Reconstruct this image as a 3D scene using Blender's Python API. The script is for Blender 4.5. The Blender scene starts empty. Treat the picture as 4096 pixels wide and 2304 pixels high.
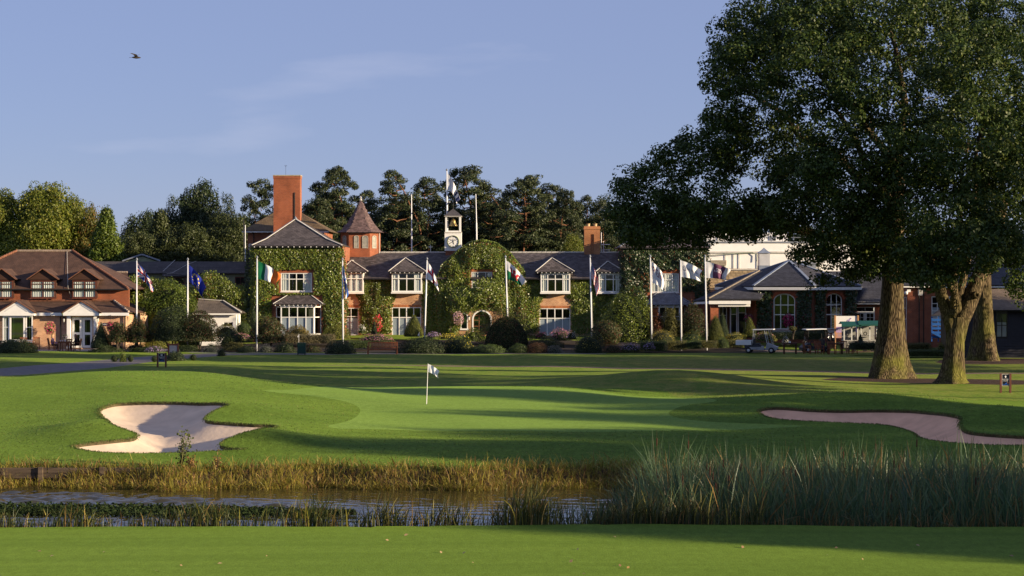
import bpy, bmesh, math, random
import numpy as np
from mathutils import Vector, Matrix
from mathutils.geometry import delaunay_2d_cdt

# ------------------------------------------------------------------ camera, sky, sun, exposure
SC = bpy.context.scene
COL = SC.collection
F, HZ, CZ = 8000.0, 1100.0, 6.19          # focal length in photo pixels, horizon row, eye height
cam = bpy.data.cameras.new('camera')
cam.sensor_width = 36.0
cam.lens = 36.0 * F / 4096.0
cam.shift_y = -(1152.0 - HZ) / 4096.0
cam.clip_start, cam.clip_end = 0.5, 8000
camo = bpy.data.objects.new('camera', cam)
camo.location = (0, 0, CZ)
camo.rotation_euler = (math.radians(90), 0, 0)
COL.objects.link(camo)
SC.camera = camo

SUN_AZ, SUN_EL = math.radians(70), math.radians(12)     # azimuth measured from straight behind the camera to its right
SUNV = Vector((math.sin(SUN_AZ) * math.cos(SUN_EL), -math.cos(SUN_AZ) * math.cos(SUN_EL), math.sin(SUN_EL)))
world = bpy.data.worlds.new('World')
SC.world = world
world.use_nodes = True
nt = world.node_tree
nt.nodes.clear()
N = nt.nodes.new
out = N('ShaderNodeOutputWorld'); bg = N('ShaderNodeBackground'); sky = N('ShaderNodeTexSky')
sky.sky_type = 'NISHITA'
sky.sun_disc = False
sky.sun_elevation = SUN_EL
sky.sun_rotation = math.atan2(SUNV.x, SUNV.y)
sky.air_density, sky.dust_density, sky.ozone_density, sky.altitude = 0.8, 0.0, 4.0, 60
bg.inputs['Strength'].default_value = 0.080
# thin high cirrus, the same all round the sky
tc = N('ShaderNodeTexCoord'); mp = N('ShaderNodeMapping'); nz = N('ShaderNodeTexNoise'); rp = N('ShaderNodeValToRGB'); mx = N('ShaderNodeMix')
mp.inputs['Scale'].default_value = (3.0, 3.0, 15.0); mp.inputs['Location'].default_value = (3.5, 1, .2)
nz.inputs['Scale'].default_value = 1.5; nz.inputs['Detail'].default_value = 6; nz.inputs['Roughness'].default_value = 0.5
rp.color_ramp.elements[0].position = 0.60; rp.color_ramp.elements[0].color = (0, 0, 0, 1)
rp.color_ramp.elements[1].position = 0.86; rp.color_ramp.elements[1].color = (0.5, 0.5, 0.5, 1)
mx.data_type = 'RGBA'
mx.inputs[7].default_value = (4.2, 4.3, 5.3, 1)
nt.links.new(tc.outputs['Generated'], mp.inputs['Vector']); nt.links.new(mp.outputs[0], nz.inputs['Vector'])
nt.links.new(nz.outputs['Fac'], rp.inputs[0]); nt.links.new(rp.outputs[0], mx.inputs[0])
tint = N('ShaderNodeMix'); tint.data_type = 'RGBA'; tint.blend_type = 'MULTIPLY'; tint.inputs[0].default_value = 1.0
tint.inputs[7].default_value = (1.12, 0.95, 1.0, 1)
nt.links.new(sky.outputs[0], tint.inputs[6])
haze_mix = N('ShaderNodeMix'); haze_mix.data_type = 'RGBA'; haze_mix.inputs[0].default_value = 0.72
haze_mix.inputs[7].default_value = (1.84, 2.14, 3.50, 1)        # even blue-violet evening air
nt.links.new(tint.outputs[2], haze_mix.inputs[6]); nt.links.new(haze_mix.outputs[2], mx.inputs[6]); nt.links.new(mx.outputs[2], bg.inputs['Color']); nt.links.new(bg.outputs[0], out.inputs['Surface'])

sl = bpy.data.lights.new('sun', 'SUN')
sl.energy, sl.angle, sl.color = 5.0, math.radians(0.6), (1.0, 0.80, 0.54)
so = bpy.data.objects.new('sun', sl)
so.rotation_euler = SUNV.to_track_quat('Z', 'Y').to_euler()
so.location = SUNV * 400
COL.objects.link(so)

SC.view_settings.view_transform = 'Standard'
SC.view_settings.look = 'None'
SC.view_settings.gamma = 1.0
SC.view_settings.exposure = 1.0
SC.cycles.max_bounces = 6
SC.cycles.diffuse_bounces = 2
SC.cycles.transparent_max_bounces = 10
SC.cycles.use_denoising = True
SC.cycles.caustics_reflective = False
SC.cycles.caustics_refractive = False

# ------------------------------------------------------------------ measuring helpers
R = random.Random(11)
RNG = np.random.default_rng(5)
PI = math.pi

def X(px, Y): return (px - 2048.0) / F * Y
def Z(py, Y): return CZ - (py - HZ) / F * Y
def P(px, py, Y): return Vector((X(px, Y), Y, Z(py, Y)))

# ------------------------------------------------------------------ materials
MATS = {}
def nodemat(name):
    m = bpy.data.materials.new(name)
    m.use_nodes = True
    t = m.node_tree
    b = t.nodes['Principled BSDF']
    return m, t, b

def mat(name, col, rough=0.75, var=0.15, scale=4.0, bump=0.0, bscale=40.0, spec=0.3, metal=0.0, stretch=(1, 1, 1), col2=None, obj_rand=0.0, isl=0.0, detail=4, coord='Object'):
    """plain coloured surface with noise-driven colour variation and fine relief"""
    if name in MATS: return MATS[name]
    m, t, b = nodemat(name)
    n, L = t.nodes.new, t.links.new
    b.inputs['Roughness'].default_value = rough
    b.inputs['Specular IOR Level'].default_value = spec
    b.inputs['Metallic'].default_value = metal
    c = n('ShaderNodeTexCoord'); mpn = n('ShaderNodeMapping'); mpn.inputs['Scale'].default_value = stretch
    L(c.outputs[coord], mpn.inputs[0])
    nz = n('ShaderNodeTexNoise'); nz.inputs['Scale'].default_value = scale; nz.inputs['Detail'].default_value = detail
    L(mpn.outputs[0], nz.inputs['Vector'])
    mr = n('ShaderNodeMapRange'); mr.inputs[1].default_value = 0.3; mr.inputs[2].default_value = 0.7
    L(nz.outputs['Fac'], mr.inputs[0])
    mx = n('ShaderNodeMix'); mx.data_type = 'RGBA'
    c2 = col2 if col2 else tuple(min(1, v * (1 + var)) for v in col)
    c1 = col if col2 else tuple(v * (1 - var) for v in col)
    mx.inputs[6].default_value = (*c1, 1); mx.inputs[7].default_value = (*c2, 1)
    L(mr.outputs[0], mx.inputs[0])
    last = mx.outputs[2]
    if isl or obj_rand:
        g = n('ShaderNodeNewGeometry'); oi = n('ShaderNodeObjectInfo')
        ad = n('ShaderNodeMath'); ad.operation = 'ADD'
        fr = n('ShaderNodeMath'); fr.operation = 'FRACT'
        L(g.outputs['Random Per Island'], ad.inputs[0]); L(oi.outputs['Random'], ad.inputs[1]); L(ad.outputs[0], fr.inputs[0])
        r2 = n('ShaderNodeMapRange'); k = max(isl, obj_rand)
        r2.inputs[3].default_value = 1 - k; r2.inputs[4].default_value = 1 + k
        L(fr.outputs[0], r2.inputs[0])
        hs = n('ShaderNodeMix'); hs.data_type = 'RGBA'; hs.blend_type = 'MULTIPLY'; hs.inputs[0].default_value = 1
        L(last, hs.inputs[6]); L(r2.outputs[0], hs.inputs[7]); last = hs.outputs[2]
    L(last, b.inputs['Base Color'])
    if bump:
        n2 = n('ShaderNodeTexNoise'); n2.inputs['Scale'].default_value = bscale; n2.inputs['Detail'].default_value = 3
        L(mpn.outputs[0], n2.inputs['Vector'])
        bp = n('ShaderNodeBump'); bp.inputs['Strength'].default_value = 1.0; bp.inputs['Distance'].default_value = bump
        L(n2.outputs['Fac'], bp.inputs['Height']); L(bp.outputs[0], b.inputs['Normal'])
    MATS[name] = m
    return m

def leafmat(name, dark, light, trans=0.35, rough=0.5, spec=0.35, third=None):
    """foliage: every leaf its own tone, part of the light let through"""
    if name in MATS: return MATS[name]
    m, t, b = nodemat(name)
    n, L = t.nodes.new, t.links.new
    g = n('ShaderNodeNewGeometry'); rp = n('ShaderNodeValToRGB')
    L(g.outputs['Random Per Island'], rp.inputs[0])
    e = rp.color_ramp.elements
    e[0].color = (*dark, 1); e[1].color = (*light, 1); e[1].position = 0.9
    if third:
        e[1].position = 0.8
        x = e.new(0.93); x.color = (*third, 1)
    c = n('ShaderNodeTexCoord'); nz = n('ShaderNodeTexNoise'); nz.inputs['Scale'].default_value = 0.35; nz.inputs['Detail'].default_value = 2
    L(c.outputs['Object'], nz.inputs['Vector'])
    mr = n('ShaderNodeMapRange'); mr.inputs[1].default_value = 0.3; mr.inputs[2].default_value = 0.7; mr.inputs[3].default_value = 0.75; mr.inputs[4].default_value = 1.25
    L(nz.outputs['Fac'], mr.inputs[0])
    mu = n('ShaderNodeMix'); mu.data_type = 'RGBA'; mu.blend_type = 'MULTIPLY'; mu.inputs[0].default_value = 1
    L(rp.outputs[0], mu.inputs[6]); L(mr.outputs[0], mu.inputs[7])
    L(mu.outputs[2], b.inputs['Base Color'])
    b.inputs['Roughness'].default_value = rough; b.inputs['Specular IOR Level'].default_value = spec
    if trans:
        tr = n('ShaderNodeBsdfTranslucent'); ms = n('ShaderNodeMixShader'); ms.inputs[0].default_value = trans
        L(mu.outputs[2], tr.inputs[0]); L(b.outputs[0], ms.inputs[1]); L(tr.outputs[0], ms.inputs[2])
        L(ms.outputs[0], t.nodes['Material Output'].inputs['Surface'])
    MATS[name] = m
    return m

def brickmat(name, c1, c2, mortar, w=0.225, h=0.075, msize=0.012, front=True):
    if name in MATS: return MATS[name]
    m, t, b = nodemat(name)
    n, L = t.nodes.new, t.links.new
    tcn = n('ShaderNodeTexCoord'); sx = n('ShaderNodeSeparateXYZ'); cx = n('ShaderNodeCombineXYZ')
    L(tcn.outputs['Object'], sx.inputs[0])
    ad = n('ShaderNodeMath'); ad.operation = 'ADD'
    L(sx.outputs[0], ad.inputs[0]); L(sx.outputs[1], ad.inputs[1])
    L(ad.outputs[0], cx.inputs[0]); L(sx.outputs[2], cx.inputs[1])
    br = n('ShaderNodeTexBrick')
    br.inputs['Scale'].default_value = 1.0
    br.inputs['Brick Width'].default_value = w; br.inputs['Row Height'].default_value = h
    br.inputs['Mortar Size'].default_value = msize; br.inputs['Mortar Smooth'].default_value = 0.2; br.inputs['Bias'].default_value = 0.0
    br.inputs['Color1'].default_value = (*c1, 1); br.inputs['Color2'].default_value = (*c2, 1); br.inputs['Mortar'].default_value = (*mortar, 1)
    L(cx.outputs[0], br.inputs['Vector'])
    nz = n('ShaderNodeTexNoise'); nz.inputs['Scale'].default_value = 0.9; nz.inputs['Detail'].default_value = 6
    L(tcn.outputs['Object'], nz.inputs['Vector'])
    mr = n('ShaderNodeMapRange'); mr.inputs[1].default_value = 0.3; mr.inputs[2].default_value = 0.7; mr.inputs[3].default_value = 0.72; mr.inputs[4].default_value = 1.2
    L(nz.outputs['Fac'], mr.inputs[0])
    mu = n('ShaderNodeMix'); mu.data_type = 'RGBA'; mu.blend_type = 'MULTIPLY'; mu.inputs[0].default_value = 1
    L(br.outputs['Color'], mu.inputs[6]); L(mr.outputs[0], mu.inputs[7]); L(mu.outputs[2], b.inputs['Base Color'])
    bp = n('ShaderNodeBump'); bp.inputs['Distance'].default_value = 0.012; bp.invert = True
    L(br.outputs['Fac'], bp.inputs['Height']); L(bp.outputs[0], b.inputs['Normal'])
    b.inputs['Roughness'].default_value = 0.85; b.inputs['Specular IOR Level'].default_value = 0.2
    MATS[name] = m
    return m

def coursemat(name, col, col2, row=0.2, w=0.25, bump=0.02):
    """tiled or slated slope seen from too far away to tell the tiles apart"""
    if name in MATS: return MATS[name]
    m, t, b = nodemat(name)
    n, L = t.nodes.new, t.links.new
    tcn = n('ShaderNodeTexCoord'); sx = n('ShaderNodeSeparateXYZ'); cx = n('ShaderNodeCombineXYZ')
    L(tcn.outputs['Object'], sx.inputs[0])
    ad = n('ShaderNodeMath'); ad.operation = 'MULTIPLY_ADD'; ad.inputs[1].default_value = 0.35
    L(sx.outputs[1], ad.inputs[0]); L(sx.outputs[0], ad.inputs[2])
    L(ad.outputs[0], cx.inputs[0]); L(sx.outputs[2], cx.inputs[1])
    br = n('ShaderNodeTexBrick'); br.inputs['Scale'].default_value = 1.0
    br.inputs['Brick Width'].default_value = w; br.inputs['Row Height'].default_value = row
    br.inputs['Mortar Size'].default_value = 0.012; br.inputs['Mortar Smooth'].default_value = 0.6
    br.inputs['Color1'].default_value = (*col, 1); br.inputs['Color2'].default_value = (*col2, 1)
    br.inputs['Mortar'].default_value = (*(v * 0.45 for v in col), 1)
    L(cx.outputs[0], br.inputs['Vector'])
    nz = n('ShaderNodeTexNoise'); nz.inputs['Scale'].default_value = 1.2; nz.inputs['Detail'].default_value = 8; nz.inputs['Roughness'].default_value = 0.65
    L(tcn.outputs['Object'], nz.inputs['Vector'])
    mr = n('ShaderNodeMapRange'); mr.inputs[1].default_value = 0.3; mr.inputs[2].default_value = 0.7; mr.inputs[3].default_value = 0.65; mr.inputs[4].default_value = 1.35
    L(nz.outputs['Fac'], mr.inputs[0])
    mu = n('ShaderNodeMix'); mu.data_type = 'RGBA'; mu.blend_type = 'MULTIPLY'; mu.inputs[0].default_value = 1
    L(br.outputs['Color'], mu.inputs[6]); L(mr.outputs[0], mu.inputs[7]); L(mu.outputs[2], b.inputs['Base Color'])
    bp = n('ShaderNodeBump'); bp.inputs['Distance'].default_value = bump; bp.invert = True
    L(br.outputs['Fac'], bp.inputs['Height']); L(bp.outputs[0], b.inputs['Normal'])
    b.inputs['Roughness'].default_value = 0.8; b.inputs['Specular IOR Level'].default_value = 0.25
    MATS[name] = m
    return m

def grassmat(name, dark, light, straw=None, strawamt=0.0, bump=0.02, fine=30.0, sheen=0.13, mid=.78, streak=(1, 1, 1)):
    if name in MATS: return MATS[name]
    m, t, b = nodemat(name)
    n, L = t.nodes.new, t.links.new
    c = n('ShaderNodeTexCoord')
    def noise(scale, detail, st=(1, 1, 1), rough=0.6):
        mpn = n('ShaderNodeMapping'); mpn.inputs['Scale'].default_value = st
        L(c.outputs['Object'], mpn.inputs[0])
        z = n('ShaderNodeTexNoise'); z.inputs['Scale'].default_value = scale; z.inputs['Detail'].default_value = detail; z.inputs['Roughness'].default_value = rough
        L(mpn.outputs[0], z.inputs['Vector']); return z.outputs['Fac']
    def rng(src, a, bb, lo, hi):
        r = n('ShaderNodeMapRange'); r.inputs[1].default_value = a; r.inputs[2].default_value = bb; r.inputs[3].default_value = lo; r.inputs[4].default_value = hi
        L(src, r.inputs[0]); return r.outputs[0]
    big = rng(noise(0.35, 4, streak), 0.3, 0.7, 0, 1)
    mx = n('ShaderNodeMix'); mx.data_type = 'RGBA'; mx.inputs[6].default_value = (*dark, 1); mx.inputs[7].default_value = (*light, 1)
    L(big, mx.inputs[0])
    last = mx.outputs[2]
    if straw:
        s = rng(noise(1.3, 6, (1, 0.5, 1), 0.7), 0.62 - strawamt, 0.9 - strawamt, 0, 0.85)
        m2 = n('ShaderNodeMix'); m2.data_type = 'RGBA'; m2.inputs[7].default_value = (*straw, 1)
        L(s, m2.inputs[0]); L(last, m2.inputs[6]); last = m2.outputs[2]
    f = rng(noise(fine, 4, (1, 0.35, 1), 0.75), 0.3, 0.7, 0.55, 1.4)
    mu = n('ShaderNodeMix'); mu.data_type = 'RGBA'; mu.blend_type = 'MULTIPLY'; mu.inputs[0].default_value = 1
    L(last, mu.inputs[6]); L(f, mu.inputs[7])
    g = rng(noise(4.5, 5, (1, 0.45, 1), 0.7), 0.3, 0.7, mid, 2 - mid)
    mu2 = n('ShaderNodeMix'); mu2.data_type = 'RGBA'; mu2.blend_type = 'MULTIPLY'; mu2.inputs[0].default_value = 1
    L(mu.outputs[2], mu2.inputs[6]); L(g, mu2.inputs[7])
    L(mu2.outputs[2], b.inputs['Base Color'])
    bp = n('ShaderNodeBump'); bp.inputs['Distance'].default_value = bump; bp.inputs['Strength'].default_value = 0.8
    L(noise(fine * 0.8, 4, (1, 0.5, 1)), bp.inputs['Height']); L(bp.outputs[0], b.inputs['Normal'])
    b.inputs['Roughness'].default_value = 0.85; b.inputs['Specular IOR Level'].default_value = 0.04
    b.inputs['Sheen Weight'].default_value = sheen; b.inputs['Sheen Tint'].default_value = (0.43, 0.70, 0.08, 1); b.inputs['Sheen Roughness'].default_value = 0.55      # upright blades catch the low light
    MATS[name] = m
    return m

def glassmat(name='window glass', tint=(0.85, 0.9, 0.92), clear=.95):
    if name in MATS: return MATS[name]
    m, t, b = nodemat(name)
    n, L = t.nodes.new, t.links.new
    tr = n('ShaderNodeBsdfTransparent'); tr.inputs[0].default_value = (*tint, 1)
    gl = n('ShaderNodeBsdfGlossy'); gl.inputs['Roughness'].default_value = 0.03; gl.inputs[0].default_value = (0.9, 0.95, 1, 1)
    wt = n('ShaderNodeLayerWeight'); wt.inputs[0].default_value = 0.5; lw = n('ShaderNodeMath'); lw.operation = 'POWER'; lw.inputs[1].default_value = 4.5; L(wt.outputs['Facing'], lw.inputs[0])
    mr = n('ShaderNodeMapRange'); mr.inputs[3].default_value = 1 - clear; mr.inputs[4].default_value = 0.9
    L(lw.outputs[0], mr.inputs[0])
    ms = n('ShaderNodeMixShader'); L(mr.outputs[0], ms.inputs[0]); L(tr.outputs[0], ms.inputs[1]); L(gl.outputs[0], ms.inputs[2])
    L(ms.outputs[0], t.nodes['Material Output'].inputs['Surface'])
    MATS[name] = m
    return m

WHITE = mat('white paint', (0.80, 0.79, 0.76), 0.5, 0.05, 3)
CREAM = mat('cream lead', (0.50, 0.48, 0.44), 0.6, 0.15, 3)
LEAD = mat('lead sheet', (0.20, 0.22, 0.26), 0.5, 0.2, 3)
BLACK = mat('black metal', (0.015, 0.015, 0.016), 0.5, 0.1)
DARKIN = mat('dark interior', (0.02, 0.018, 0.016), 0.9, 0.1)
BRICK = brickmat('orange brick', (0.60, 0.32, 0.155), (0.44, 0.19, 0.085), (0.68, 0.53, 0.38), msize=0.014)
BRICKR = brickmat('red brick', (0.36, 0.105, 0.045), (0.28, 0.08, 0.036), (0.30, 0.20, 0.14), msize=0.009)
SLATE = mat('roof slate', (0.085, 0.072, 0.072), 0.7, 0.3, 3, 0.004, 20, isl=0.35, obj_rand=0.35)
SLATEDK = mat('slate underlay', (0.045, 0.04, 0.042), 0.85, 0.2)
TILE = coursemat('brown plain tiles', (0.105, 0.058, 0.040), (0.085, 0.049, 0.035), 0.11, 0.17, 0.012)
TILED = coursemat('charcoal roof tiles', (0.055, 0.055, 0.066), (0.046, 0.046, 0.056), 0.15, 0.33, 0.03)
GLASS = glassmat()
GLASSD = glassmat('smoky glass', (0.35, 0.38, 0.42), 0.75)
CURTAIN = mat('white net curtain', (0.72, 0.70, 0.64), 0.9, 0.15, 5, stretch=(8, 8, 0.3))
BLIND = mat('pale blind', (0.42, 0.45, 0.48), 0.8, 0.06, 2)
TEAK = mat('varnished hardwood', (0.23, 0.075, 0.03), 0.45, 0.3, 6, 0.002, 60, stretch=(1, 1, 0.3))
BROWNW = mat('dark stained timber', (0.075, 0.026, 0.017), 0.6, 0.3, 6, 0.002, 60)
STEELW = mat('white painted pole', (0.74, 0.76, 0.80), 0.35, 0.04, 2, spec=0.5)
# ------------------------------------------------------------------ object helpers
def link(o):
    COL.objects.link(o); return o

def tag(o, label=None, cat=None, group=None, kind=None):
    if label: o['label'] = label
    if cat: o['category'] = cat
    if group: o['group'] = group
    if kind: o['kind'] = kind
    return o

def thing(name, label, cat, loc=(0, 0, 0), rz=0.0, group=None):
    o = bpy.data.objects.new(name, None)
    o.location = loc; o.rotation_euler = (0, 0, rz); o.empty_display_size = 0.3
    link(o)
    return tag(o, label, cat, group)

def attach(o, parent, local=False):
    """parent o; geometry given in world coordinates unless local"""
    if parent is not None:
        o.parent = parent
        if not local:
            M = Matrix.Identity(4)
            p = parent; chain = []
            while p is not None:
                chain.append(p); p = p.parent
            for q in reversed(chain):
                M = M @ q.matrix_parent_inverse @ q.matrix_basis if q.parent else q.matrix_basis.copy()
            o.matrix_parent_inverse = M.inverted()
    return o

def np_mesh(name, V, groups, mats, midx=None, smooth=False):
    """groups: list of (faces ndarray M x k, material index)"""
    me = bpy.data.meshes.new(name)
    V = np.asarray(V, dtype=np.float32)
    me.vertices.add(len(V)); me.vertices.foreach_set('co', V.ravel())
    li, ls, mi, off = [], [], [], 0
    for fc, m in groups:
        fc = np.asarray(fc, dtype=np.int32)
        if len(fc) == 0: continue
        k = fc.shape[1]
        li.append(fc.ravel()); ls.append(off + np.arange(len(fc), dtype=np.int32) * k); off += fc.size
        mi.append(np.full(len(fc), m, dtype=np.int32) if np.isscalar(m) else np.asarray(m, dtype=np.int32))
    li = np.concatenate(li); ls = np.concatenate(ls); mi = np.concatenate(mi)
    me.loops.add(len(li)); me.loops.foreach_set('vertex_index', li)
    me.polygons.add(len(ls)); me.polygons.foreach_set('loop_start', ls); me.polygons.foreach_set('material_index', mi)
    for m in mats: me.materials.append(m)
    me.update(calc_edges=True)
    me.validate()
    if smooth: me.polygons.foreach_set('use_smooth', np.ones(len(ls), dtype=bool))
    return me

def np_obj(name, me, parent=None, local=False):
    o = bpy.data.objects.new(name, me)
    link(o)
    return attach(o, parent, local)

class MB:
    """collects shapes and links them as one mesh object; M maps local to world"""
    def __init__(self, M=None):
        self.v, self.f, self.m, self.M = [], [], [], M
    def pts(self, ps):
        i = len(self.v)
        for p in ps:
            p = Vector(p)
            self.v.append(tuple(self.M @ p) if self.M is not None else tuple(p))
        return i
    def face(self, ps, m=0):
        i = self.pts(ps); self.f.append(tuple(range(i, i + len(ps)))); self.m.append(m); return self
    def box(self, x0, x1, y0, y1, z0, z1, m=0):
        i = self.pts([(x0, y0, z0), (x1, y0, z0), (x1, y1, z0), (x0, y1, z0), (x0, y0, z1), (x1, y0, z1), (x1, y1, z1), (x0, y1, z1)])
        for q in ((0, 3, 2, 1), (4, 5, 6, 7), (0, 1, 5, 4), (1, 2, 6, 5), (2, 3, 7, 6), (3, 0, 4, 7)):
            self.f.append(tuple(i + k for k in q)); self.m.append(m)
        return self
    def bar(self, a, b, w, h=None, m=0, up=(0, 0, 1)):
        """rectangular bar from a to b"""
        a, b = Vector(a), Vector(b); h = h or w
        d = (b - a).normalized(); up = Vector(up)
        s = d.cross(up)
        if s.length < 1e-4: s = d.cross(Vector((0, 1, 0)))
        s.normalize(); u = s.cross(d).normalized()
        ps = []
        for c in (a, b):
            for su, sv in ((-1, -1), (1, -1), (1, 1), (-1, 1)):
                ps.append(c + s * (su * w / 2) + u * (sv * h / 2))
        i = self.pts(ps)
        for q in ((3, 2, 1, 0), (4, 5, 6, 7), (0, 1, 5, 4), (1, 2, 6, 5), (2, 3, 7, 6), (3, 0, 4, 7)):
            self.f.append(tuple(i + k for k in q)); self.m.append(m)
        return self
    def tube(self, ps, rs, seg=8, m=0, cap=True):
        ps = [Vector(p) for p in ps]
        if not hasattr(rs, '__len__'): rs = [rs] * len(ps)
        rings = []
        ref = Vector((0.13, 0.2, 1)).normalized()
        for k, p in enumerate(ps):
            d = (ps[min(k + 1, len(ps) - 1)] - ps[max(k - 1, 0)]).normalized()
            s = d.cross(ref)
            if s.length < 0.05: s = d.cross(Vector((1, 0, 0)))
            s.normalize(); u = d.cross(s).normalized()
            rings.append(self.pts([p + (s * math.cos(2 * PI * j / seg) + u * math.sin(2 * PI * j / seg)) * rs[k] for j in range(seg)]))
        for a, b in zip(rings, rings[1:]):
            for j in range(seg):
                j2 = (j + 1) % seg
                self.f.append((a + j, a + j2, b + j2, b + j)); self.m.append(m)
        if cap:
            self.f.append(tuple(rings[0] + j for j in reversed(range(seg)))); self.m.append(m)
            self.f.append(tuple(rings[-1] + j for j in range(seg))); self.m.append(m)
        return self
    def lathe(self, c, prof, seg=12, axis='z', m=0, cap=True):
        """prof: list of (radius, height)"""
        c = Vector(c); rings = []
        for r, h in prof:
            ps = []
            for j in range(seg):
                a = 2 * PI * j / seg
                if axis == 'z': q = Vector((r * math.cos(a), r * math.sin(a), h))
                elif axis == 'y': q = Vector((r * math.cos(a), h, r * math.sin(a)))
                else: q = Vector((h, r * math.cos(a), r * math.sin(a)))
                ps.append(c + q)
            rings.append(self.pts(ps))
        for a, b in zip(rings, rings[1:]):
            for j in range(seg):
                j2 = (j + 1) % seg
                self.f.append((a + j, a + j2, b + j2, b + j)); self.m.append(m)
        if cap:
            self.f.append(tuple(rings[0] + j for j in reversed(range(seg)))); self.m.append(m)
            self.f.append(tuple(rings[-1] + j for j in range(seg))); self.m.append(m)
        return self
    def slab(self, pts, t, m=0):
        """polygon (any plane) given thickness t along its normal, downward side"""
        pts = [Vector(p) for p in pts]
        nrm = (pts[1] - pts[0]).cross(pts[-1] - pts[0]).normalized()
        k = len(pts)
        i = self.pts(pts + [p - nrm * t for p in pts])
        self.f.append(tuple(i + j for j in range(k))); self.m.append(m)
        self.f.append(tuple(i + k + j for j in reversed(range(k)))); self.m.append(m)
        for j in range(k):
            j2 = (j + 1) % k
            self.f.append((i + j, i + k + j, i + k + j2, i + j2)); self.m.append(m)
        return self
    def wall(self, outline, holes, y, th, m=0):
        """wall in the local x-z plane at depth y, thickness th behind it, with openings and their reveals"""
        pts, edges = [], []
        def loop(l):
            b = len(pts); pts.extend([Vector((float(a), float(c))) for a, c in l])
            edges.extend([(b + k, b + (k + 1) % len(l)) for k in range(len(l))])
        loop(outline)
        for h in holes: loop(h)
        vs, es, fs, *_ = delaunay_2d_cdt(pts, edges, [], 0, 1e-6)
        tris = []
        for f in fs:
            c = sum((vs[k] for k in f), Vector((0, 0))) / len(f)
            if inside(c.x, c.y, outline) and not any(inside(c.x, c.y, h) for h in holes): tris.append(f)
        for yy, rev in ((y, False), (y + th, True)):
            i = self.pts([(v.x, yy, v.y) for v in vs])
            for f in tris:
                self.f.append(tuple(i + k for k in (f if not rev else f[::-1]))); self.m.append(m)
        for lp in [outline] + list(holes):
            k = len(lp)
            for j in range(k):
                a, b = lp[j], lp[(j + 1) % k]
                self.face([(a[0], y, a[1]), (b[0], y, b[1]), (b[0], y + th, b[1]), (a[0], y + th, a[1])], m)
        return self
    def mesh(self, name, mats):
        me = bpy.data.meshes.new(name)
        me.from_pydata(self.v, [], self.f)
        if not isinstance(mats, (list, tuple)): mats = [mats]
        for m in mats: me.materials.append(m)
        if len(mats) > 1: me.polygons.foreach_set('material_index', self.m)
        return me
    def build(self, name, mats, parent=None, local=False, smooth=False):
        me = self.mesh(name, mats)
        if smooth: me.polygons.foreach_set('use_smooth', np.ones(len(me.polygons), dtype=bool))
        me.update()
        return np_obj(name, me, parent, local)

def inside(x, y, poly):
    c = False; n = len(poly); j = n - 1
    for i in range(n):
        xi, yi = poly[i][0], poly[i][1]; xj, yj = poly[j][0], poly[j][1]
        if (yi > y) != (yj > y) and x < (xj - xi) * (y - yi) / (yj - yi) + xi: c = not c
        j = i
    return c

def inside_np(px, py, poly):
    c = np.zeros(len(px), bool); n = len(poly); j = n - 1
    for i in range(n):
        xi, yi = poly[i][0], poly[i][1]; xj, yj = poly[j][0], poly[j][1]
        t = ((yi > py) != (yj > py)) & (px < (xj - xi) * (py - yi) / ((yj - yi) if yj != yi else 1e-9) + xi)
        c ^= t; j = i
    return c

def dist_np(px, py, poly):
    d = np.full(len(px), 1e9); n = len(poly)
    for i in range(n):
        ax, ay = poly[i][0], poly[i][1]; bx, by = poly[(i + 1) % n][0], poly[(i + 1) % n][1]
        vx, vy = bx - ax, by - ay; L2 = vx * vx + vy * vy + 1e-12
        t = np.clip(((px - ax) * vx + (py - ay) * vy) / L2, 0, 1)
        d = np.minimum(d, np.hypot(px - ax - t * vx, py - ay - t * vy))
    return d

def smooth_loop(pts, sub=4):
    """closed Catmull-Rom through 2D points"""
    o, n = [], len(pts)
    for i in range(n):
        p0, p1, p2, p3 = (np.array(pts[(i + k) % n], float) for k in (-1, 0, 1, 2))
        for k in range(sub):
            t = k / sub
            o.append(tuple(0.5 * ((2 * p1) + (-p0 + p2) * t + (2 * p0 - 5 * p1 + 4 * p2 - p3) * t * t + (-p0 + 3 * p1 - 3 * p2 + p3) * t ** 3)))
    return o

def rect(x0, x1, z0, z1): return [(x0, z0), (x1, z0), (x1, z1), (x0, z1)]

def copy_tree(root, loc, rz, label, parent=None):
    r = root.copy(); link(r); r.location = loc; r.rotation_euler = (0, 0, rz)
    if label: r['label'] = label
    def rec(src, dst):
        for ch in list(src.children):
            c = ch.copy(); link(c); c.parent = dst; rec(ch, c)
    rec(root, r)
    return r

# ------------------------------------------------------------------ foliage helpers
def vnoise(p, s=1.0, seed=0):
    """cheap smooth pseudo-noise in -1..1, p is N x 3"""
    r = np.random.default_rng(seed); o = np.zeros(len(p)); a = 1.0
    for k in range(4):
        w = r.normal(size=(3, 3)) * s * (1.7 ** k); ph = r.uniform(0, 6.28, 3)
        q = p @ w.T + ph
        o += a * (np.sin(q[:, 0]) * np.sin(q[:, 1]) + 0.5 * np.sin(q[:, 2])); a *= 0.6
    return o / 2.4

def unit(v): return v / (np.linalg.norm(v, axis=1, keepdims=True) + 1e-9)

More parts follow.
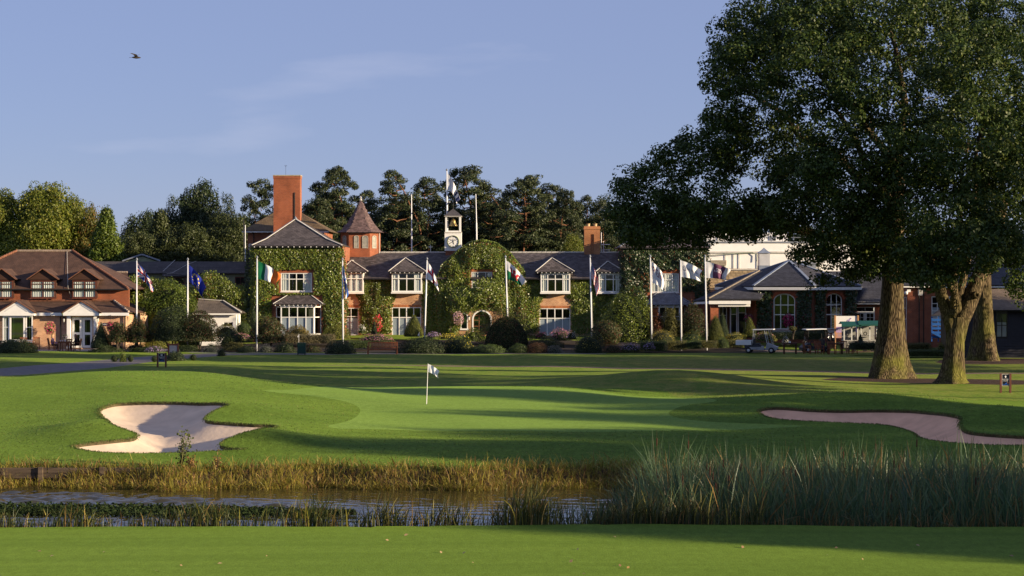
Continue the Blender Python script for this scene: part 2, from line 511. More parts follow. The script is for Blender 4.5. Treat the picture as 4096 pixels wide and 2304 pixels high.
def leaf_arrays(C, Nn, size, aspect, rng):
    """rhombic leaves at C facing Nn; returns V, quads"""
    n = len(C); Nn = unit(Nn)
    t = unit(np.cross(Nn, unit(rng.normal(size=(n, 3)))))
    b = np.cross(Nn, t)
    s = np.asarray(size).reshape(-1, 1) if hasattr(size, '__len__') else np.full((n, 1), size)
    a = t * s * 0.5; c = b * s * 0.5 * aspect
    bend = Nn * s * 0.10
    V = np.stack([C - a, C - c + bend - a * 0.1, C + a, C + c + bend - a * 0.1], 1).reshape(-1, 3)
    Q = np.arange(n * 4, dtype=np.int32).reshape(-1, 4)
    return V, Q

def sphere_dirs(n, rng): return unit(rng.normal(size=(n, 3)))

def clump_leaves(cent, rad, per, rng, flat=0.8, jit=.55, shell=0.55):
    """leaves round every clump centre, thicker towards its skin"""
    k = len(cent)
    d = sphere_dirs(k * per, rng)
    r = (shell + (1 - shell) * rng.random(k * per) ** 0.7)[:, None]
    rr = np.repeat(rad, per)[:, None]
    off = d * r * rr; off[:, 2] *= flat
    C = np.repeat(cent, per, axis=0) + off
    Nn = d * 0.9 + rng.normal(size=d.shape) * jit + np.array([0, 0, 0.3])
    return C, Nn

def lobes_clumps(lobes, spacing, rng, inner=0.55, bottom=-0.75):
    """clump centres over ellipsoid lobes (cx,cy,cz,rx,ry,rz)"""
    out = []
    for (cx, cy, cz, rx, ry, rz) in lobes:
        area = 4 * PI * ((rx * ry) ** 1.6 / 3 + (rx * rz) ** 1.6 / 3 + (ry * rz) ** 1.6 / 3) ** (1 / 1.6)
        n = max(4, int(area / spacing ** 2))
        d = sphere_dirs(n, rng)
        d = d[d[:, 2] > bottom]
        r = inner + (1.05 - inner) * rng.random(len(d)) ** 0.45
        out.append(np.array([cx, cy, cz]) + d * r[:, None] * np.array([rx, ry, rz]))
    return np.concatenate(out)

def blade_mesh(name, base, h, w, lean, rng, mats, midx, droop=0.5, seg=4):
    """grass or reed blades: base N x 3, heights, widths, lean vectors N x 2"""
    n = len(base)
    yaw = rng.uniform(0, PI, n)
    side = np.stack([np.cos(yaw), np.sin(yaw) * 0.6, np.zeros(n)], 1)
    rows = []
    for k in range(seg + 1):
        t = k / seg
        c = base.copy()
        c[:, 0] += lean[:, 0] * h * (t ** 2.0); c[:, 1] += lean[:, 1] * h * (t ** 2.0)
        ln = np.hypot(lean[:, 0], lean[:, 1])
        c[:, 2] += h * (t - droop * ln * t ** 2.6)
        ww = (w * (1 - t ** 2.2) * (0.75 + 0.5 * t))[:, None]
        if k < seg: rows.append(c - side * ww / 2); rows.append(c + side * ww / 2)
        else: rows.append(c)
    V = np.stack(rows, 1); per = V.shape[1]; V = V.reshape(-1, 3)
    o = (np.arange(n) * per)[:, None]
    Q = np.concatenate([o + np.array([[2 * k, 2 * k + 1, 2 * k + 3, 2 * k + 2]]) for k in range(seg - 1)])
    T = o + np.array([[2 * seg - 2, 2 * seg - 1, 2 * seg]])
    mq = np.tile(midx, seg - 1)
    return np_mesh(name, V, [(Q, mq), (T, midx)], mats)
# ------------------------------------------------------------------ terrain
_ctrl = []
def cp(px, py, Y): _ctrl.append((X(px, Y), Y, Z(py, Y)))
def cz(x, Y, z): _ctrl.append((x, Y, z))
for px in (-700, 0, 700, 1400, 2100, 2800, 3500, 4200, 4900): cp(px, 1868, 67.2)
cp(0, 1790, 71.5); cp(700, 1822, 70.0); cp(400, 1820, 70.2); cp(150, 1740, 76); cp(1100, 1820, 70.5)
cp(450, 1612, 84.5); cp(700, 1608, 85); cp(900, 1612, 85.5); cp(250, 1640, 83)
cp(0, 1640, 84); cp(0, 1530, 96); cp(550, 1482, 100); cp(250, 1497, 99); cp(850, 1492, 101); cp(1150, 1530, 103)
cp(-600, 1540, 96); cp(-600, 1700, 78)
cp(900, 1640, 81.5); cp(1000, 1665, 80.5); cp(860, 1655, 80.0); cp(1150, 1640, 84); cp(1250, 1700, 78)
cp(930, 1770, 73.8); cp(560, 1745, 74.5); cp(300, 1745, 75)
for px in (1350, 1900, 2500, 3100): cp(px, 1722, 78)
for px in (1500, 2000, 2600): cp(px, 1640, 87.5)
cp(1708, 1617, 90)
for px in (1300, 1800, 2300): cp(px, 1547, 102)
for px in (1500, 2300, 3000): cp(px, 1790, 71.6)
cp(2500, 1583, 97); cp(2900, 1600, 93)
cp(2660, 1500, 113); cp(2900, 1505, 111); cp(2450, 1545, 106); cp(2700, 1588, 99); cp(3100, 1560, 101)
cp(3400, 1603, 93); cp(3250, 1625, 89.5); cp(3650, 1618, 91); cp(3050, 1640, 87); cp(3000, 1672, 83.5)
cp(3450, 1640, 87.5); cp(3450, 1698, 80.5); cp(3650, 1740, 76); cp(3850, 1660, 85)
cp(4050, 1650, 87); cp(4050, 1700, 81); cp(3950, 1610, 95); cp(4300, 1610, 95); cp(4300, 1700, 81)
for x in (-45, -30, -15, 0, 15, 30, 45):
    cz(x, 112, 0.03 if x < 5 else 0.15); cz(x, 124, 0.0); cz(x, 140, 0.0); cz(x, 156, 0.0); cz(x, 166, 0.05)
    cz(x, 181, 0.0 if x < -28 else 0.8); cz(x, 174, 0.0 if x < -28 else 0.45); cz(x, 200, 0.75)
for x in (-70, 70): 
    for Y in (75, 110, 150, 200): cz(x, Y, 0.0 if Y > 80 else -0.1)
_ctrl = np.array(_ctrl)

def _tps(d2): return 0.5 * d2 * np.log(d2 + 1e-9)
_S = 20.0
def _fit():
    p = _ctrl[:, :2] / _S; n = len(p)
    d2 = ((p[:, None] - p[None]) ** 2).sum(-1)
    A = np.zeros((n + 3, n + 3)); A[:n, :n] = _tps(d2) + np.eye(n) * 0.004
    A[:n, n] = 1; A[:n, n + 1:] = p; A[n, :n] = 1; A[n + 1:, :n] = p.T
    return np.linalg.solve(A, np.concatenate([_ctrl[:, 2], np.zeros(3)]))
_W = _fit()
def tps_h(x, y):
    p = np.stack([x, y], -1) / _S; q = _ctrl[:, :2] / _S
    o = np.zeros(len(p))
    for s in range(0, len(p), 20000):
        d2 = ((p[s:s + 20000, None] - q[None]) ** 2).sum(-1)
        o[s:s + 20000] = _tps(d2) @ _W[:-3] + _W[-3] + p[s:s + 20000] @ _W[-2:]
    return o

def sstep(a, b, t):
    t = np.clip((t - a) / (b - a), 0, 1); return t * t * (3 - 2 * t)

WATER = -0.90
MOUNDS = ((-11.0, 82.3, .30, 1.5, 2.0), (-16.2, 75.6, .42, 2.2, 2.4), (-9.3, 73.6, .42, 2.2, 1.8), (8.6, 112, .32, 4, 5), (16, 92.5, .40, 5, 3.2), (20.4, 83, .55, 2.2, 3.4))
def shore_far(x): return 66.3 + 0.35 * np.sin(x * 0.7) + 0.2 * np.sin(x * 1.9 + 1)
def shore_near(x): return 49.35 - 0.014 * x + 0.12 * np.sin(x * 0.5)
def base_h(x, y):
    x = np.asarray(x, float); y = np.asarray(y, float)
    xc = np.clip(x, -62, 62); yc = np.clip(y, 66.9, 205)
    far = tps_h(xc, yc)
    far = far * (1 - sstep(210, 260, y)) + 0.75 * sstep(210, 260, y)
    edge = np.maximum(np.abs(x) - 62, 0); far = far * np.exp(-(edge / 30) ** 2)
    near = 0.04 * np.sin(x * 0.21 + 1) * np.sin(y * 0.3) + 0.03 * np.sin(x * 0.07)
    sn = shore_near(x); sf = shore_far(x)
    a = sstep(sn, sn + 1.5, y)                     # near bank going down
    b = sstep(sf - 0.5, sf + 1.1, y)               # far bank coming up
    pond = -1.35
    h = near * (1 - a) + pond * a
    und = 0.035 * np.sin(x * 0.55 + 0.8 * np.sin(y * 0.21)) * np.sin(y * 0.33 + 1.2) + 0.015 * np.sin(x * 1.1 + y * 0.5)
    und = np.where((y > 68) & (y < 165), und * sstep(68, 71, y), 0)      # the turf is never quite even
    for gx, gy, a_, sx, sy in MOUNDS: und = und + a_ * np.exp(-((x - gx) / sx) ** 2 - ((y - gy) / sy) ** 2)
    return h * (1 - b) + far * b + und

def ray_ground(px, py, y0=30.0, y1=170.0):
    """where the sight line through a photo pixel meets the smooth terrain"""
    ys = np.arange(y0, y1, 0.04)
    z = CZ - (py - HZ) / F * ys - base_h((px - 2048) / F * ys, ys)
    k = np.nonzero(z <= 0)[0]
    Y = ys[k[0]] if len(k) else y1
    return ((px - 2048) / F * Y, Y)

def ground_loop(pts, y0=67.5, y1=170.0, sub=4): return smooth_loop([ray_ground(a, b, y0, y1) for a, b in pts], sub)
def zr(pts, ox, oy, s): return [(ox + a / s, oy + b / s) for a, b in pts]

LB = ground_loop(zr([(455, 645), (520, 630), (640, 617), (760, 604), (835, 596), (862, 578), (840, 560), (760, 530), (680, 490), (632, 450), (620, 425), (640, 402),
      (720, 380), (840, 371), (1000, 368), (1150, 370), (1300, 374), (1425, 382), (1385, 404), (1330, 430), (1292, 460), (1300, 487), (1450, 500),
      (1600, 510), (1735, 520), (1640, 534), (1500, 570), (1405, 610), (1378, 635), (1400, 650), (1480, 660), (1545, 664), (1440, 673),
      (1300, 679), (1150, 686), (1000, 690), (850, 692), (700, 688), (560, 677), (480, 660)], 0, 1380, 1.568), sub=3)
RB = ground_loop(zr([(678, 424), (720, 405), (800, 400), (900, 406), (1000, 414), (1200, 420), (1400, 417), (1620, 420), (1750, 431), (1900, 450), (1950, 470),
      (1944, 510), (1970, 545), (2050, 562), (2200, 575), (2346, 583), (2520, 592), (2560, 625), (2400, 640), (2000, 632), (1720, 600), (1650, 560), (1560, 530),
      (1450, 510), (1200, 498), (1000, 488), (850, 480), (750, 465), (700, 445)], 2600, 1380, 1.568), sub=3)
GR = ground_loop([(1046, 1561), (1250, 1550), (1550, 1545), (1900, 1545), (2200, 1550), (2400, 1566), (2540, 1585), (2720, 1591), (2870, 1600), (2760, 1618), (2690, 1640),
      (2680, 1660), (2760, 1680), (2950, 1693), (3230, 1704), (3000, 1716), (2700, 1722), (2300, 1727), (1900, 1724), (1550, 1718), (1310, 1708), (1400, 1682),
      (1440, 1650), (1425, 1622), (1350, 1600), (1230, 1582)], sub=3)
PATHL = smooth_loop([(-60, 117), (-42, 121), (-30.5, 124), (-27, 134), (-25.0, 146), (-22, 153), (-18, 155.6), (-6, 156.4), (6, 157.2), (6, 158.6), (-8, 158.6), (-19, 158.4), (-26, 156.5),
                     (-30, 146), (-33, 135), (-36, 128), (-46, 125), (-60, 121)], 3)
PATHM = smooth_loop([(-14, 137.6), (-7, 136.2), (2, 134.0), (10, 131.5), (20, 128.0), (30, 124.5), (60, 122), (60, 123.3), (31, 126.2), (21, 129.6), (10.5, 133.2), (2, 135.6), (-7, 137.4)], 3)
MUL1 = smooth_loop([(18.4, 119.0), (21, 117.0), (24, 113.2), (27, 110.8), (31.0, 111.5), (31.5, 114), (28, 116.8), (25, 120), (21, 121.5)], 3)
MUL3 = smooth_loop([(30, 140), (36, 139), (44, 140), (50, 144), (44, 148), (33, 147)], 3)
PATIO = [(-60, 161.0), (-27.0, 161.0), (-25.5, 158.9), (-19.2, 158.9), (-22.5, 161.2), (-27.2, 163.5), (-29.0, 166.2), (-60, 166.2)]
BED = smooth_loop([(-29, 163.8), (-24, 162.0), (-19, 160.0), (-10, 159.6), (6, 159.4), (19, 159.2), (20.5, 163), (19, 168), (17, 174), (-28, 174), (-29, 168)], 3)
DRIVE = smooth_loop([(16.5, 161.0), (22, 160.5), (30, 160.6), (40, 161), (52, 162.5), (52, 164.5), (38, 164.0), (28, 163.2), (23.0, 164.0), (20.8, 165.5), (19.8, 164)], 3)
LOOPS = [('left_bunker', LB), ('right_bunker', RB), ('green', GR), ('pathl', PATHL), ('pathm', PATHM), ('mul1', MUL1), ('mul3', MUL3), ('patio', PATIO), ('bed', BED), ('drive', DRIVE)]

def front_gap(x, y, lp):
    """how far behind its front edge (towards the pond) a point in the bunker lies"""
    best = np.full(len(x), -1e9); n = len(lp)
    for i in range(n):
        ax, ay = lp[i]; bx, by = lp[(i + 1) % n]
        m = (ax > x) != (bx > x)
        yi = ay + (x - ax) / ((bx - ax) if bx != ax else 1e-9) * (by - ay)
        best = np.where(m & (yi < y + 1e-6) & (yi > best), yi, best)
    return np.where(best < -1e8, 0, y - best)

def bunker_drop(x, y):
    o = np.zeros(len(x))
    for lp, mxd, fs in ((LB, 0.85, 0.13), (RB, 0.75, 0.12)):
        d = dist_np(x, y, lp)
        o -= 0.07 * np.exp(-(d / 0.7) ** 2)                       # grass lip rolls up towards the edge
        ins = inside_np(x, y, lp)
        if ins.any():
            dd = np.minimum(d[ins] * 0.5, front_gap(x[ins], y[ins], lp) * fs + d[ins] * 0.05)
            o[ins] += mxd * (1 - np.exp(-dd / mxd))
            o[ins] += np.clip(d[ins], 0, 1) * (0.012 * np.sin(x[ins] * 5 + np.sin(y[ins] * 3) * 2) * np.sin(y[ins] * 4.3))
    return o

def hgt(x, y):
    x = np.atleast_1d(np.asarray(x, float)); y = np.atleast_1d(np.asarray(y, float))
    h = base_h(x, y)
    m = (y > 66) & (y < 100)
    if m.any():
        h[m] -= bunker_drop(x[m], y[m])
    return h
def G(x, y): return float(hgt(x, y)[0])

def _terrain():
    pts = []
    def grid(x0, x1, y0, y1, dx, dy, jit=0.25):
        for yy in np.arange(y0, y1, dy):
            for xx in np.arange(x0, x1, dx):
                pts.append((xx + R.uniform(-jit, jit) * dx, yy + R.uniform(-jit, jit) * dy))
    grid(-26, 26.1, 22, 48.4, 2.0, 1.0)
    grid(-30, 30.1, 48.6, 52, 0.7, 0.22, 0.1); grid(-30, 30.1, 52, 65.5, 2, 1.2, 0.1); grid(-30, 30.1, 65.6, 68.4, 0.5, 0.2, 0.1)
    grid(-27, 30.1, 68.5, 104, 0.42, 0.42)
    grid(-36, 42.1, 104.3, 166, 1.1, 0.9)
    grid(-44, 52.1, 166.5, 200, 2.0, 1.6)
    for x0, x1 in ((-70, -27), (30.5, 75)): grid(x0, x1, 22, 104, 4, 3)
    grid(-120, 240.1, -120, 21, 16, 14); grid(75.5, 240, 22, 260, 14, 12); grid(-130, -71, 22, 260, 14, 12); grid(-70, 75, 201, 262, 8, 6)
    for a in range(28):
        for r in (330, 700, 1600, 3500): pts.append((r * math.cos(a * 2 * PI / 28), 100 + r * math.sin(a * 2 * PI / 28)))
    V = [Vector(p) for p in pts]; E = []
    for nm, lp in LOOPS:
        b = len(V); V.extend(Vector(p) for p in lp); E.extend((b + k, b + (k + 1) % len(lp)) for k in range(len(lp)))
    vs, es, fs, *_ = delaunay_2d_cdt(V, E, [], 0, 1e-5)
    A = np.array([tuple(v) for v in vs]); Ft = np.array([f for f in fs if len(f) == 3], dtype=np.int32)
    cen = A[Ft].mean(1)
    reg = np.zeros(len(Ft), int)
    for k, (nm, lp) in enumerate(LOOPS):
        lpA = np.array(lp); m = (cen[:, 0] > lpA[:, 0].min()) & (cen[:, 0] < lpA[:, 0].max()) & (cen[:, 1] > lpA[:, 1].min()) & (cen[:, 1] < lpA[:, 1].max())
        i = np.nonzero(m)[0]
        ii = i[inside_np(cen[i, 0], cen[i, 1], lp)]
        ii = ii[reg[ii] == 0]; reg[ii] = k + 1
    return A, Ft, reg, cen
TA, TF, TR, TCEN = _terrain()
# heights: sand edge drops below the turf edge, so evaluate turf and sand separately
TZ = hgt(TA[:, 0], TA[:, 1])

M_FAIR = grassmat('fairway turf', (0.040, 0.074, 0.013), (0.092, 0.138, 0.022), straw=(0.15, 0.16, 0.035), strawamt=-0.02, bump=0.03, fine=13, mid=.62, streak=(0.5, 1.2, 1))
M_FORE = grassmat('near fairway turf', (0.052, 0.088, 0.015), (0.095, 0.142, 0.024), bump=.008, fine=32, mid=.74, streak=(0.12, 2.2, 1))
M_GREEN = grassmat('putting turf', (0.105, 0.172, 0.040), (0.135, 0.202, 0.050), bump=0.004, fine=26, streak=(0.3, 1.2, 1))
M_ROUGH = grassmat('lawn turf', (0.045, 0.080, 0.014), (0.085, 0.120, 0.022), straw=(0.19, 0.16, 0.05), strawamt=0.22, bump=0.035, fine=16)
M_SAND = mat('bunker sand', (0.62, 0.49, 0.37), 0.9, 0.10, 1.5, 0.012, 5, spec=0.1, detail=8)
M_PATH = mat('tarmac path', (0.155, 0.135, 0.13), 0.9, 0.2, 2, 0.004, 60)
M_TAN = mat('worn gravel path', (0.21, 0.14, 0.09), 0.95, 0.25, 3, 0.01, 40)
M_MULCH = mat('bark mulch', (0.06, 0.03, 0.016), 0.95, 0.6, 9, 0.05, 25)
M_PAVE = mat('stone paving', (0.30, 0.26, 0.24), 0.85, 0.2, 1.2, 0.003, 30)
M_SOIL = mat('bed soil', (0.035, 0.024, 0.016), 0.95, 0.4, 4, 0.03, 20)
M_MUD = mat('bank earth', (0.06, 0.04, 0.022), 0.9, 0.4, 4, 0.04, 18)

def sub_mesh(name, mask, mats, midx, dz=0.0, skirt=0.0, label=None):
    f = TF[mask]
    u, inv = np.unique(f, return_inverse=True)
    V = np.column_stack([TA[u], TZ[u] + dz]); f2 = inv.reshape(-1, 3)
    me = np_mesh(name, V, [(f2, midx)], mats, smooth=True)
    o = np_obj(name, me); o['kind'] = 'structure'
    return o
_c = TCEN; _r = TR
names = [n for n, _ in LOOPS]
def rid(n): return names.index(n) + 1
turf = (_r == 0)
cx_, cy_ = _c[turf, 0], _c[turf, 1]
mi = np.where(cy_ < 49.2, 4, np.where((TZ[TF[turf]].mean(1) < -0.35) & (cy_ < 70), 2, np.where(cy_ < 103 + 0.25 * (cx_ < -3) * 10, 0, 1)))
mi = np.where((cx_ > 8) & (cy_ > 96), 1, mi)
mi = np.where((RNG.random(len(mi)) < sstep(3, 13, cx_) * sstep(98, 108, cy_) * (1 - sstep(146, 156, cy_)) * .8) & (cy_ < 160) & (cx_ < 60), 3, mi)
sub_mesh('ground', turf, [M_FAIR, M_ROUGH, M_MUD, grassmat('parched turf', (.075, .085, .022), (.14, .125, .035), straw=(.22, .17, .06), strawamt=.2, bump=.03, fine=18), M_FORE], mi.astype(np.int32))
sub_mesh('putting_green', _r == rid('green'), [M_GREEN], 0)
def sand(name, rg):
    o = sub_mesh(name, _r == rid(rg), [M_SAND if rg == 'left_bunker' else mat('pink bunker sand', (.70, .41, .26), .9, .14, 1.2, .02, 9, spec=.1, detail=8)], 0, dz=-0.12)
    return o
for nm, lp in (('left_bunker', LB), ('right_bunker', RB)):
    sand('bunker_sand', nm)
    # the cut turf face that stands over the sand
    mb = MB(); n = len(lp); L3 = np.array(lp); zz = hgt(L3[:, 0], L3[:, 1])
    cxm, cym = L3[:, 0].mean(), L3[:, 1].mean()
    for k in range(n):
        a, b = lp[k], lp[(k + 1) % n]; za, zb = zz[k], zz[(k + 1) % n]
        mb.face([(a[0], a[1], za), (b[0], b[1], zb), (b[0], b[1], zb - 0.3), (a[0], a[1], za - 0.3)])
    o = mb.build('bunker_face', mat('cut turf face', (0.075, 0.06, 0.028), 0.9, 0.4, 6, 0.02, 30)); o['kind'] = 'structure'
sub_mesh('cart_path', _r == rid('pathl'), [M_PATH], 0)
sub_mesh('path', _r == rid('pathm'), [M_TAN], 0)
sub_mesh('mulch_ground', (_r == rid('mul1')) | (_r == rid('mul3')), [M_MULCH], 0)
sub_mesh('patio', _r == rid('patio'), [M_PAVE], 0)
sub_mesh('bed_ground', _r == rid('bed'), [M_SOIL], 0)
sub_mesh('driveway', _r == rid('drive'), [M_TAN], 0)

# pond water
def watermat():
    m, t, b = nodemat('pond water')
    n, L = t.nodes.new, t.links.new
    c = n('ShaderNodeTexCoord')
    def noise(sc, det, st):
        mpn = n('ShaderNodeMapping'); mpn.inputs['Scale'].default_value = st; L(c.outputs['Object'], mpn.inputs[0])
        z = n('ShaderNodeTexNoise'); z.inputs['Scale'].default_value = sc; z.inputs['Detail'].default_value = det; L(mpn.outputs[0], z.inputs['Vector']); return z.outputs['Fac']
    b.inputs['Base Color'].default_value = (0.045, 0.038, 0.013, 1)
    b.inputs['Roughness'].default_value = 0.05; b.inputs['IOR'].default_value = 1.333; b.inputs['Specular IOR Level'].default_value = 0.6
    # wind ruffles the open water on the left, the right lies calm behind the reeds
    sx = n('ShaderNodeSeparateXYZ'); L(c.outputs['Object'], sx.inputs[0])
    mr = n('ShaderNodeMapRange'); mr.inputs[1].default_value = -9; mr.inputs[2].default_value = 1; mr.inputs[3].default_value = 0.010; mr.inputs[4].default_value = 0.004
    L(sx.outputs[0], mr.inputs[0])
    ad = n('ShaderNodeMath'); ad.operation = 'ADD'
    L(noise(2.6, 3, (0.6, 1.8, 1)), ad.inputs[0]); L(noise(0.7, 2, (0.5, 1.6, 1)), ad.inputs[1])
    bp = n('ShaderNodeBump'); bp.inputs['Strength'].default_value = 1.0
    L(mr.outputs[0], bp.inputs['Distance']); L(ad.outputs[0], bp.inputs['Height']); L(bp.outputs[0], b.inputs['Normal'])
    return m
xs = np.concatenate([[-64, -40], np.arange(-24, 12, .09), [25, 64]]); ys = np.concatenate([[48.9], np.arange(50.4, 67.6, .085), [68]])
gx_, gy_ = np.meshgrid(xs, ys); wx, wy = gx_.ravel(), gy_.ravel(); wz = np.zeros(len(wx)); rw = np.random.default_rng(2)
for k in range(26):
    lam = rw.uniform(.28, 1.1); an = rw.normal() * .55 + 1.35; wz += lam * np.sin((wx * math.cos(an) + wy * math.sin(an)) * 6.283 / lam + rw.uniform(0, 6.28))
calm = .0115 * (1 - .82 * sstep(-10, -2, wx + 1.6 * np.sin(wy * .6))) * (.6 + .4 * np.sin(wx * .35 + 2 * np.sin(wy * .5)))
nx = len(xs); ii = (np.arange(len(ys) - 1)[:, None] * nx + np.arange(nx - 1)[None]).ravel()
o = np_obj('pond_water', np_mesh('pond_water', np.column_stack([wx, wy, WATER + wz * calm]), [(np.stack([ii, ii + 1, ii + nx + 1, ii + nx], 1), 0)], [watermat()], smooth=True)); o['kind'] = 'structure'
# ------------------------------------------------------------------ building helpers
def arch_pts(x0, x1, z0, z1, rise, n=8):
    """opening with an arched head: rise is the height of the arc"""
    c = (x0 + x1) / 2; w = (x1 - x0) / 2
    pts = [(x0, z0), (x1, z0)]
    for k in range(n + 1):
        a = PI * k / n
        pts.append((c + w * math.cos(a), z1 - rise + rise * math.sin(a)))
    return pts

def window(parent, x0, x1, z0, z1, y, cols, rows, M=None, name='window', label=None, fm=None, glass=None, fr=0.07, bar=0.045, dep=0.05,
           curtain=None, sill=True, arch=0.0, cw=0.28, backing=None):
    """frame, bars, single panes, curtains; cols/rows are inner fractions; y = front of the frame"""
    fm = fm or WHITE; glass = glass or GLASS
    f = MB(M)
    f.box(x0, x0 + fr, y, y + dep, z0, z1 - arch); f.box(x1 - fr, x1, y, y + dep, z0, z1 - arch)
    f.box(x0 + fr, x1 - fr, y, y + dep, z0, z0 + fr)
    if arch:
        o = arch_pts(x0, x1, z0, z1, arch, 14)[2:]; i = arch_pts(x0 + fr, x1 - fr, z0, z1 - fr, arch, 14)[2:]
        for a, b, c, d in zip(o, o[1:], i[1:], i):
            f.face([(a[0], y, a[1]), (d[0], y, d[1]), (c[0], y, c[1]), (b[0], y, b[1])])
            f.face([(d[0], y, d[1]), (d[0], y + dep, d[1]), (c[0], y + dep, c[1]), (c[0], y, c[1])])
            f.face([(a[0], y, a[1]), (b[0], y, b[1]), (b[0], y + dep, b[1]), (a[0], y + dep, a[1])])
    else:
        f.box(x0 + fr, x1 - fr, y, y + dep, z1 - fr, z1)
    xs = [x0 + fr] + [x0 + (x1 - x0) * c for c in cols] + [x1 - fr]
    zs = [z0 + fr] + [z0 + (z1 - z0) * r for r in rows] + [z1 - fr]
    def top(x):
        if not arch: return z1 - fr
        c, w = (x0 + x1) / 2, (x1 - x0) / 2 - fr
        return z1 - fr - arch + arch * math.sqrt(max(0, 1 - ((x - c) / w) ** 2))
    for x in xs[1:-1]: f.box(x - bar / 2, x + bar / 2, y - 0.003, y + dep - 0.01, z0 + fr, top(x) + 0.004)
    for z in zs[1:-1]: f.box(x0 + fr, x1 - fr, y + 0.004, y + dep - 0.014, z - bar / 2, z + bar / 2)
    fo = f.build(name, fm, parent)
    if label: fo['label'] = label
    if sill:
        MB(M).box(x0 - 0.05, x1 + 0.05, y - 0.07, y + dep, z0 - 0.07, z0 - 0.003).build('sill', fm, fo)
    gy = y + dep * 0.55
    for a, b in zip(xs, xs[1:]):
        for c, d in zip(zs, zs[1:]):
            p = MB(M)
            if arch and d == zs[-1]:
                n = 5; tp = [(a + (b - a) * k / n, top(a + (b - a) * k / n)) for k in range(n + 1)]
                p.face([(a, gy, c), (b, gy, c)] + [(q[0], gy, max(q[1], c)) for q in reversed(tp)])
            else:
                p.face([(a, gy, c), (b, gy, c), (b, gy, d), (a, gy, d)])
            p.build('pane', glass, fo)
    W = x1 - x0
    def drape(a, b, m=CURTAIN, zc=z0 + fr, zt=z1 - fr - arch * 0.6, yy=0.08):
        c = MB(M); n = max(6, int((b - a) / 0.06))
        ps = [(a + (b - a) * k / n, y + yy + 0.035 * math.sin(k * 2.1)) for k in range(n + 1)]
        for (xa, ya), (xb, yb) in zip(ps, ps[1:]): c.face([(xa, ya, zc), (xb, yb, zc), (xb, yb, zt), (xa, ya, zt)])
        c.build('curtain', m, fo, smooth=True)
    if curtain == 'sides':
        drape(x0 + fr, x0 + fr + W * cw); drape(x1 - fr - W * cw, x1 - fr)
    elif curtain == 'full': drape(x0 + fr, x1 - fr)
    elif curtain == 'left': drape(x0 + fr, x0 + W * cw)
    elif curtain == 'blind':
        MB(M).box(x0 + fr, x1 - fr, y + 0.07, y + 0.075, z0 + fr, z0 + (z1 - z0) * 0.62).build('blind', BLIND, fo)
    elif curtain == 'shutters':
        for a, b in zip(xs, xs[1:]):
            s = MB(M); zz = z0 + fr
            while zz < z1 - fr - 0.05:
                s.face([(a + 0.02, y + 0.10, zz), (b - 0.02, y + 0.10, zz), (b - 0.02, y + 0.14, zz + 0.06), (a + 0.02, y + 0.14, zz + 0.06)]); zz += 0.075
            s.build('shutter', WHITE, fo)
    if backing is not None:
        MB(M).box(x0 + 0.01, x1 - 0.01, y + backing, y + backing + 0.02, z0 + 0.01, z1 - arch * 0.4 - 0.01).build('unlit_room_backing', DARKIN, fo)  # near-black sheet that paints the unlit room behind the glass
    return fo

SLATE_MESH = {}
def slate_mesh(w, h, m):
    key = (round(w, 3), round(h, 3), m.name)
    if key not in SLATE_MESH:
        mb = MB(); mb.box(-w / 2, w / 2, -h / 2, h / 2, -0.008, 0.010)
        SLATE_MESH[key] = mb.mesh('slate', m)
    return SLATE_MESH[key]

def slates(parent, poly, u, up, w, h, single=0, m=None, name='slate', excl=None, gap=0.012, lift=0.03):
    """lay overlapping slates over a planar polygon; the lowest `single` ones are objects, the rest one joined part"""
    m = m or SLATE
    poly = [Vector(p) for p in poly]; u = Vector(u).normalized()
    o = poly[0]; nrm = u.cross(Vector(up)).normalized(); v = nrm.cross(u).normalized()
    q = [((p - o).dot(u), (p - o).dot(v)) for p in poly]
    x0, x1 = min(a for a, _ in q), max(a for a, _ in q); y0, y1 = min(b for _, b in q), max(b for _, b in q)
    cells = []
    r = 0; yy = y0 + h * 0.5
    while yy < y1:
        xx = x0 + (w * 0.5 if r % 2 else 0)
        while xx < x1 + w / 2:
            ok = inside(xx, yy, q)
            if ok:
                pt = o + u * xx + v * yy
                if excl is None or not excl(pt): cells.append((xx, yy))
            xx += w
        yy += h; r += 1
    tilt = 0.012
    joined = MB(); sm = slate_mesh(w - gap, h * 1.18, m)
    B = Matrix((u, v, nrm)).transposed()
    for k, (xx, yy) in enumerate(cells):
        pos = o + u * (xx + R.uniform(-.008, .008)) + v * (yy + R.uniform(-.012, .012)) + nrm * lift
        rot = B @ Matrix.Rotation(-0.075 + R.uniform(-0.015, 0.015), 3, 'X') @ Matrix.Rotation(R.uniform(-0.012, 0.012), 3, 'Z')
        Mx = Matrix.Translation(pos) @ rot.to_4x4()
        if k < single:
            ob = bpy.data.objects.new(name, sm); link(ob)
            attach(ob, parent); ob.matrix_basis = Mx
        else:
            joined.M = Mx; a, b = (w - gap) / 2, h * 0.59
            i = joined.pts([(-a, -b, 0.010), (a, -b, 0.010), (a, b, 0.010), (-a, b, 0.010), (-a, -b, -0.012), (a, -b, -0.012), (a, b, -.012), (-a, b, -.012)])
            for f in ((0, 1, 2, 3), (4, 5, 1, 0), (4, 0, 3, 7), (5, 6, 2, 1)): joined.f.append(tuple(i + t for t in f)); joined.m.append(0)
    if joined.f:
        jo = joined.build(name + '_field', m, parent); jo['kind'] = 'stuff'
    return len(cells)

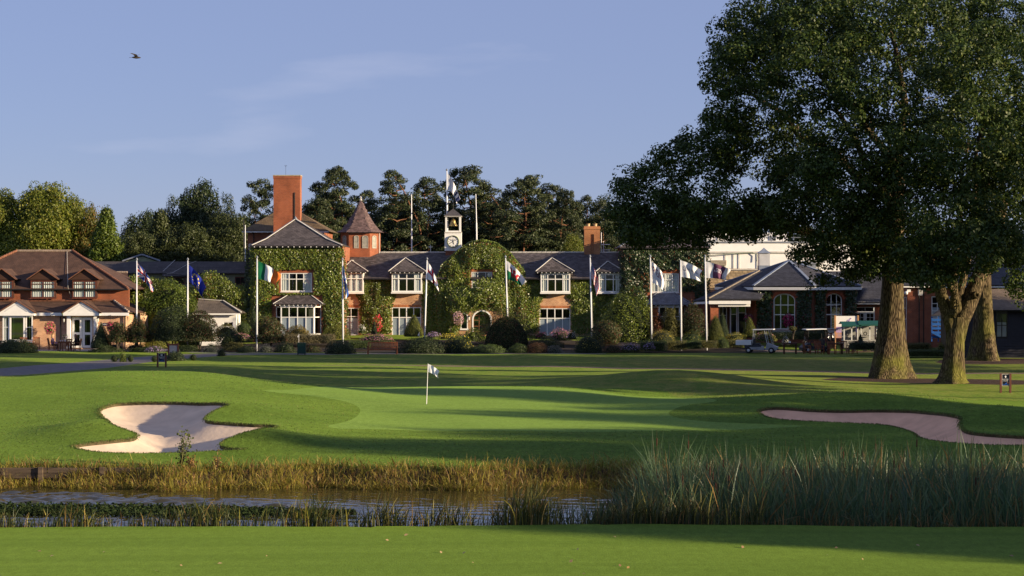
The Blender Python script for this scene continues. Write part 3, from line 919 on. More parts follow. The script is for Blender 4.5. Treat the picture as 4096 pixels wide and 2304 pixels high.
def rafter_ends(parent, a, b, step=0.5, s=0.07, m=None):
    a, b = Vector(a), Vector(b); n = max(1, int((b - a).length / step)); mb = MB()
    for k in range(n + 1):
        p = a.lerp(b, (k + 0.5) / (n + 1))
        mb.box(p.x - s / 2, p.x + s / 2, p.y - 0.12, p.y + 0.1, p.z - s / 2, p.z + s / 2)
    mb.build('rafter_ends', m or WHITE, parent)

# ------------------------------------------------------------------ main clubhouse
Y0 = 180.0
def bx(px): return X(px, Y0)
def bz(py): return Z(py, Y0)
ZE = Z(1113, 179.6); ZR = Z(1011, 184.6)
club = thing('clubhouse', 'long two storey brick clubhouse under dark slates with four hipped dormers', 'building', (bx(1930), Y0, 0.6))
gw = [(1375, 1434, 1231, 1341), (1568, 1684, 1229, 1346), (2158, 2281, 1233, 1339)]
uw = [(1366, 1453, 1092, 1168), (1567, 1687, 1092, 1167), (2163, 2280, 1095, 1168), (2395, 2486, 1096, 1168)]
holes = [rect(bx(a), bx(b), bz(d), bz(c)) for a, b, c, d in gw + [(2395, 2486, 1235, 1335)]]
holes += [rect(bx(a + 4), bx(b - 4), bz(d), ZE + 0.02) for a, b, c, d in uw]
out_ = [(bx(1360), 0.2), (bx(2500), 0.2), (bx(2500), ZE + 0.05), (bx(1360), ZE + 0.05)]
holes2 = [[(x, min(z, ZE - 0.02)) for x, z in h] for h in holes]
MB().wall(out_, holes2, Y0, 0.3).build('wall', BRICK, club)
MB().box(bx(1360), bx(2500), 188.8, 189.0, 0.2, ZE).build('back_wall', BRICK, club)
roof = MB()
rl, rr = bx(1330), bx(2505)
A = (rl, 179.5, ZE - 0.03); B = (rr, 179.5, ZE - 0.03); C_ = (rr, 184.6, ZR); D = (rl, 184.6, ZR)
E_ = (rr, 189.7, ZE); F_ = (rl, 189.7, ZE)
roof.slab([A, B, C_, D], 0.06); roof.slab([D, C_, E_, F_], 0.06)
roof.face([(rr, 180, ZE), (rr, 189, ZE), (rr, 184.6, ZR - 0.05)]); roof.face([(rl, 180, ZE), (rl, 184.6, ZR - 0.05), (rl, 189, ZE)])
croof = roof.build('roof', SLATEDK, club)
def in_dormer(p):
    for a, b, c, d in uw:
        xa, xb = X(a, 180.5), X(b, 180.5); w = (xb - xa) / 2; xc = (xa + xb) / 2
        if abs(p.x - xc) < w + 0.02 and p.z < ZE + 0.62: return True
    if X(1790, 180) < p.x < X(2080, 180) and p.z < ZE + 1.7: return True
    return False
slates(croof, [A, B, C_, D], (1, 0, 0), (0, 1, 0.46), 0.31, 0.235, 300, excl=in_dormer)
rt = MB()
k = 0; xx = rl
while xx < rr:
    MB().tube([(xx + 0.01, 184.6, ZR + 0.02), (min(xx + 0.44, rr), 184.6, ZR + 0.035)], 0.085, 6).build('ridge_tile', CREAM, croof); xx += 0.45
for a, b in ((rl + .2, bx(1745)), (bx(2108), rr)): MB().tube([(a, 179.42, ZE - 0.08), (b, 179.42, ZE - 0.08)], 0.06, 6).build('gutter', BLACK, club)
for a, b in ((1455, 1560), (2108, 2160), (2285, 2390)):
    rafter_ends(club, P(a, 1118, 179.7), P(b, 1118, 179.7), 0.42, 0.06)

def dormer(i, a, b, c, d, gx0, gx1, apx, apy, cols, curt):
    dm = MB(); yf = 179.35
    x0, x1 = X(a, yf), X(b, yf); z0, z1 = Z(d, yf), Z(c, yf)
    # cheeks and head
    dm.box(x0 - 0.02, x0 + 0.06, yf + 0.08, 182.0, z0 - 0.0, z1 + 0.06); dm.box(x1 - 0.06, x1 + 0.02, yf + 0.08, 182.0, z0, z1 + 0.06)
    dm.box(x0 - 0.02, x1 + 0.02, yf + 0.0, yf + 0.1, z1 + 0.002, z1 + 0.14)
    dob = dm.build('dormer', WHITE, club)
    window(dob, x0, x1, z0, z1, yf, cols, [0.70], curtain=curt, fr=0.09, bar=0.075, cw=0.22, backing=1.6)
    MB().box(x0 - 0.06, x1 + 0.06, yf - 0.06, Y0 - 0.004, z0 - 0.16, z0 - 0.08).build('apron', WHITE, dob)
    ye = yf - 0.25; ze = Z(1087, ye)
    L, Rr = (X(gx0, ye), ye, ze), (X(gx1, ye), ye, ze); ya = 180.5
    Ap = (X(apx, ya), ya, Z(apy, ya))
    slope = (ZR - ZE) / 5.1
    Bk = (Ap[0], 179.5 + (Ap[2] - ZE + 0.03) / slope, Ap[2]); vy = 179.5 + (ze - ZE + 0.03) / slope
    VL, VR = (L[0], vy, ze), (Rr[0], vy, ze)
    hr = MB(); hr.slab([L, Rr, Ap], 0.03); hr.slab([Ap, Bk, VL, L], 0.03); hr.slab([Rr, VR, Bk, Ap], 0.03)
    hro = hr.build('dormer_roof', SLATEDK, club)
    slates(hro, [L, Rr, Ap], (1, 0, 0), Vector(Ap) - (Vector(L) + Vector(Rr)) / 2, 0.29, 0.20, 60, lift=0.02)
    slates(hro, [Rr, VR, Bk, Ap], (0, 1, 0), Vector(Ap) - Vector(Rr), 0.29, 0.2, 0, lift=0.02)
    slates(hro, [VL, L, Ap, Bk], (0, -1, 0), Vector(Ap) - Vector(L), 0.29, 0.2, 0, lift=0.02)
    for e in (L, Rr): MB().bar(Vector(e) + Vector((0, 0, 0.06)), Vector(Ap) + Vector((0, -0.02, 0.06)), 0.11, 0.05).build('hip_flashing', CREAM, hro)
    MB().bar(Vector(Ap) + Vector((0, 0, 0.05)), Vector(Bk) + Vector((0, 0, 0.05)), 0.1, 0.05).build('ridge_tile', CREAM, hro)
    MB().box(L[0] + .02, Rr[0] - .02, ye + 0.02, ye + 0.09, ze - 0.11, ze - 0.035).build('eaves_board', BLACK, hro)
    rafter_ends(hro, (L[0], ye + 0.08, ze - 0.09), (Rr[0], ye + 0.08, ze - 0.09), 0.42, 0.07)
dormer(0, 1366, 1453, 1092, 1168, 1359, 1471, 1405, 1043, [0.44, 0.70], 'shutters')
dormer(1, 1567, 1687, 1092, 1167, 1553, 1703, 1621, 1033, [0.22, 0.5, 0.77], 'sides')
dormer(2, 2163, 2280, 1095, 1168, 2142, 2297, 2207, 1033, [0.24, 0.5, 0.76], 'sides')
dormer(3, 2395, 2486, 1096, 1168, 2383, 2498, 2431, 1047, [0.3, 0.64], 'sides')
window(club, bx(1375), bx(1434), bz(1341), bz(1231), Y0 + 0.015, [0.5], [0.68], curtain='blind', name='window')
window(club, bx(1568), bx(1684), bz(1346), bz(1229), Y0 + 0.015, [0.25, 0.5, 0.75], [0.65], curtain='blind', bar=0.08)
window(club, bx(2158), bx(2281), bz(1339), bz(1233), Y0 + 0.015, [0.25, 0.5, 0.75], [0.62], curtain='blind', bar=0.08)
window(club, bx(2395), bx(2486), bz(1335), bz(1235), Y0 + 0.015, [0.33, 0.66], [0.65], curtain='blind')
for a, b, t in ((1566, 1686, 1229), (2156, 2283, 1233), (1373, 1436, 1231)):
    n = int((bx(b) - bx(a)) / 0.115)
    s = MB()
    for k in range(n):
        x = bx(a) + k * 0.115; s.box(x + 0.006, x + 0.11, Y0 - 0.012, Y0 + 0.05, bz(t) + 0.004, bz(t) + 0.23)
    s.build('brick_lintel', mat('lintel brick', (0.40, 0.15, 0.06), 0.85, 0.2, 6, isl=0.25), club)
# aerial on the ridge
av = MB(); a0 = P(1722, 1012, 184.6); av.tube([a0, a0 + Vector((0, 0, 0.75))], 0.025, 6); av.bar(a0 + Vector((-.22, 0, .62)), a0 + Vector((.22, 0, .58)), .03); av.bar(a0 + Vector((-.15, 0, .5)), a0 + Vector((.15, 0, .5)), .03)
tag(av.build('aerial', WHITE), 'small white television aerial on the slate ridge left of the clock turret', 'aerial')

# ------------------------------------------------------------------ ivy-clad hipped tower on the left end
YT = 175.6
tx0, tx1 = X(1012, YT), X(1370, YT); zt0, zt1 = 0.1, Z(986, YT)
tower = thing('ivy_house', 'tall hip roofed house end smothered in ivy with a white bay window', 'building', ((tx0 + tx1) / 2, YT, zt0))
w1 = (X(1123, YT), X(1248, YT), Z(1166, YT), Z(1091, YT))
MB().wall(rect(tx0, tx1, zt0, zt1), [rect(*w1), rect(X(1110, YT), X(1270, YT), Z(1335, YT), Z(1226, YT))], YT, 0.3).build('wall', BRICKR, tower)
sw = MB(); sw.box(tx0, tx0 + 0.3, YT + 0.3, YT + 11, zt0, zt1); sw.box(tx1 - 0.3, tx1, YT + 0.3, YT + 11, zt0, zt1); sw.box(tx0, tx1, YT + 11, YT + 11.3, zt0, zt1)
sw.build('side_wall', BRICKR, tower)
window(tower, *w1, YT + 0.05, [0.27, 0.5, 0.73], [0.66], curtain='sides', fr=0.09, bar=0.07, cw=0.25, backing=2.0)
ye = YT - 0.45; zc = Z(983, ye); ya = YT + 3.9
L, Rr = Vector((X(1006, ye), ye, zc)), Vector((X(1368, ye), ye, zc)); Ap = Vector((X(1182, ya), ya, Z(878, ya)))
mid = 0.32
Lm = L.lerp(Ap, mid) - Vector((0, 0, 0.20)); Rm = Rr.lerp(Ap, mid) - Vector((0, 0, 0.20))
Bk = Ap + Vector((0, 4.2, 0)); LB_, RB_ = L + Vector((0, 11.5, 0)), Rr + Vector((0, 11.5, 0)); LBm, RBm = Lm + Vector((0, 8.5, 0)), Rm + Vector((0, 8.5, 0))
rf = MB(); rf.slab([L, Rr, Rm, Lm], 0.04); rf.slab([Lm, Rm, Ap], 0.04)
rf.slab([Rr, RB_, RBm, Rm], 0.04); rf.slab([Rm, RBm, Bk, Ap], 0.04); rf.slab([LB_, L, Lm, LBm], 0.04); rf.slab([LBm, Lm, Ap, Bk], 0.04); rf.slab([RB_, LB_, LBm, RBm], 0.04); rf.slab([RBm, LBm, Bk], .04)
tro = rf.build('roof', SLATEDK, tower)
upv = Ap - (Lm + Rm) / 2
slates(tro, [L, Rr, Rm, Lm], (1, 0, 0), Lm - L + Vector((0, 0, 0)), 0.30, 0.2, 120, lift=0.02)
slates(tro, [Lm, Rm, Ap], (1, 0, 0), upv, 0.30, 0.2, 180, lift=0.02)
slates(tro, [Rr, RB_, RBm, Rm], (0, 1, 0), Rm - Rr, 0.30, 0.2, 0, lift=0.02); slates(tro, [Rm, RBm, Bk, Ap], (0, 1, 0), Ap - Rm, 0.3, 0.2, 0, lift=0.02)
for e, em in ((L, Lm), (Rr, Rm)):
    h = MB(); up_ = Vector((0, -0.02, 0.07)); h.bar(e + up_, em + up_, 0.16, 0.05); h.bar(em + up_, Ap + up_, 0.16, 0.05); h.build('hip_flashing', CREAM, tro)
MB().lathe(Ap + Vector((0, 0, 0)), [(0.12, 0), (0.16, 0.1), (0.06, 0.2), (0.02, 0.3)], 8).build('finial', LEAD, tro)
MB().box(L.x, Rr.x, ye + 0.03, ye + 0.1, zc - 0.14, zc - 0.05).build('eaves_board', BLACK, tro)
rafter_ends(tower, (L.x, ye + 0.1, zc - 0.1), (Rr.x, ye + 0.1, zc - 0.1), 0.52, 0.075)
# bay window
def bay(parent, pxl, pxr, pyt, pyb, Yw, proj, roof_t, roof_l, roof_r, roof_b, ncol, rowf, blind=True, roofm=None, ridge=(0.3, 0.7)):
    yb = Yw - proj; x0, x1 = X(pxl, yb), X(pxr, yb); z0, z1 = Z(pyb, yb), Z(pyt, yb); s = proj * 0.55
    xa, xb = x0 + s, x1 - s
    bo = MB().box(xa, xb, yb + 0.08, Yw - 0.002, z1 + 0.002, z1 + 0.12).build('bay', WHITE, parent)
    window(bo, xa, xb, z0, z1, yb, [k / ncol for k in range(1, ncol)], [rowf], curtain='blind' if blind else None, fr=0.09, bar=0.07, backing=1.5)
    for sx, px_ in ((-1, x0), (1, x1)):
        a = Vector((px_, Yw - 0.02, 0)); b = Vector((xa if sx < 0 else xb, yb + 0.04, 0))
        if sx > 0: a, b = b, a
        d = (b - a); ln = d.length; d.normalize(); n = Vector((0, 0, 1)).cross(d)
        M = Matrix(((d.x, n.x, 0, a.x), (d.y, n.y, 0, a.y), (0, 0, 1, 0), (0, 0, 0, 1)))
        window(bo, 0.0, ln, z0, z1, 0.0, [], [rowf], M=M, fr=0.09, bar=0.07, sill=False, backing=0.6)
    yr = yb - 0.22; zb = Z(roof_b, yr); zt = Z(roof_t, Yw)
    l, r = Vector((X(roof_l, yr), yr, zb)), Vector((X(roof_r, yr), yr, zb)); wdt = r.x - l.x
    tl, tr = Vector((l.x + wdt * ridge[0], Yw - 0.02, zt)), Vector((l.x + wdt * ridge[1], Yw - 0.02, zt))
    l2, r2 = l + Vector((-0.18, 0.9, 0)), r + Vector((0.18, 0.9, 0))
    rm = MB(); rm.slab([l, r, tr, tl], 0.05); rm.slab([l2, l, tl], 0.05); rm.slab([r, r2, tr], 0.05); rm.face([l, l2, r2, r])
    ro = rm.build('bay_roof', SLATEDK, parent)
    slates(ro, [l, r, tr, tl], (1, 0, 0), tl - l, 0.26, 0.17, 60 if roofm is None else 0, m=roofm, lift=0.02)
    for a, b in ((l, tl), (r, tr)): MB().bar(a + Vector((0, 0, .06)), b + Vector((0, 0, .06)), 0.1, 0.04).build('hip_flashing', CREAM if roofm is None else LEAD, ro)
    rafter_ends(ro, l + Vector((0, .1, -.09)), r + Vector((0, .1, -.09)), 0.42, 0.07)
    return bo
bay(tower, 1099, 1281, 1226, 1339, YT, 0.95, 1180, 1092, 1291, 1217, 4, 0.62, ridge=(0.28, 0.72))

# ------------------------------------------------------------------ rear house with the great chimney
YH = 188.0
rh = thing('rear_house', 'hip roofed red brick house rising behind the ivy covered end', 'building', (X(1145, YH), YH, 0.7))
hx0, hx1 = X(990, YH), X(1296, YH); ez = Z(924, YH)
hw = MB(); hw.box(hx0, hx1, YH, YH + 9, 0.5, ez); hw.build('wall', BRICKR, rh)
l, r = Vector((hx0 - 0.5, YH - 0.5, ez)), Vector((hx1 + 0.5, YH - 0.5, ez)); l2, r2 = l + Vector((0, 10, 0)), r + Vector((0, 10, 0))
tl, tr = Vector((X(1105, YH + 4.5), YH + 4.5, Z(845, YH + 4.5))), Vector((X(1195, YH + 4.5), YH + 4.5, Z(845, YH + 4.5)))
TILEL = coursemat('lichened tiles', (0.13, 0.085, 0.05), (0.17, 0.12, 0.06), 0.12, 0.17, 0.02)
q = MB(); q.slab([l, r, tr, tl], 0.05); q.slab([l2, l, tl], 0.05); q.slab([r, r2, tr], 0.05); q.slab([r2, l2, tl, tr], 0.05); ro = q.build('roof', TILEL, rh)
MB().box(l.x + 0.03, r.x - 0.03, l.y + 0.02, l.y + 0.1, ez - 0.14, ez - 0.05).build('eaves_board', WHITE, ro)
rafter_ends(rh, l + Vector((0, .1, -.12)), r + Vector((0, .1, -.12)), 0.55, 0.08)
dp = MB(); dp.tube([(hx0 + 0.6, YH - 0.09, 0.6), (hx0 + 0.6, YH - 0.09, ez - 0.3), (hx0 + 0.45, YH - 0.3, ez - 0.1)], 0.05, 6); dp.build('drainpipe', BLACK, rh)
window(rh, hx0 + 0.12, hx0 + 0.42, ez - 2.3, ez - 1.2, YH - 0.03, [], [0.5], fr=0.05)
YC = 186.0
ch = thing('chimney', 'massive tall plain red brick chimney with a thin pale capping', 'chimney', (X(1147, YC), YC, Z(930, YC)))
c0, c1, czt = X(1094, YC), X(1200, YC), Z(704, YC)
cs = MB(); cs.box(c0, c1, YC, YC + 1.5, Z(940, YC), czt - 0.25); cs.box(c0 - 0.035, c1 + 0.035, YC - 0.035, YC + 1.535, czt - 0.25, czt); cs.build('shaft', BRICKR, ch)
MB().box(c0 - 0.06, c1 + 0.06, YC - 0.06, YC + 1.56, czt + 0.002, czt + 0.10).build('capping', mat('weathered capping', (0.36, 0.30, 0.22), 0.9, 0.25, 3), ch)
MB().tube([(X(1179, YC), YC - 0.04, Z(880, YC)), (X(1179, YC), YC - 0.04, Z(770, YC))], 0.035, 6).build('cable', BLACK, ch)
MB().tube([P(1143, 700, YC), P(1143, 660, YC)], 0.012, 5).bar(P(1138, 661, YC), P(1143, 666, YC), 0.02).bar(P(1148, 661, YC), P(1143, 666, YC), 0.02).build('lightning_rod', BLACK, ch)
for dx, h_, lb in ((975, 880, 'thin dark pole standing left of the chimney house'), (981, 900, 'slim pale pole beside the dark one left of the chimney house')):
    ob = MB().tube([P(dx, 1050, 187), P(dx, h_, 187)], 0.045, 6).build('mast', BLACK if dx == 975 else STEELW); tag(ob, lb, 'mast')

# ------------------------------------------------------------------ turret with the slated spire
YO = 185.5
cxo = X(1443, YO); hw_ = X(1520, YO) - cxo; ch_ = hw_ * 0.46
def oct_ring(r, c, z):
    pts = [(-c, -r), (c, -r), (r, -c), (r, c), (c, r), (-c, r), (-r, c), (-r, -c)]
    return [Vector((cxo + a, YO + b, z)) for a, b in pts]
tz0, tz1 = Z(1012, 183.8), Z(926, 183.8)
ot = thing('spire_turret', 'small octagonal brick turret with louvred openings under a flared slate spire', 'turret', (cxo, YO, tz0))
fr_ = hw_ - ch_
ring0, ring1 = oct_ring(hw_, fr_, tz0 - 0.6), oct_ring(hw_, fr_, tz1)
ow = MB()
for k in range(8): ow.face([ring0[k], ring0[(k + 1) % 8], ring1[(k + 1) % 8], ring1[k]])
ow.build('wall', BRICKR, ot)
sp = MB(); prof = [(1.30, 0.0), (1.02, 0.28), (0.72, 0.95), (0.40, 1.95), (0.02, 3.35)]
apz = Z(797, YO); sc_ = (apz - tz1) / 3.35
rings = [oct_ring(hw_ * a / 1.08, fr_ * a / 1.08, tz1 + h * sc_ - 0.05) for a, h in prof]
rings[0] = oct_ring(hw_ * 1.2, fr_ * 1.2, tz1 - 0.08)
for a, b in zip(rings, rings[1:]):
    for k in range(8): sp.face([a[k], a[(k + 1) % 8], b[(k + 1) % 8], b[k]])
sp.face(list(reversed(rings[0])))
spo = sp.build('spire', coursemat('purple spire slates', (0.135, 0.092, 0.088), (0.105, 0.08, 0.085), 0.12, 0.22, 0.02), ot)
for a, b in zip(rings, rings[1:-1] + [rings[-1]]):
    for k in (7, 0, 1):
        pl = [a[k], a[(k + 1) % 8], b[(k + 1) % 8], b[k]]
        slates(spo, pl, a[(k + 1) % 8] - a[k], (b[k] + b[(k + 1) % 8] - a[k] - a[(k + 1) % 8]), 0.19, 0.13, 0, m=mat('spire slate', (0.13, 0.085, 0.08), 0.7, 0.3, 3, isl=0.3), lift=0.012, gap=0.008)
MB().lathe((cxo, YO, apz - 0.12), [(0.14, 0), (0.11, 0.14), (0.05, 0.2), (0.07, 0.3), (0.01, 0.42)], 8).build('finial', CREAM, spo)
MB().box(cxo - fr_ * 1.1, cxo + fr_ * 1.1, YO - hw_ * 1.16, YO - hw_ * 1.1, tz1 - 0.16, tz1 - 0.09).build('eaves_board', BLACK, ot)
LOUV = mat('grey louvres', (0.42, 0.40, 0.34), 0.7, 0.15, 5)
def louvre(a, b, pos, wid, zb, zt_):
    d = (b - a).normalized(); n = Vector((0, 0, 1)).cross(d); o = a + d * pos; o.z = 0
    M = Matrix(((d.x, n.x, 0, o.x), (d.y, n.y, 0, o.y), (0, 0, 1, 0), (0, 0, 0, 1)))
    x0, x1 = -wid / 2, wid / 2; rise = wid * 0.3; f = MB(M)
    pts = arch_pts(x0, x1, zb, zt_, rise, 10); pin = arch_pts(x0 + .05, x1 - .05, zb + .05, zt_ - .05, rise, 10)
    for k in range(len(pts)):
        k2 = (k + 1) % len(pts); p, q2, s, t = pts[k], pts[k2], pin[k2], pin[k]
        f.face([(p[0], -.05, p[1]), (q2[0], -.05, q2[1]), (s[0], -.05, s[1]), (t[0], -.05, t[1])])
        f.face([(p[0], -.05, p[1]), (p[0], .02, p[1]), (q2[0], .02, q2[1]), (q2[0], -.05, q2[1])])
    fo = f.build('louvre', LOUV, ot)
    MB(M).face([(x, -0.004, z) for x, z in pin]).build('slat_shade_sheet', DARKIN, fo)  # near-black face painting the shade behind the slats
    zz = zb + 0.07
    while zz < zt_ - rise * 0.7:
        MB(M).face([(x0 + .05, -.045, zz), (x1 - .05, -.045, zz), (x1 - .05, -.012, zz + .08), (x0 + .05, -.012, zz + .08)]).build('slat', LOUV, fo); zz += 0.115
zl0, zl1 = Z(993, 183.8), Z(942, 183.8)
f0, f1 = Vector(ring1[0]), Vector(ring1[1]); e0, e1 = Vector(ring1[1]), Vector(ring1[2]); d0, d1 = Vector(ring1[7]), Vector(ring1[0])
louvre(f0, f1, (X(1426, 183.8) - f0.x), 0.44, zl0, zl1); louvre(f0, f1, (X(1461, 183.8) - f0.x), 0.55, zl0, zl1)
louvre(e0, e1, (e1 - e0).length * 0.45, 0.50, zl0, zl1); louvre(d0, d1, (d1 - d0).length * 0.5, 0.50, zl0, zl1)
MB().tube([(ring1[2].x, ring1[2].y - 0.05, tz0 - .2), (ring1[2].x, ring1[2].y - 0.05, tz1 - 0.1)], 0.04, 6).build('downpipe', CREAM, ot)

# ------------------------------------------------------------------ clock turret
YK = 184.0
kx = X(1812, YK); hk = (X(1846, YK) - X(1779, YK)) / 2
ck = thing('clock_turret', 'white clock and bell turret with a brick foot on the clubhouse ridge', 'turret', (kx, YK, Z(1028, YK)))
z_a, z_b, z_c, z_d = Z(1030, YK), Z(1003, YK), Z(929, YK), Z(864, YK)
MB().box(kx - hk * .9, kx + hk * .9, YK + .05, YK + 2 * hk * .95, z_a - 0.5, z_b).build('foot', BRICKR, ck)
MB().box(kx - hk * .98, kx + hk * .6, YK - .05, YK + .03, z_a - .12, z_a - .02).build('lead_flashing', CREAM, ck)
MB().box(kx - hk, kx + hk, YK, YK + 2 * hk, z_b + .002, z_c).build('clock_case', WHITE, ck)
val = MB()
for k in range(11):
    x = kx - hk + (2 * hk) * (k + 0.5) / 11
    pts = [(x + 0.075 * math.cos(a), YK - 0.02, z_c - 0.02 - 0.075 * abs(math.sin(a))) for a in [PI * j / 6 for j in range(7)]]
    val.face(pts)
val.box(kx - hk - .02, kx + hk + .02, YK - .03, YK + 2 * hk + .02, z_c - .015, z_c + .03); val.build('valance', CREAM, ck)
bf = MB(); pw = 0.16; hb = hk * 0.93
for sx in (-1, 1):
    for sy in (0, 1):
        x = kx + sx * (hb - pw / 2); y = YK + 0.1 + sy * (2 * hb - pw) + pw / 2
        bf.box(x - pw / 2, x + pw / 2, y - pw / 2, y + pw / 2, z_c + .032, z_d)
for sy in (0, 1):
    y = YK + 0.1 + sy * (2 * hb - pw)
    bf.box(kx - hb + pw, kx + hb - pw, y + .01, y + pw - .01, z_c + .032, z_c + .15); bf.box(kx - hb + pw, kx + hb - pw, y + .01, y + pw - .01, z_d - .09, z_d)
for sx in (-1, 1):
    x = kx + sx * (hb - pw / 2); bf.box(x - .05, x + .05, YK + .1 + pw, YK + .1 + 2 * hb - pw, z_c + .032, z_c + .15); bf.box(x - .05, x + .05, YK + .1 + pw, YK + .1 + 2 * hb - pw, z_d - .09, z_d)
bf.build('bell_frame', WHITE, ck)
cr = MB(); hc = hk * 1.06; base = [Vector((kx + sx * hc, YK + hk + sy * hc, z_d + .02)) for sx, sy in ((-1, -1), (1, -1), (1, 1), (-1, 1))]; ap = Vector((kx, YK + hk, Z(834, YK + hk)))
for k in range(4): cr.face([base[k], base[(k + 1) % 4], ap])
cr.face(base[::-1]); cr.build('roof', mat('grey lead roof', (0.075, 0.068, 0.07), 0.6, 0.2, 4), ck)
MB().box(kx - hc + .02, kx + hc - .02, YK + hk - hc + .02, YK + hk + hc - .02, z_d - .05, z_d + .018).build('cornice', CREAM, ck)
BRONZE = mat('brass bell', (0.42, 0.30, 0.12), 0.35, 0.2, 5, metal=0.8)
zb_ = Z(904, YK + hk)
bell = MB().lathe((kx, YK + hk, zb_), [(0.40, 0), (0.39, 0.04), (0.29, 0.16), (0.235, 0.36), (0.21, 0.5), (0.15, 0.6), (0.04, 0.63), (0.03, 0.85)], 18).build('bell', BRONZE, ck, smooth=True)
# clock
YF = YK - 0.02; cc = Vector((kx + 0.02, YF, Z(966, YK))); rc = 0.56
GILT = mat('verdigris gilt rim', (0.20, 0.27, 0.15), 0.5, 0.3, 8)
MB().lathe(cc + Vector((0, 0.0, 0)), [(rc * .86, 0.02), (rc, 0.02), (rc, -0.09), (rc * .93, -0.11), (rc * .86, -0.09)], 36, axis='y', cap=False).build('clock_rim', GILT, ck)
cogs = MB()
for k in range(60):
    a = 2 * PI * k / 60; cogs.bar(cc + Vector((rc * .87 * math.cos(a), -.115, rc * .87 * math.sin(a))), cc + Vector((rc * .98 * math.cos(a), -.115, rc * .98 * math.sin(a))), .022, .015, up=(0, 1, 0))
cogs.build('rim_fluting', BRONZE, ck)
dial = MB().lathe(cc, [(rc * .86, 0), (rc * .86, -.06)], 36, axis='y').build('dial', WHITE, ck)
mk = MB()
for k in range(12):
    a = 2 * PI * k / 12; mk.bar(cc + Vector((rc * .64 * math.sin(a), -.068, rc * .64 * math.cos(a))), cc + Vector((rc * .78 * math.sin(a), -.068, rc * .78 * math.cos(a))), .035, .01, up=(0, 1, 0))
mk.build('hour_marks', BLACK, dial)
def hand(ang, ln, w):
    a = math.radians(ang); d = Vector((math.sin(a), 0, math.cos(a)))
    MB().bar(cc - d * 0.08 + Vector((0, -.08, 0)), cc + d * ln + Vector((0, -.08, 0)), w, .012, up=(0, 1, 0)).build('clock_hand', BLACK, dial)
hand(168, rc * .50, .04); hand(240, rc * .66, .032)
def text(s, loc, size, m, parent=None, align='CENTER', rz=0.0, rx=PI / 2, ext=0.003, name='lettering'):
    cu = bpy.data.curves.new(name, 'FONT'); cu.body = s; cu.size = size; cu.align_x = align; cu.align_y = 'CENTER'; cu.extrude = ext; cu.resolution_u = 2
    tmp = bpy.data.objects.new(name, cu); link(tmp)
    me = bpy.data.meshes.new_from_object(tmp.evaluated_get(bpy.context.evaluated_depsgraph_get()))
    bpy.data.objects.remove(tmp); bpy.data.curves.remove(cu)
    me.materials.clear(); me.materials.append(m)
    Mx = Matrix.Translation(loc) @ Matrix.Rotation(rz, 4, 'Z') @ Matrix.Rotation(rx, 4, 'X')
    me.transform(Mx)
    return np_obj(name, me, parent)
text('ROLEX', cc + Vector((0, -.07, rc * .22)), 0.17, BLACK, dial)
MB().bar(cc + Vector((-.035, -.07, rc * .42)), cc + Vector((.035, -.07, rc * .42)), .02, .006).bar(cc + Vector((0, -.07, rc * .42)), cc + Vector((0, -.07, rc * .5)), .03, .006).build('crown_mark', BLACK, dial)
# weather vane
wv = thing('weather_vane', 'black wrought iron weather vane with N and S letters above the clock turret', 'weather vane', ap)
v = MB(); v.tube([ap, ap + Vector((0, 0, 1.05))], .02, 6); v.lathe(ap + Vector((0, 0, .1)), [(0.02, 0), (.06, .06), (.02, .12)], 8)
v.bar(ap + Vector((-.36, 0, .5)), ap + Vector((.36, 0, .5)), .025); v.bar(ap + Vector((0, -.3, .5)), ap + Vector((0, .3, .5)), .025); v.bar(ap + Vector((-.3, 0, .95)), ap + Vector((.35, 0, .95)), .025)
v.build('vane_frame', BLACK, wv)
text('N', ap + Vector((-.34, -.02, .58)), .22, WHITE, wv, name='letter'); text('S', ap + Vector((.33, -.02, .53)), .22, WHITE, wv, name='letter')
for px_, pt, pb, lb in ((1646, 778, 1012, 'slim bare white pole on the roof between the spire and the clock turret'), (1905, 776, 975, 'slim bare white pole rising behind the ivy dome right of the clock turret')):
    m_ = thing('lightning_mast', lb, 'mast', P(px_, pb, 186))
    b_ = P(px_ + (1 if px_ < 1700 else 3), pb, 186); t_ = P(px_ if px_ < 1700 else 1903, pt, 186); md = b_.lerp(t_, .42)
    MB().tube([b_ - Vector((0, 0, 1.5)), md], .06, 8).build('lower_pole', STEELW, m_); MB().tube([md, t_], [.045, .035], 8).build('upper_pole', STEELW, m_)

# ------------------------------------------------------------------ central ivy gable and arched porch
YG = 179.75
gp = [(1742, 1345), (2108, 1345), (2112, 1180), (2095, 1090), (2040, 1020), (1985, 980), (1930, 968), (1880, 978), (1830, 1010), (1775, 1060), (1745, 1120)]
gab = thing('entrance_gable', 'brick entrance gable hidden under a dome of ivy', 'building', (X(1925, YG), YG, 0.7))
go = [(X(a, YG), Z(b, YG)) for a, b in gp]
wn = rect(X(1886, YG), X(1969, YG), Z(1152, YG), Z(1087, YG))
MB().wall(go, [wn], YG, 0.25).build('wall', BRICKR, gab)
back = MB(); n = len(go)
for k in range(n):
    a, b = go[k], go[(k + 1) % n]; back.face([(a[0], YG + .25, a[1]), (b[0], YG + .25, b[1]), (b[0], 185, b[1]), (a[0], 185, a[1])])
back.build('roof_core', SLATEDK, gab)
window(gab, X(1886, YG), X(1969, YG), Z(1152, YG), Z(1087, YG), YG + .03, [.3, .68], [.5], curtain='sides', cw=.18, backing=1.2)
lt = MB()
for k in range(16): lt.box(wn[0][0] + k * .117 + .004, wn[0][0] + k * .117 + .11, YG - .015, YG + .05, wn[2][1] + .004, wn[2][1] + .22)
lt.build('brick_lintel', MATS['lintel brick'], gab)
YP = 179.0
porch = thing('porch', 'arched brick porch with a white rimmed timber door under hanging ivy', 'porch', (X(1930, YP), YP, 0.6))
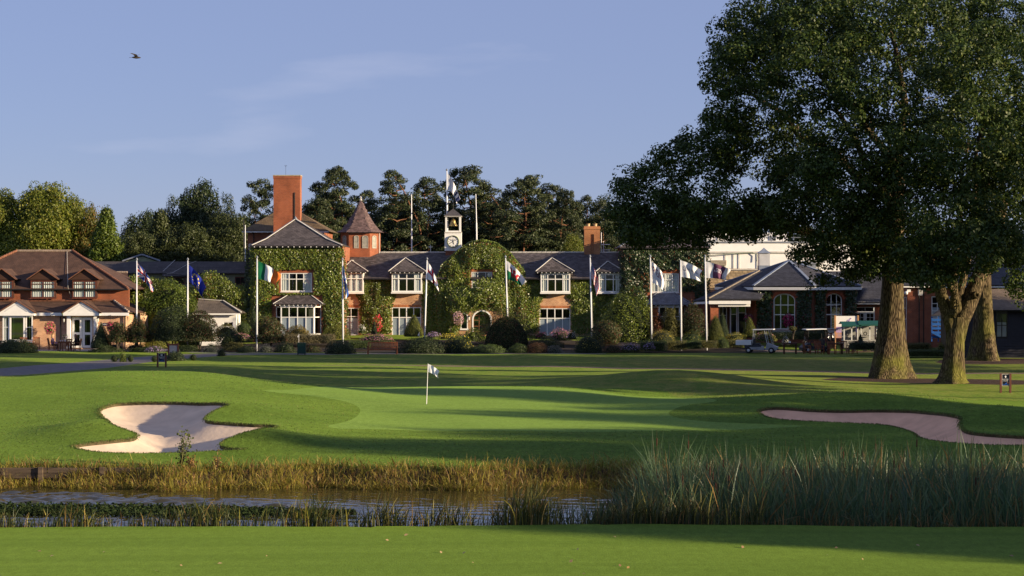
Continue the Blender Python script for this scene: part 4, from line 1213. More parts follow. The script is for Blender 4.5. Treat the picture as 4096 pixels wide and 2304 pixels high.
po = rect(X(1800, YP), X(2010, YP), .2, Z(1180, YP))
da = arch_pts(X(1894, YP), X(1962, YP), Z(1338, YP), Z(1245, YP), X(1962, YP) - X(1928, YP), 12)
wa = arch_pts(X(1846, YP), X(1868, YP), Z(1315, YP), Z(1255, YP), .22, 8)
MB().wall(po, [da, wa], YP, .35).build('wall', brickmat('sandy brick', (0.50, 0.27, 0.13), (0.42, 0.20, 0.09), (0.42, 0.34, 0.26)), porch)
pb = MB(); pb.box(po[0][0], po[0][0] + .3, YP + .35, YG, .2, po[2][1]); pb.box(po[1][0] - .3, po[1][0], YP + .35, YG, .2, po[2][1]); pb.box(po[0][0], po[1][0], YP, YG, po[2][1], po[2][1] + .1); pb.build('side_wall', BRICKR, porch)
def archband(parent, x0, x1, z0, z1, rise, y, wd, m, name):
    o = arch_pts(x0 - wd, x1 + wd, z0, z1 + wd, rise + wd * .6, 14); i = arch_pts(x0, x1, z0, z1, rise, 14); b = MB(); o = [o[1]] + o[2:] + [o[0]]; i = [i[1]] + i[2:] + [i[0]]
    for p, q_, s, t in zip(o, o[1:], i[1:], i): b.face([(p[0], y, p[1]), (t[0], y, t[1]), (s[0], y, s[1]), (q_[0], y, q_[1])]); b.face([(t[0], y, t[1]), (t[0], y + .2, t[1]), (s[0], y + .2, s[1]), (s[0], y, s[1])])
    return b.build(name, m, parent)
archband(porch, X(1894, YP), X(1962, YP), Z(1338, YP), Z(1245, YP), X(1962, YP) - X(1928, YP), YP - .03, .12, WHITE, 'arch_rim')
archband(porch, X(1846, YP), X(1868, YP), Z(1315, YP), Z(1255, YP), .22, YP - .03, .08, WHITE, 'arch_rim')
MB().box(X(1840, YP), X(1876, YP), YP - .12, YP + .02, Z(1320, YP), Z(1314, YP)).build('sill', WHITE, porch)
dm_ = MB(); dx0, dx1 = X(1894, YP), X(1962, YP); dz0, dz1 = Z(1338, YP), Z(1245, YP); yd = YP + .3
for k in range(4): dm_.box(dx0 + (dx1 - dx0) * k / 3 - .035, dx0 + (dx1 - dx0) * k / 3 + .035, yd, yd + .08, dz0, dz1)
for f_ in (0, .34, .6, .8): dm_.box(dx0, dx1, yd + .01, yd + .07, dz0 + (dz1 - dz0) * f_, dz0 + (dz1 - dz0) * f_ + (.3 if f_ == 0 else .06))
do_ = dm_.build('door', mat('oak door', (.20, .085, .04), .5, .25, 6), porch)
MB().face([(dx0, yd + .05, dz0), (dx1, yd + .05, dz0), (dx1, yd + .05, dz1), (dx0, yd + .05, dz1)]).build('door_glass', GLASSD, do_)
MB().face([(X(1846, YP), YP + .2, Z(1315, YP)), (X(1868, YP), YP + .2, Z(1315, YP)), (X(1868, YP), YP + .2, Z(1253, YP)), (X(1846, YP), YP + .2, Z(1253, YP))]).build('pane', GLASSD, porch)
def lantern(p, label):
    t = thing('wall_lantern', label, 'lantern', p)
    MB().bar(p + Vector((0, .12, -.3)), p + Vector((0, 0, -.3)), .04).bar(p + Vector((0, 0, -.32)), p + Vector((0, 0, -.12)), .04).build('bracket', BLACK, t)
    MB().lathe(p, [(0.05, -.12), (.10, .16), (.10, .17)], 6).build('glass_case', mat('lantern glass', (.6, .6, .55), .2, .1), t)
    MB().lathe(p, [(.14, .17), (.10, .25), (.03, .3), (.01, .36)], 6).build('hood', BLACK, t)
lantern(P(1876, 1275, 178.85), 'black wall lantern beside the arched porch door')

# ------------------------------------------------------------------ right chimney
YS = 184.2
sc = thing('chimney', 'short orange brick chimney stack with two clay pots and a recessed slot', 'chimney', (X(2368, YS), YS, Z(1030, YS)))
x0, x1 = X(2337, YS), X(2400, YS); zt_, zb_ = Z(905, YS), Z(1036, YS)
xm0, xm1 = X(2363, YS), X(2376, YS); zs = Z(937, YS)
s = MB(); s.box(x0, xm0, YS, YS + 1.2, zb_, zt_ - .28); s.box(xm1, x1, YS, YS + 1.2, zb_, zt_ - .28); s.box(xm0, xm1, YS + .12, YS + 1.2, zb_, zs); s.box(xm0, xm1, YS, YS + 1.2, zs, zt_ - .28)
s.box(x0 - .05, x1 + .05, YS - .05, YS + 1.25, zt_ - .28, zt_ - .12); s.box(x0 - .02, x1 + .02, YS - .02, YS + 1.22, zt_ - .12, zt_); s.build('stack', brickmat('chimney brick', (.44, .18, .07), (.36, .13, .05), (.40, .26, .16)), sc)
for px_ in (2354, 2382): MB().lathe((X(px_, YS), YS + .5, zt_ + .002), [(.17, 0), (.15, .06), (.16, .2), (.18, .22), (.18, .25), (.1, .25)], 12).build('chimney_pot', mat('clay pot', (.5, .36, .2), .8, .2, 5), sc)
MB().box(x0 - .1, x1 + .1, YS - .14, YS + .02, zb_ - .02, zb_ + .12).build('lead_flashing', CREAM, sc)
sf = thing('scaffold', 'small galvanised scaffold rail on the roof beside the short chimney', 'scaffold', P(2415, 1000, 186))
for a, b in (((2405, 1008), (2405, 930)), ((2414, 1008), (2414, 965))): MB().tube([P(*a, 186), P(*b, 186)], .035, 6).build('upright', STEELW, sf)
for a, b in (((2403, 978), (2440, 978)), ((2403, 1000), (2440, 1000))): MB().tube([P(*a, 186), P(*b, 186)], .03, 6).build('rail', STEELW, sf)
# ------------------------------------------------------------------ left house
YL = 166.2
lh = thing('brick_house', 'red brick house with brown hipped roof and a white gabled front at the left edge', 'building', (X(200, YL), YL, 0.0))
zE = Z(1258, YL)          # top of the ground floor front
gx0, gx1 = -46.0, X(505, YL)
bayh = rect(X(12, YL), X(128, YL), Z(1362, YL), Z(1266, YL)); drh = rect(X(286, YL), X(370, YL), Z(1392, YL), Z(1268, YL))
MB().wall(rect(gx0, gx1, -.15, zE), [bayh, drh], YL, .3).build('wall', BRICK, lh)
MB().box(gx1 - .3, gx1, YL + .3, YL + 11, -.15, zE).build('side_wall', BRICK, lh)
# low front roof, with two white gables
zF = Z(1250, YL - .45); yU = YL + 2.6; zU = Z(1204, yU)
fx1 = X(520, YL)
fr_ = MB(); fr_.slab([(gx0, YL - .45, zF), (fx1, YL - .45, zF), (X(455, yU), yU, zU), (gx0, yU, zU)], .06); fr_.slab([(fx1, YL - .45, zF), (fx1 + 1.0, YL + 5, zF), (X(470, yU), yU + 3, zU), (X(455, yU), yU, zU)], .06)
fro = fr_.build('lower_roof', TILE, lh)
TERRA = mat('terracotta ridge', (.20, .085, .05), .8, .35, 5)
xx = gx0
while xx < X(452, yU):
    if xx > X(-40, yU): MB().tube([(xx, yU - .02, zU + .03), (xx + .36, yU - .02, zU + .045)], .10, 6).build('ridge_tile', TERRA, fro)
    xx += .38
a, b = Vector((X(455, yU), yU, zU)), Vector((fx1, YL - .45, zF))
for k in range(9): MB().tube([a.lerp(b, k / 9) + Vector((0, 0, .05)), a.lerp(b, (k + .9) / 9) + Vector((0, 0, .08))], .09, 6).build('hip_tile', mat('pale hip tile', (.42, .33, .26), .8, .3, 4), fro)
fb = MB()
for xa, xb in ((gx0, X(-2, YL)), (X(136, YL), X(253, YL)), (X(396, YL), fx1)): fb.box(xa, xb, YL - .5, YL - .44, zF - .26, zF - .02)
fb.build('fascia', WHITE, lh)
MB().box(gx0, fx1 - .05, YL - .438, YL - .002, zF - .27, zF - .25).build('soffit', WHITE, lh)
def pediment(pl, pr, apx, apy, pyb):
    y = YL - .75; l, r, t = P(pl, pyb, y), P(pr, pyb, y), P(apx, apy, y)
    g = MB(); g.slab([l, r, t], .12); go_ = g.build('gable_front', WHITE, lh)
    g2 = MB(); g2.box(l.x, r.x, y - .02, y + .35, l.z - .22, l.z - .003); g2.build('gable_beam', WHITE, go_)
    rb = MB(); yb2 = yU + .4
    up_ = Vector((0, 0, .03))
    rb.slab([l + Vector((-.12, -.06, -.03)), t + Vector((0, -.06, .03)), Vector((t.x, yb2, t.z + .03)), Vector((l.x - .12, yb2, l.z - .03))][::-1], .07)
    rb.slab([r + Vector((.12, -.06, -.03)), Vector((r.x + .12, yb2, r.z - .03)), Vector((t.x, yb2, t.z + .03)), t + Vector((0, -.06, .03))][::-1], .07)
    rb.build('gable_roof', TILE, lh)
    for e in (l, r): MB().bar(e + Vector((.08 if e is r else -.08, -.07, .03)), t + Vector((0, -.07, .07)), .12, .05).build('verge_tile', TERRA, go_)
    i = .55; li, ri, ti = l.lerp(t, .0) , r, t
    c = (l + r + t) / 3
    ins = [p.lerp(c, .38) + Vector((0, -.01, 0)) for p in (l, r, t)]
    fr2 = MB()
    for p, q_ in ((ins[0], ins[2]), (ins[1], ins[2])): fr2.bar(p, q_, .05, .03)
    fr2.build('gable_moulding', WHITE, go_)
pediment(-6, 138, 67, 1206, 1252); pediment(252, 397, 324, 1207, 1252)
bay_o = bay  # white box bay
def boxbay():
    y = YL - .5; bo = MB().box(X(10, y), X(130, y), y + .08, YL - .004, Z(1264, y), Z(1259, y)).build('bay', WHITE, lh)
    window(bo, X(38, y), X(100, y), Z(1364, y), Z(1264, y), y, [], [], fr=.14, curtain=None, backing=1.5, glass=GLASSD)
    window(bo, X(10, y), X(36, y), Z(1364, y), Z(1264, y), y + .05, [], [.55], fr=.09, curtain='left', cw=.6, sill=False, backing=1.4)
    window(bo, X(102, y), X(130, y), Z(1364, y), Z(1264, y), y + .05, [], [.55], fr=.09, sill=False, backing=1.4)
    MB().box(X(8, y), X(132, y), y - .06, YL - .004, Z(1371, y), Z(1366, y)).build('sill', WHITE, bo)
boxbay()
# french doors between white posts
y = YL - .35
dp_ = MB(); dp_.box(X(267, y), X(281, y), y, YL - .003, Z(1395, y), Z(1262, y)); dp_.box(X(374, y), X(387, y), y, YL - .003, Z(1395, y), Z(1262, y)); dp_.build('door_posts', WHITE, lh)
for a, b in ((287, 328), (329, 370)):
    window(lh, X(a, YL), X(b, YL), Z(1391, YL), Z(1270, YL), YL + .05, [], [.47], name='door', fr=.2, bar=.2, sill=False, backing=1.5)
MB().box(X(262, YL), X(392, YL), YL - .9, YL - .004, -.15, .02).build('door_step', M_PAVE, lh)
dpx = MB().tube([(X(243, YL), YL - .1, 0), (X(243, YL), YL - .1, zF - .3)], .055, 6).tube([(X(500, YL), YL - .1, 0), (X(500, YL), YL - .1, zF - .3)], .055, 6); dpx.build('drainpipe', BLACK, lh)
# upper floor
yW = YL + 2.7; zW0 = zU - .1; zW1 = Z(1158, yW)
uh = [rect(X(a, yW), X(b, yW), Z(1192, yW), zW1 - .01) for a, b in ((-5, 55), (121, 221), (288, 388))]
MB().wall(rect(gx0, X(516, yW), zW0 - .5, zW1), uh, yW, .25).build('upper_wall', BRICKR, lh)
rd = MB(); rl, rr = P(-30, 1156, yW - .4), P(512, 1156, yW - .4); rl.x = gx0 - 2
t0, t1 = P(68, 1005, yW + 5.5), P(290, 1005, yW + 5.5)
bk = Vector((0, 11.8, 0))
lw_ = Vector((X(-270, yW - .4), rl.y, rl.z))
rd.slab([lw_, rr, t1, t0], .08); rd.slab([rr, rr + bk, t1], .08); rd.slab([lw_ + bk, lw_, t0], .08); rd.slab([rr + bk, lw_ + bk, t0, t1], .08)
hr_ = rd.build('roof', TILE, lh)
n = 24
for k in range(n): MB().tube([t0.lerp(t1, k / n) + Vector((0, 0, .04)), t0.lerp(t1, (k + .93) / n) + Vector((0, 0, .05))], .10, 6).build('ridge_tile', mat('pale ridge tile', (.33, .25, .19), .8, .3, 4), hr_)
for k in range(34): MB().tube([rr.lerp(t1, k / 34) + Vector((0, 0, .02)), rr.lerp(t1, (k + 1.0) / 34) + Vector((0, 0, .10))], .10, 6).build('hip_tile', TERRA, hr_)
for k in range(34): MB().tube([lw_.lerp(t0, k / 34) + Vector((0, 0, .02)), lw_.lerp(t0, (k + 1.0) / 34) + Vector((0, 0, .10))], .10, 6).build('hip_tile', TERRA, hr_)
MB().tube([(gx0, yW - .45, rl.z - .06), (rr.x, yW - .45, rl.z - .06)], .06, 6).build('gutter', BLACK, lh)
BOARD = mat('brown boarding', (.06, .028, .018), .7, .2, 5, stretch=(.2, 1, 6))
RUSTF = mat('mahogany window frame', (.11, .035, .022), .5, .2, 5)
for c0, a, b in ((10, -5, 62), (171, 112, 231), (338, 279, 396)):
    if c0 == 10: a, b = -46, 62
    yd = yW - .35; zb_, zt_ = Z(1192, yd), Z(1122, yd); x0, x1 = X(a + 8, yd), X(b - 8, yd); xc = (x0 + x1) / 2
    do = MB().box(x0, x0 + .06, yd + .1, yd + 3, zb_, zt_).build('dormer', BOARD, lh); MB().box(x1 - .06, x1, yd + .1, yd + 3, zb_, zt_).build('cheek', BOARD, do)
    window(do, x0 + .05, x1 - .05, zb_, zt_, yd, [.5], [.80], fm=RUSTF, fr=.10, bar=.07, curtain='full')
    l, r = Vector((X(a - 4, yd), yd - .15, Z(1119, yd))), Vector((X(b + 4, yd), yd - .15, Z(1119, yd))); t = Vector((xc, yd - .15, Z(1077, yd)))
    MB().slab([l + Vector((.1, .14, 0)), r + Vector((-.1, .14, 0)), t + Vector((0, .14, -.05))], .08).build('dormer_gable', BOARD, do)
    yb2 = yd + 4.5; q = MB()
    q.slab([t, l, Vector((l.x, yb2, l.z)), Vector((t.x, yb2, t.z))], .07); q.slab([r, t, Vector((t.x, yb2, t.z)), Vector((r.x, yb2, r.z))], .07); qo = q.build('dormer_roof', TILE, do)
    for e in (l, r): MB().bar(e + Vector((0, -.01, .03)), t + Vector((0, -.01, .05)), .10, .06).build('verge_tile', TERRA, do)
MB().tube([P(268, 1005, yW + 5.4), P(272, 1150, yW - .5), P(285, 1190, yW - .1)], .018, 5).build('cable', CREAM, lh)
for px_, nm in ((256, 'left of'), (391, 'right of')): lantern(P(px_, 1282, YL - .25), 'black wall lantern just %s the white french doors on the left house' % nm)
NAVY = mat('navy sign panel', (.012, .018, .07), .4, .1)
sg = thing('wall_sign', 'small navy sign on brick half hidden behind the dark cone bush', 'sign', P(420, 1297, YL - .05))
MB().box(X(411, YL), X(432, YL), YL - .07, YL - .02, Z(1302, YL), Z(1292, YL)).build('panel', NAVY, sg); text('Sutton', Vector((X(421, YL), YL - .08, Z(1297, YL))), .17, WHITE, sg)

# ------------------------------------------------------------------ long low outbuilding behind
YB = 184.0
lo = thing('low_lodge', 'long low lodge with dark shallow roofs and sage green boarded walls behind the ivy', 'building', (X(690, YB), YB, .7))
SAGE = mat('sage weatherboard', (.26, .28, .17), .7, .1, 3)
lo_x0, lo_x1 = X(340, YB), X(1030, YB)
MB().box(lo_x0, lo_x1, YB + .05, YB + 7, .5, Z(1092, YB)).build('wall', SAGE, lo)
zz = Z(1150, YB); kk = 0
while zz < Z(1094, YB):
    MB().box(lo_x0, lo_x1, YB - .01 - (kk % 2) * .001, YB + .05, zz, zz + .19).build('weatherboard', SAGE, lo); zz += .205; kk += 1
RL = coursemat('lodge roof', (.075, .062, .06), (.06, .052, .052), .16, .3, .02)
q = MB(); ze_, zr_ = Z(1092, YB - .4), Z(1046, YB + 3)
q.slab([(lo_x0 - .5, YB - .4, ze_), (lo_x1, YB - .4, ze_), (lo_x1, YB + 3, zr_), (lo_x0 - .5, YB + 3, zr_)], .08); q.slab([(lo_x0 - .5, YB + 3, zr_), (lo_x1, YB + 3, zr_), (lo_x1, YB + 7, ze_), (lo_x0 - .5, YB + 7, ze_)], .08)
lro = q.build('roof', RL, lo)
q = MB(); ya = YB - 1.7; q.slab([P(650, 1104, ya), P(790, 1104, ya), P(790, 1060, YB + 1.8), P(650, 1060, YB + 1.8)], .08); q.build('projecting_roof', RL, lo)
MB().box(X(655, ya), X(785, ya), ya + .3, YB - .02, Z(1150, ya), Z(1108, ya)).build('projecting_wall', SAGE, lo)
for a, b in ((667, 697), (701, 739), (742, 775)):
    window(lo, X(a, ya + .25), X(b, ya + .25), Z(1136, ya + .25), Z(1109, ya + .25), ya + .22, [], [], fm=RUSTF, fr=.07, sill=False, backing=.06 if a == 701 else None)
window(lo, X(940, YB), X(985, YB), Z(1140, YB), Z(1107, YB), YB - .08, [.5], [], fm=RUSTF, fr=.1, sill=False, backing=.06)
MB().bar(P(640, 1093, ya), P(800, 1107, ya), .06).build('gutter', BLACK, lo)
for pts in ([(652, 1088, ya + .6), (700, 1043, YB + 3)], [(655, 1120, ya + .1), (662, 1098, ya), (690, 1094, ya), (750, 1060, YB + 1), (785, 1048, YB + 3)]):
    MB().tube([P(a, b - 3, c) for a, b, c in pts], .022, 5).build('cable', CREAM, lo)
gb = thing('gabled_roof_block', 'small pale gabled roof peeping over the long dark lodge roof', 'building', P(565, 1050, 192))
q = MB(); q.slab([P(490, 1046, 191), P(568, 1021, 191), P(568, 1019, 196), P(490, 1044, 196)][::-1], .1); q.slab([P(640, 1046, 191), P(640, 1044, 196), P(568, 1019, 196), P(568, 1021, 191)][::-1], .1); q.build('roof', LEAD, gb)
MB().slab([P(500, 1047, 191.2), P(630, 1047, 191.2), P(568, 1026, 191.2)], .1).build('gable_wall', SAGE, gb)
st = thing('tiled_link', 'low brown tiled link roof between the left house and the ivy wall', 'building', P(470, 1130, 178))
q = MB(); q.slab([P(405, 1122, 178), P(511, 1122, 178), P(511, 1088, 180), P(405, 1088, 180)], .1); q.build('roof', TILE, st)
for pyk in (1089, 1107):
    for k in range(12): MB().tube([P(408 + k * 8.6, pyk, 179.3), P(415.5 + k * 8.6, pyk, 179.3)], .1, 6).build('ridge_tile', MATS['pale ridge tile'], st)
MB().box(X(405, 178.3), X(511, 178.3), 178.3, 180, .4, Z(1123, 178.3)).build('wall', BRICKR, st)
# white lodge under the ivy
YW = 173.0
wl = thing('white_lodge', 'small white walled lodge with a brown hipped roof under the sweep of ivy', 'building', (X(880, YW), YW, 0.3))
MB().wall(rect(X(800, YW), X(945, YW), 0, Z(1254, YW)), [rect(X(893, YW), X(932, YW), Z(1306, YW), Z(1288, YW))], YW, .25).build('wall', WHITE, wl)
MB().box(X(945, YW) - .25, X(945, YW), YW + .25, YW + 4, 0, Z(1254, YW)).build('side_wall', WHITE, wl)
q = MB(); l, r = P(770, 1252, YW - .4), P(965, 1252, YW - .4); t0, t1 = P(795, 1198, YW + 2), P(892, 1205, YW + 2)
q.slab([l, r, t1, t0], .07); q.slab([r, r + Vector((0, 5, 0)), t1], .07); wro = q.build('roof', coursemat('grey brown tiles', (.13, .105, .085), (.11, .09, .075), .12, .2, .015), wl)
MB().bar(r + Vector((0, 0, .08)), t1 + Vector((0, 0, .08)), .14, .06).build('hip_flashing', CREAM, wro); MB().bar(t0 + Vector((0, 0, .06)), t1 + Vector((0, 0, .06)), .14, .06).build('ridge_tile', CREAM, wro)
MB().box(l.x, r.x - .1, YW - .42, YW - .36, l.z - .16, l.z - .03).build('fascia', WHITE, wro)
window(wl, X(893, YW), X(932, YW), Z(1306, YW), Z(1288, YW), YW + .05, [.5], [], fr=.06, sill=False, backing=.5)

# ------------------------------------------------------------------ right ivy house
YR = 179.0
ri = thing('ivy_house', 'ivy smothered house in oak shade on the right end of the clubhouse', 'building', (X(2660, YR), YR, .6))
ix0, ix1 = X(2492, YR), X(2828, YR); zt1 = Z(988, YR)
wr = (X(2606, YR), X(2716, YR), Z(1170, YR), Z(1093, YR))
MB().wall(rect(ix0, ix1, .3, zt1), [rect(*wr)], YR, .3).build('wall', BRICKR, ri)
MB().box(ix0, ix0 + .3, YR + .3, YR + 9, .3, zt1).box(ix1 - .3, ix1, YR + .3, YR + 9, .3, zt1).build('side_wall', BRICKR, ri)
window(ri, *wr, YR + .06, [.24, .5, .76], [.66], curtain='full', fr=.09, bar=.07)
l, r = Vector((ix0 - .3, YR - .4, zt1)), Vector((ix1 + .3, YR - .4, zt1)); t0, t1 = P(2600, 915, YR + 4.5), P(2735, 915, YR + 4.5); bk = Vector((0, 9.8, 0))
q = MB(); q.slab([l, r, t1, t0], .06); q.slab([r, r + bk, t1], .06); q.slab([l + bk, l, t0], .06); q.slab([r + bk, l + bk, t0, t1], .06); rro = q.build('roof', coursemat('mauve slates', (.15, .12, .125), (.12, .10, .11), .2, .3, .02), ri)
for a, b in ((l, t0), (r, t1)): MB().bar(a + Vector((0, 0, .07)), b + Vector((0, 0, .07)), .18, .06).build('hip_flashing', LEAD, rro)
MB().box(l.x, r.x, l.y, l.y + .08, zt1 - .16, zt1 - .07).build('eaves_board', BLACK, rro)
bay(ri, 2610, 2745, 1226, 1330, YR, 1.0, 1172, 2580, 2775, 1219, 3, .62, roofm=mat('grey lead slate', (.17, .17, .19), .55, .3, 3, isl=.15), ridge=(.26, .62))
MB().bar(P(2640 + 125, 1170, YR - .05), P(2808, 1170, YR - .05), .05).bar(P(2764, 1170, YR - .05), P(2764, 1215, YR - .05), .05).build('pipe', mat('copper pipe', (.4, .16, .08), .5, .2), ri)

# ------------------------------------------------------------------ white flat roofed block and what stands on it
YWB = 198.0
wb = thing('flat_roofed_block', 'large white rendered flat roofed block behind the oaks', 'building', (X(3150, YWB), YWB, .7))
REND = mat('white render', (.86, .85, .83), .7, .05, 1.5)
MB().box(X(2800, YWB), X(3560, YWB), YWB, YWB + 12, .5, Z(972, YWB)).build('wall', REND, wb)
MB().box(X(2798, YWB), X(3562, YWB), YWB - .08, YWB + 12, Z(972, YWB) + .002, Z(966, YWB)).build('roof_edge', LEAD, wb)
MB().box(X(2830, YWB), X(3500, YWB), YWB - .1, YWB - .003, Z(1013, YWB), Z(1006, YWB)).build('cable_tray', CREAM, wb)
MB().box(X(2842, YWB), X(2903, YWB), YWB - .5, YWB - .003, Z(1062, YWB), Z(1041, YWB)).build('vent_panel', mat('stained panel', (.30, .26, .20), .8, .3, 4), wb)
for px_ in (2902, 2935, 2957, 3030, 3190): MB().tube([P(px_, 1120, YWB - .06), P(px_, 1010, YWB - .06)], .03, 5).build('conduit', CREAM, wb)
MB().tube([P(2830, 1022, YWB - .2), P(2890, 1018, YWB - .25), P(2960, 1012, YWB - .2), P(3010, 1010, YWB - .15), P(3030, 1020, YWB - .2), P(3028, 1045, YWB - .2)], .04, 6).build('cable', mat('grey green cable', (.25, .29, .22), .6, .1), wb)
for k, (a, b, t, lb) in enumerate(((2755, 2850, 930, 'pale blue grey rooftop unit at the left of the white block'), (2850, 2917, 923, 'tall white rooftop plant room on the white block'), (2925, 3010, 932, 'low white rooftop unit beside the plant room'), (3030, 3150, 930, 'long white rooftop unit with a framed hatch'))):
    uo = thing('rooftop_unit', lb, 'plant unit', P((a + b) / 2, 966, YWB + 2), group='units on the white flat roof')
    MB().box(X(a, YWB + 2), X(b, YWB + 2), YWB + 2, YWB + 5, Z(968, YWB + 2), Z(t, YWB + 2)).build('casing', REND, uo)
    xm = (a + b) / 2; f = MB(); x0, x1, z0, z1 = X(xm - 14, YWB + 1.97), X(xm + 14, YWB + 1.97), Z(962, YWB + 2), Z(t + 14, YWB + 2)
    f.box(x0, x1, YWB + 1.95, YWB + 1.995, z0, z1); f.build('hatch', LEAD if k != 1 else CREAM, uo)
rlg = thing('roof_railing', 'thin grey pipe railing along the front of the white flat roof', 'railing', P(3000, 966, YWB + .4))
for px_ in range(2860, 3260, 45): MB().tube([P(px_, 967, YWB + .4), P(px_, 945, YWB + .4)], .03, 5).build('post', LEAD, rlg)
MB().tube([P(2860, 950, YWB + .4), P(3240, 950, YWB + .4)], .03, 5).build('rail', LEAD, rlg)
ac = thing('air_conditioner', 'square white air conditioning unit on the white block wall above the right roof', 'air conditioner', P(3255, 1068, YWB - .4))
MB().box(X(3232, YWB), X(3275, YWB), YWB - .5, YWB - .003, Z(1078, YWB), Z(1040, YWB)).build('casing', CREAM, ac); MB().lathe(P(3252, 1060, YWB - .52), [(.4, 0), (.4, -.03), (.05, -.04)], 16, axis='y').build('fan_grille', LEAD, ac)
# shingled annex
YX = 184.0
an = thing('shingled_annex', 'small annex hung with weathered tan shingles under a concrete parapet', 'building', (X(2900, YX), YX, .7))
SHN = mat('weathered tan shingle', (.30, .235, .15), .85, .35, 2.5, .004, 20, isl=.25, obj_rand=.25)
MB().wall(rect(X(2822, YX), X(3040, YX), .5, Z(1081, YX)), [rect(X(2899, YX), X(2945, YX), Z(1165, YX), Z(1121, YX))], YX, .3).build('wall', mat('shingle backing', (.16, .12, .08), .9, .2), an)
MB().box(X(2822, YX) - .05, X(3042, YX), YX - .12, YX + 6, Z(1081, YX) + .002, Z(1076, YX)).build('parapet', CREAM, an)
def exs(p): return X(2897, YX) < p.x < X(2947, YX) and p.z < Z(1119, YX)
slates(an, [(X(2824, YX), YX, Z(1180, YX)), (X(3036, YX), YX, Z(1180, YX)), (X(3036, YX), YX, Z(1082, YX)), (X(2824, YX), YX, Z(1082, YX))], (1, 0, 0), (0, 0, 1), .42, .30, 200, m=SHN, name='shingle', excl=exs, lift=.02)
window(an, X(2899, YX), X(2945, YX), Z(1165, YX), Z(1121, YX), YX - .04, [], [], fr=.08, curtain='blind', sill=False)

# ------------------------------------------------------------------ entrance wing, pavilion and right wings
YE = 171.5
def gz(px, Y): return G(X(px, Y), Y)
en = thing('entrance_wing', 'low entrance wing with a dark tiled roof, white fascia and a brick pier', 'building', (X(2920, YE), YE, .8))
l, r = P(2776, 1203, YE - .3), P(3040, 1203, YE - .3)
q = MB(); lf = P(2834, 1197, YE - .3); t0, t1 = P(3036, 1086, YE + 5), P(3110, 1086, YE + 5)
q.slab([lf, P(3040, 1197, YE - .3), t1, t0], .1); q.slab([P(2770, 1203, YE + 2.0), lf, t0], .1); eno = q.build('roof', TILED, en)
slates(eno, [lf, P(3040, 1197, YE - .3), t1, t0], (1, 0, 0), t0 - P(2960, 1197, YE - .3), .33, .2, 0, m=mat('charcoal tile', (.052, .052, .064), .75, .2, 3, isl=.25), lift=.05)
MB().bar(lf + Vector((0, 0, .1)), t0 + Vector((0, 0, .1)), .2, .1).build('hip_tile', mat('lichened hip', (.19, .16, .13), .9, .5, 8), eno)
MB().box(X(2834, YE), X(3000, YE), YE - .42, YE - .34, Z(1216, YE), Z(1203, YE)).build('fascia', WHITE, en)
MB().box(X(2872, YE), X(3000, YE), YE - .22, YE + .1, Z(1226, YE), Z(1217, YE)).build('lintel', WHITE, en)
MB().bar(P(2776, 1213, YE + 2.0), P(2836, 1210, YE - .35), .06, .2).build('side_fascia', WHITE, en)
MB().box(X(2842, YE), X(2874, YE), YE, YE + .7, .5, Z(1213, YE)).build('pier', BRICKR, en)
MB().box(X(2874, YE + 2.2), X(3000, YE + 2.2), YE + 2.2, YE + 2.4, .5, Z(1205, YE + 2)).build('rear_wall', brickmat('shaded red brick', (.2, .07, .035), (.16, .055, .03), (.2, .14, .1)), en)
window(en, X(2876, YE + 2), X(2908, YE + 2), Z(1340, YE + 2), Z(1228, YE + 2), YE + 2.1, [.5], [.7], name='door', sill=False, fr=.06, backing=.06)
window(en, X(2920, YE + 2), X(2950, YE + 2), Z(1340, YE + 2), Z(1225, YE + 2), YE + 2.08, [], [.72], name='door', sill=False, fr=.1, backing=.06)
window(en, X(2952, YE + 2), X(2985, YE + 2), Z(1340, YE + 2), Z(1222, YE + 2), YE + 2.1, [], [.75], sill=False, fr=.08, backing=.06)
# octagonal pavilion
S_ = 4.9; AP_ = S_ / 2 * (1 + math.sqrt(2)); YV = 172.0
a0 = math.radians(-12)
vc = Vector((X(3157, YV + AP_), YV + AP_, 0)); RC = AP_ / math.cos(PI / 8)
zv0, zv1 = Z(1345, YV), Z(1160, YV)
pv = thing('octagonal_pavilion', 'octagonal brick pavilion with tall arched windows, ivy piers and a tiled pyramid roof', 'building', (vc.x, vc.y, zv0))
BR2 = brickmat('pavilion brick', (.30, .09, .045), (.24, .07, .04), (.28, .19, .14), msize=.008)
def facet(k):
    an_ = a0 + k * PI / 4          # outward normal angle from -Y, positive to the right
    nrm = Vector((math.sin(an_), -math.cos(an_), 0)); u = Vector((math.cos(an_), math.sin(an_), 0)); o = vc + nrm * AP_
    return Matrix(((u.x, -nrm.x, 0, o.x), (u.y, -nrm.y, 0, o.y), (0, 0, 1, 0), (0, 0, 0, 1)))
wz0, wz1 = Z(1318, YV), Z(1174, YV)
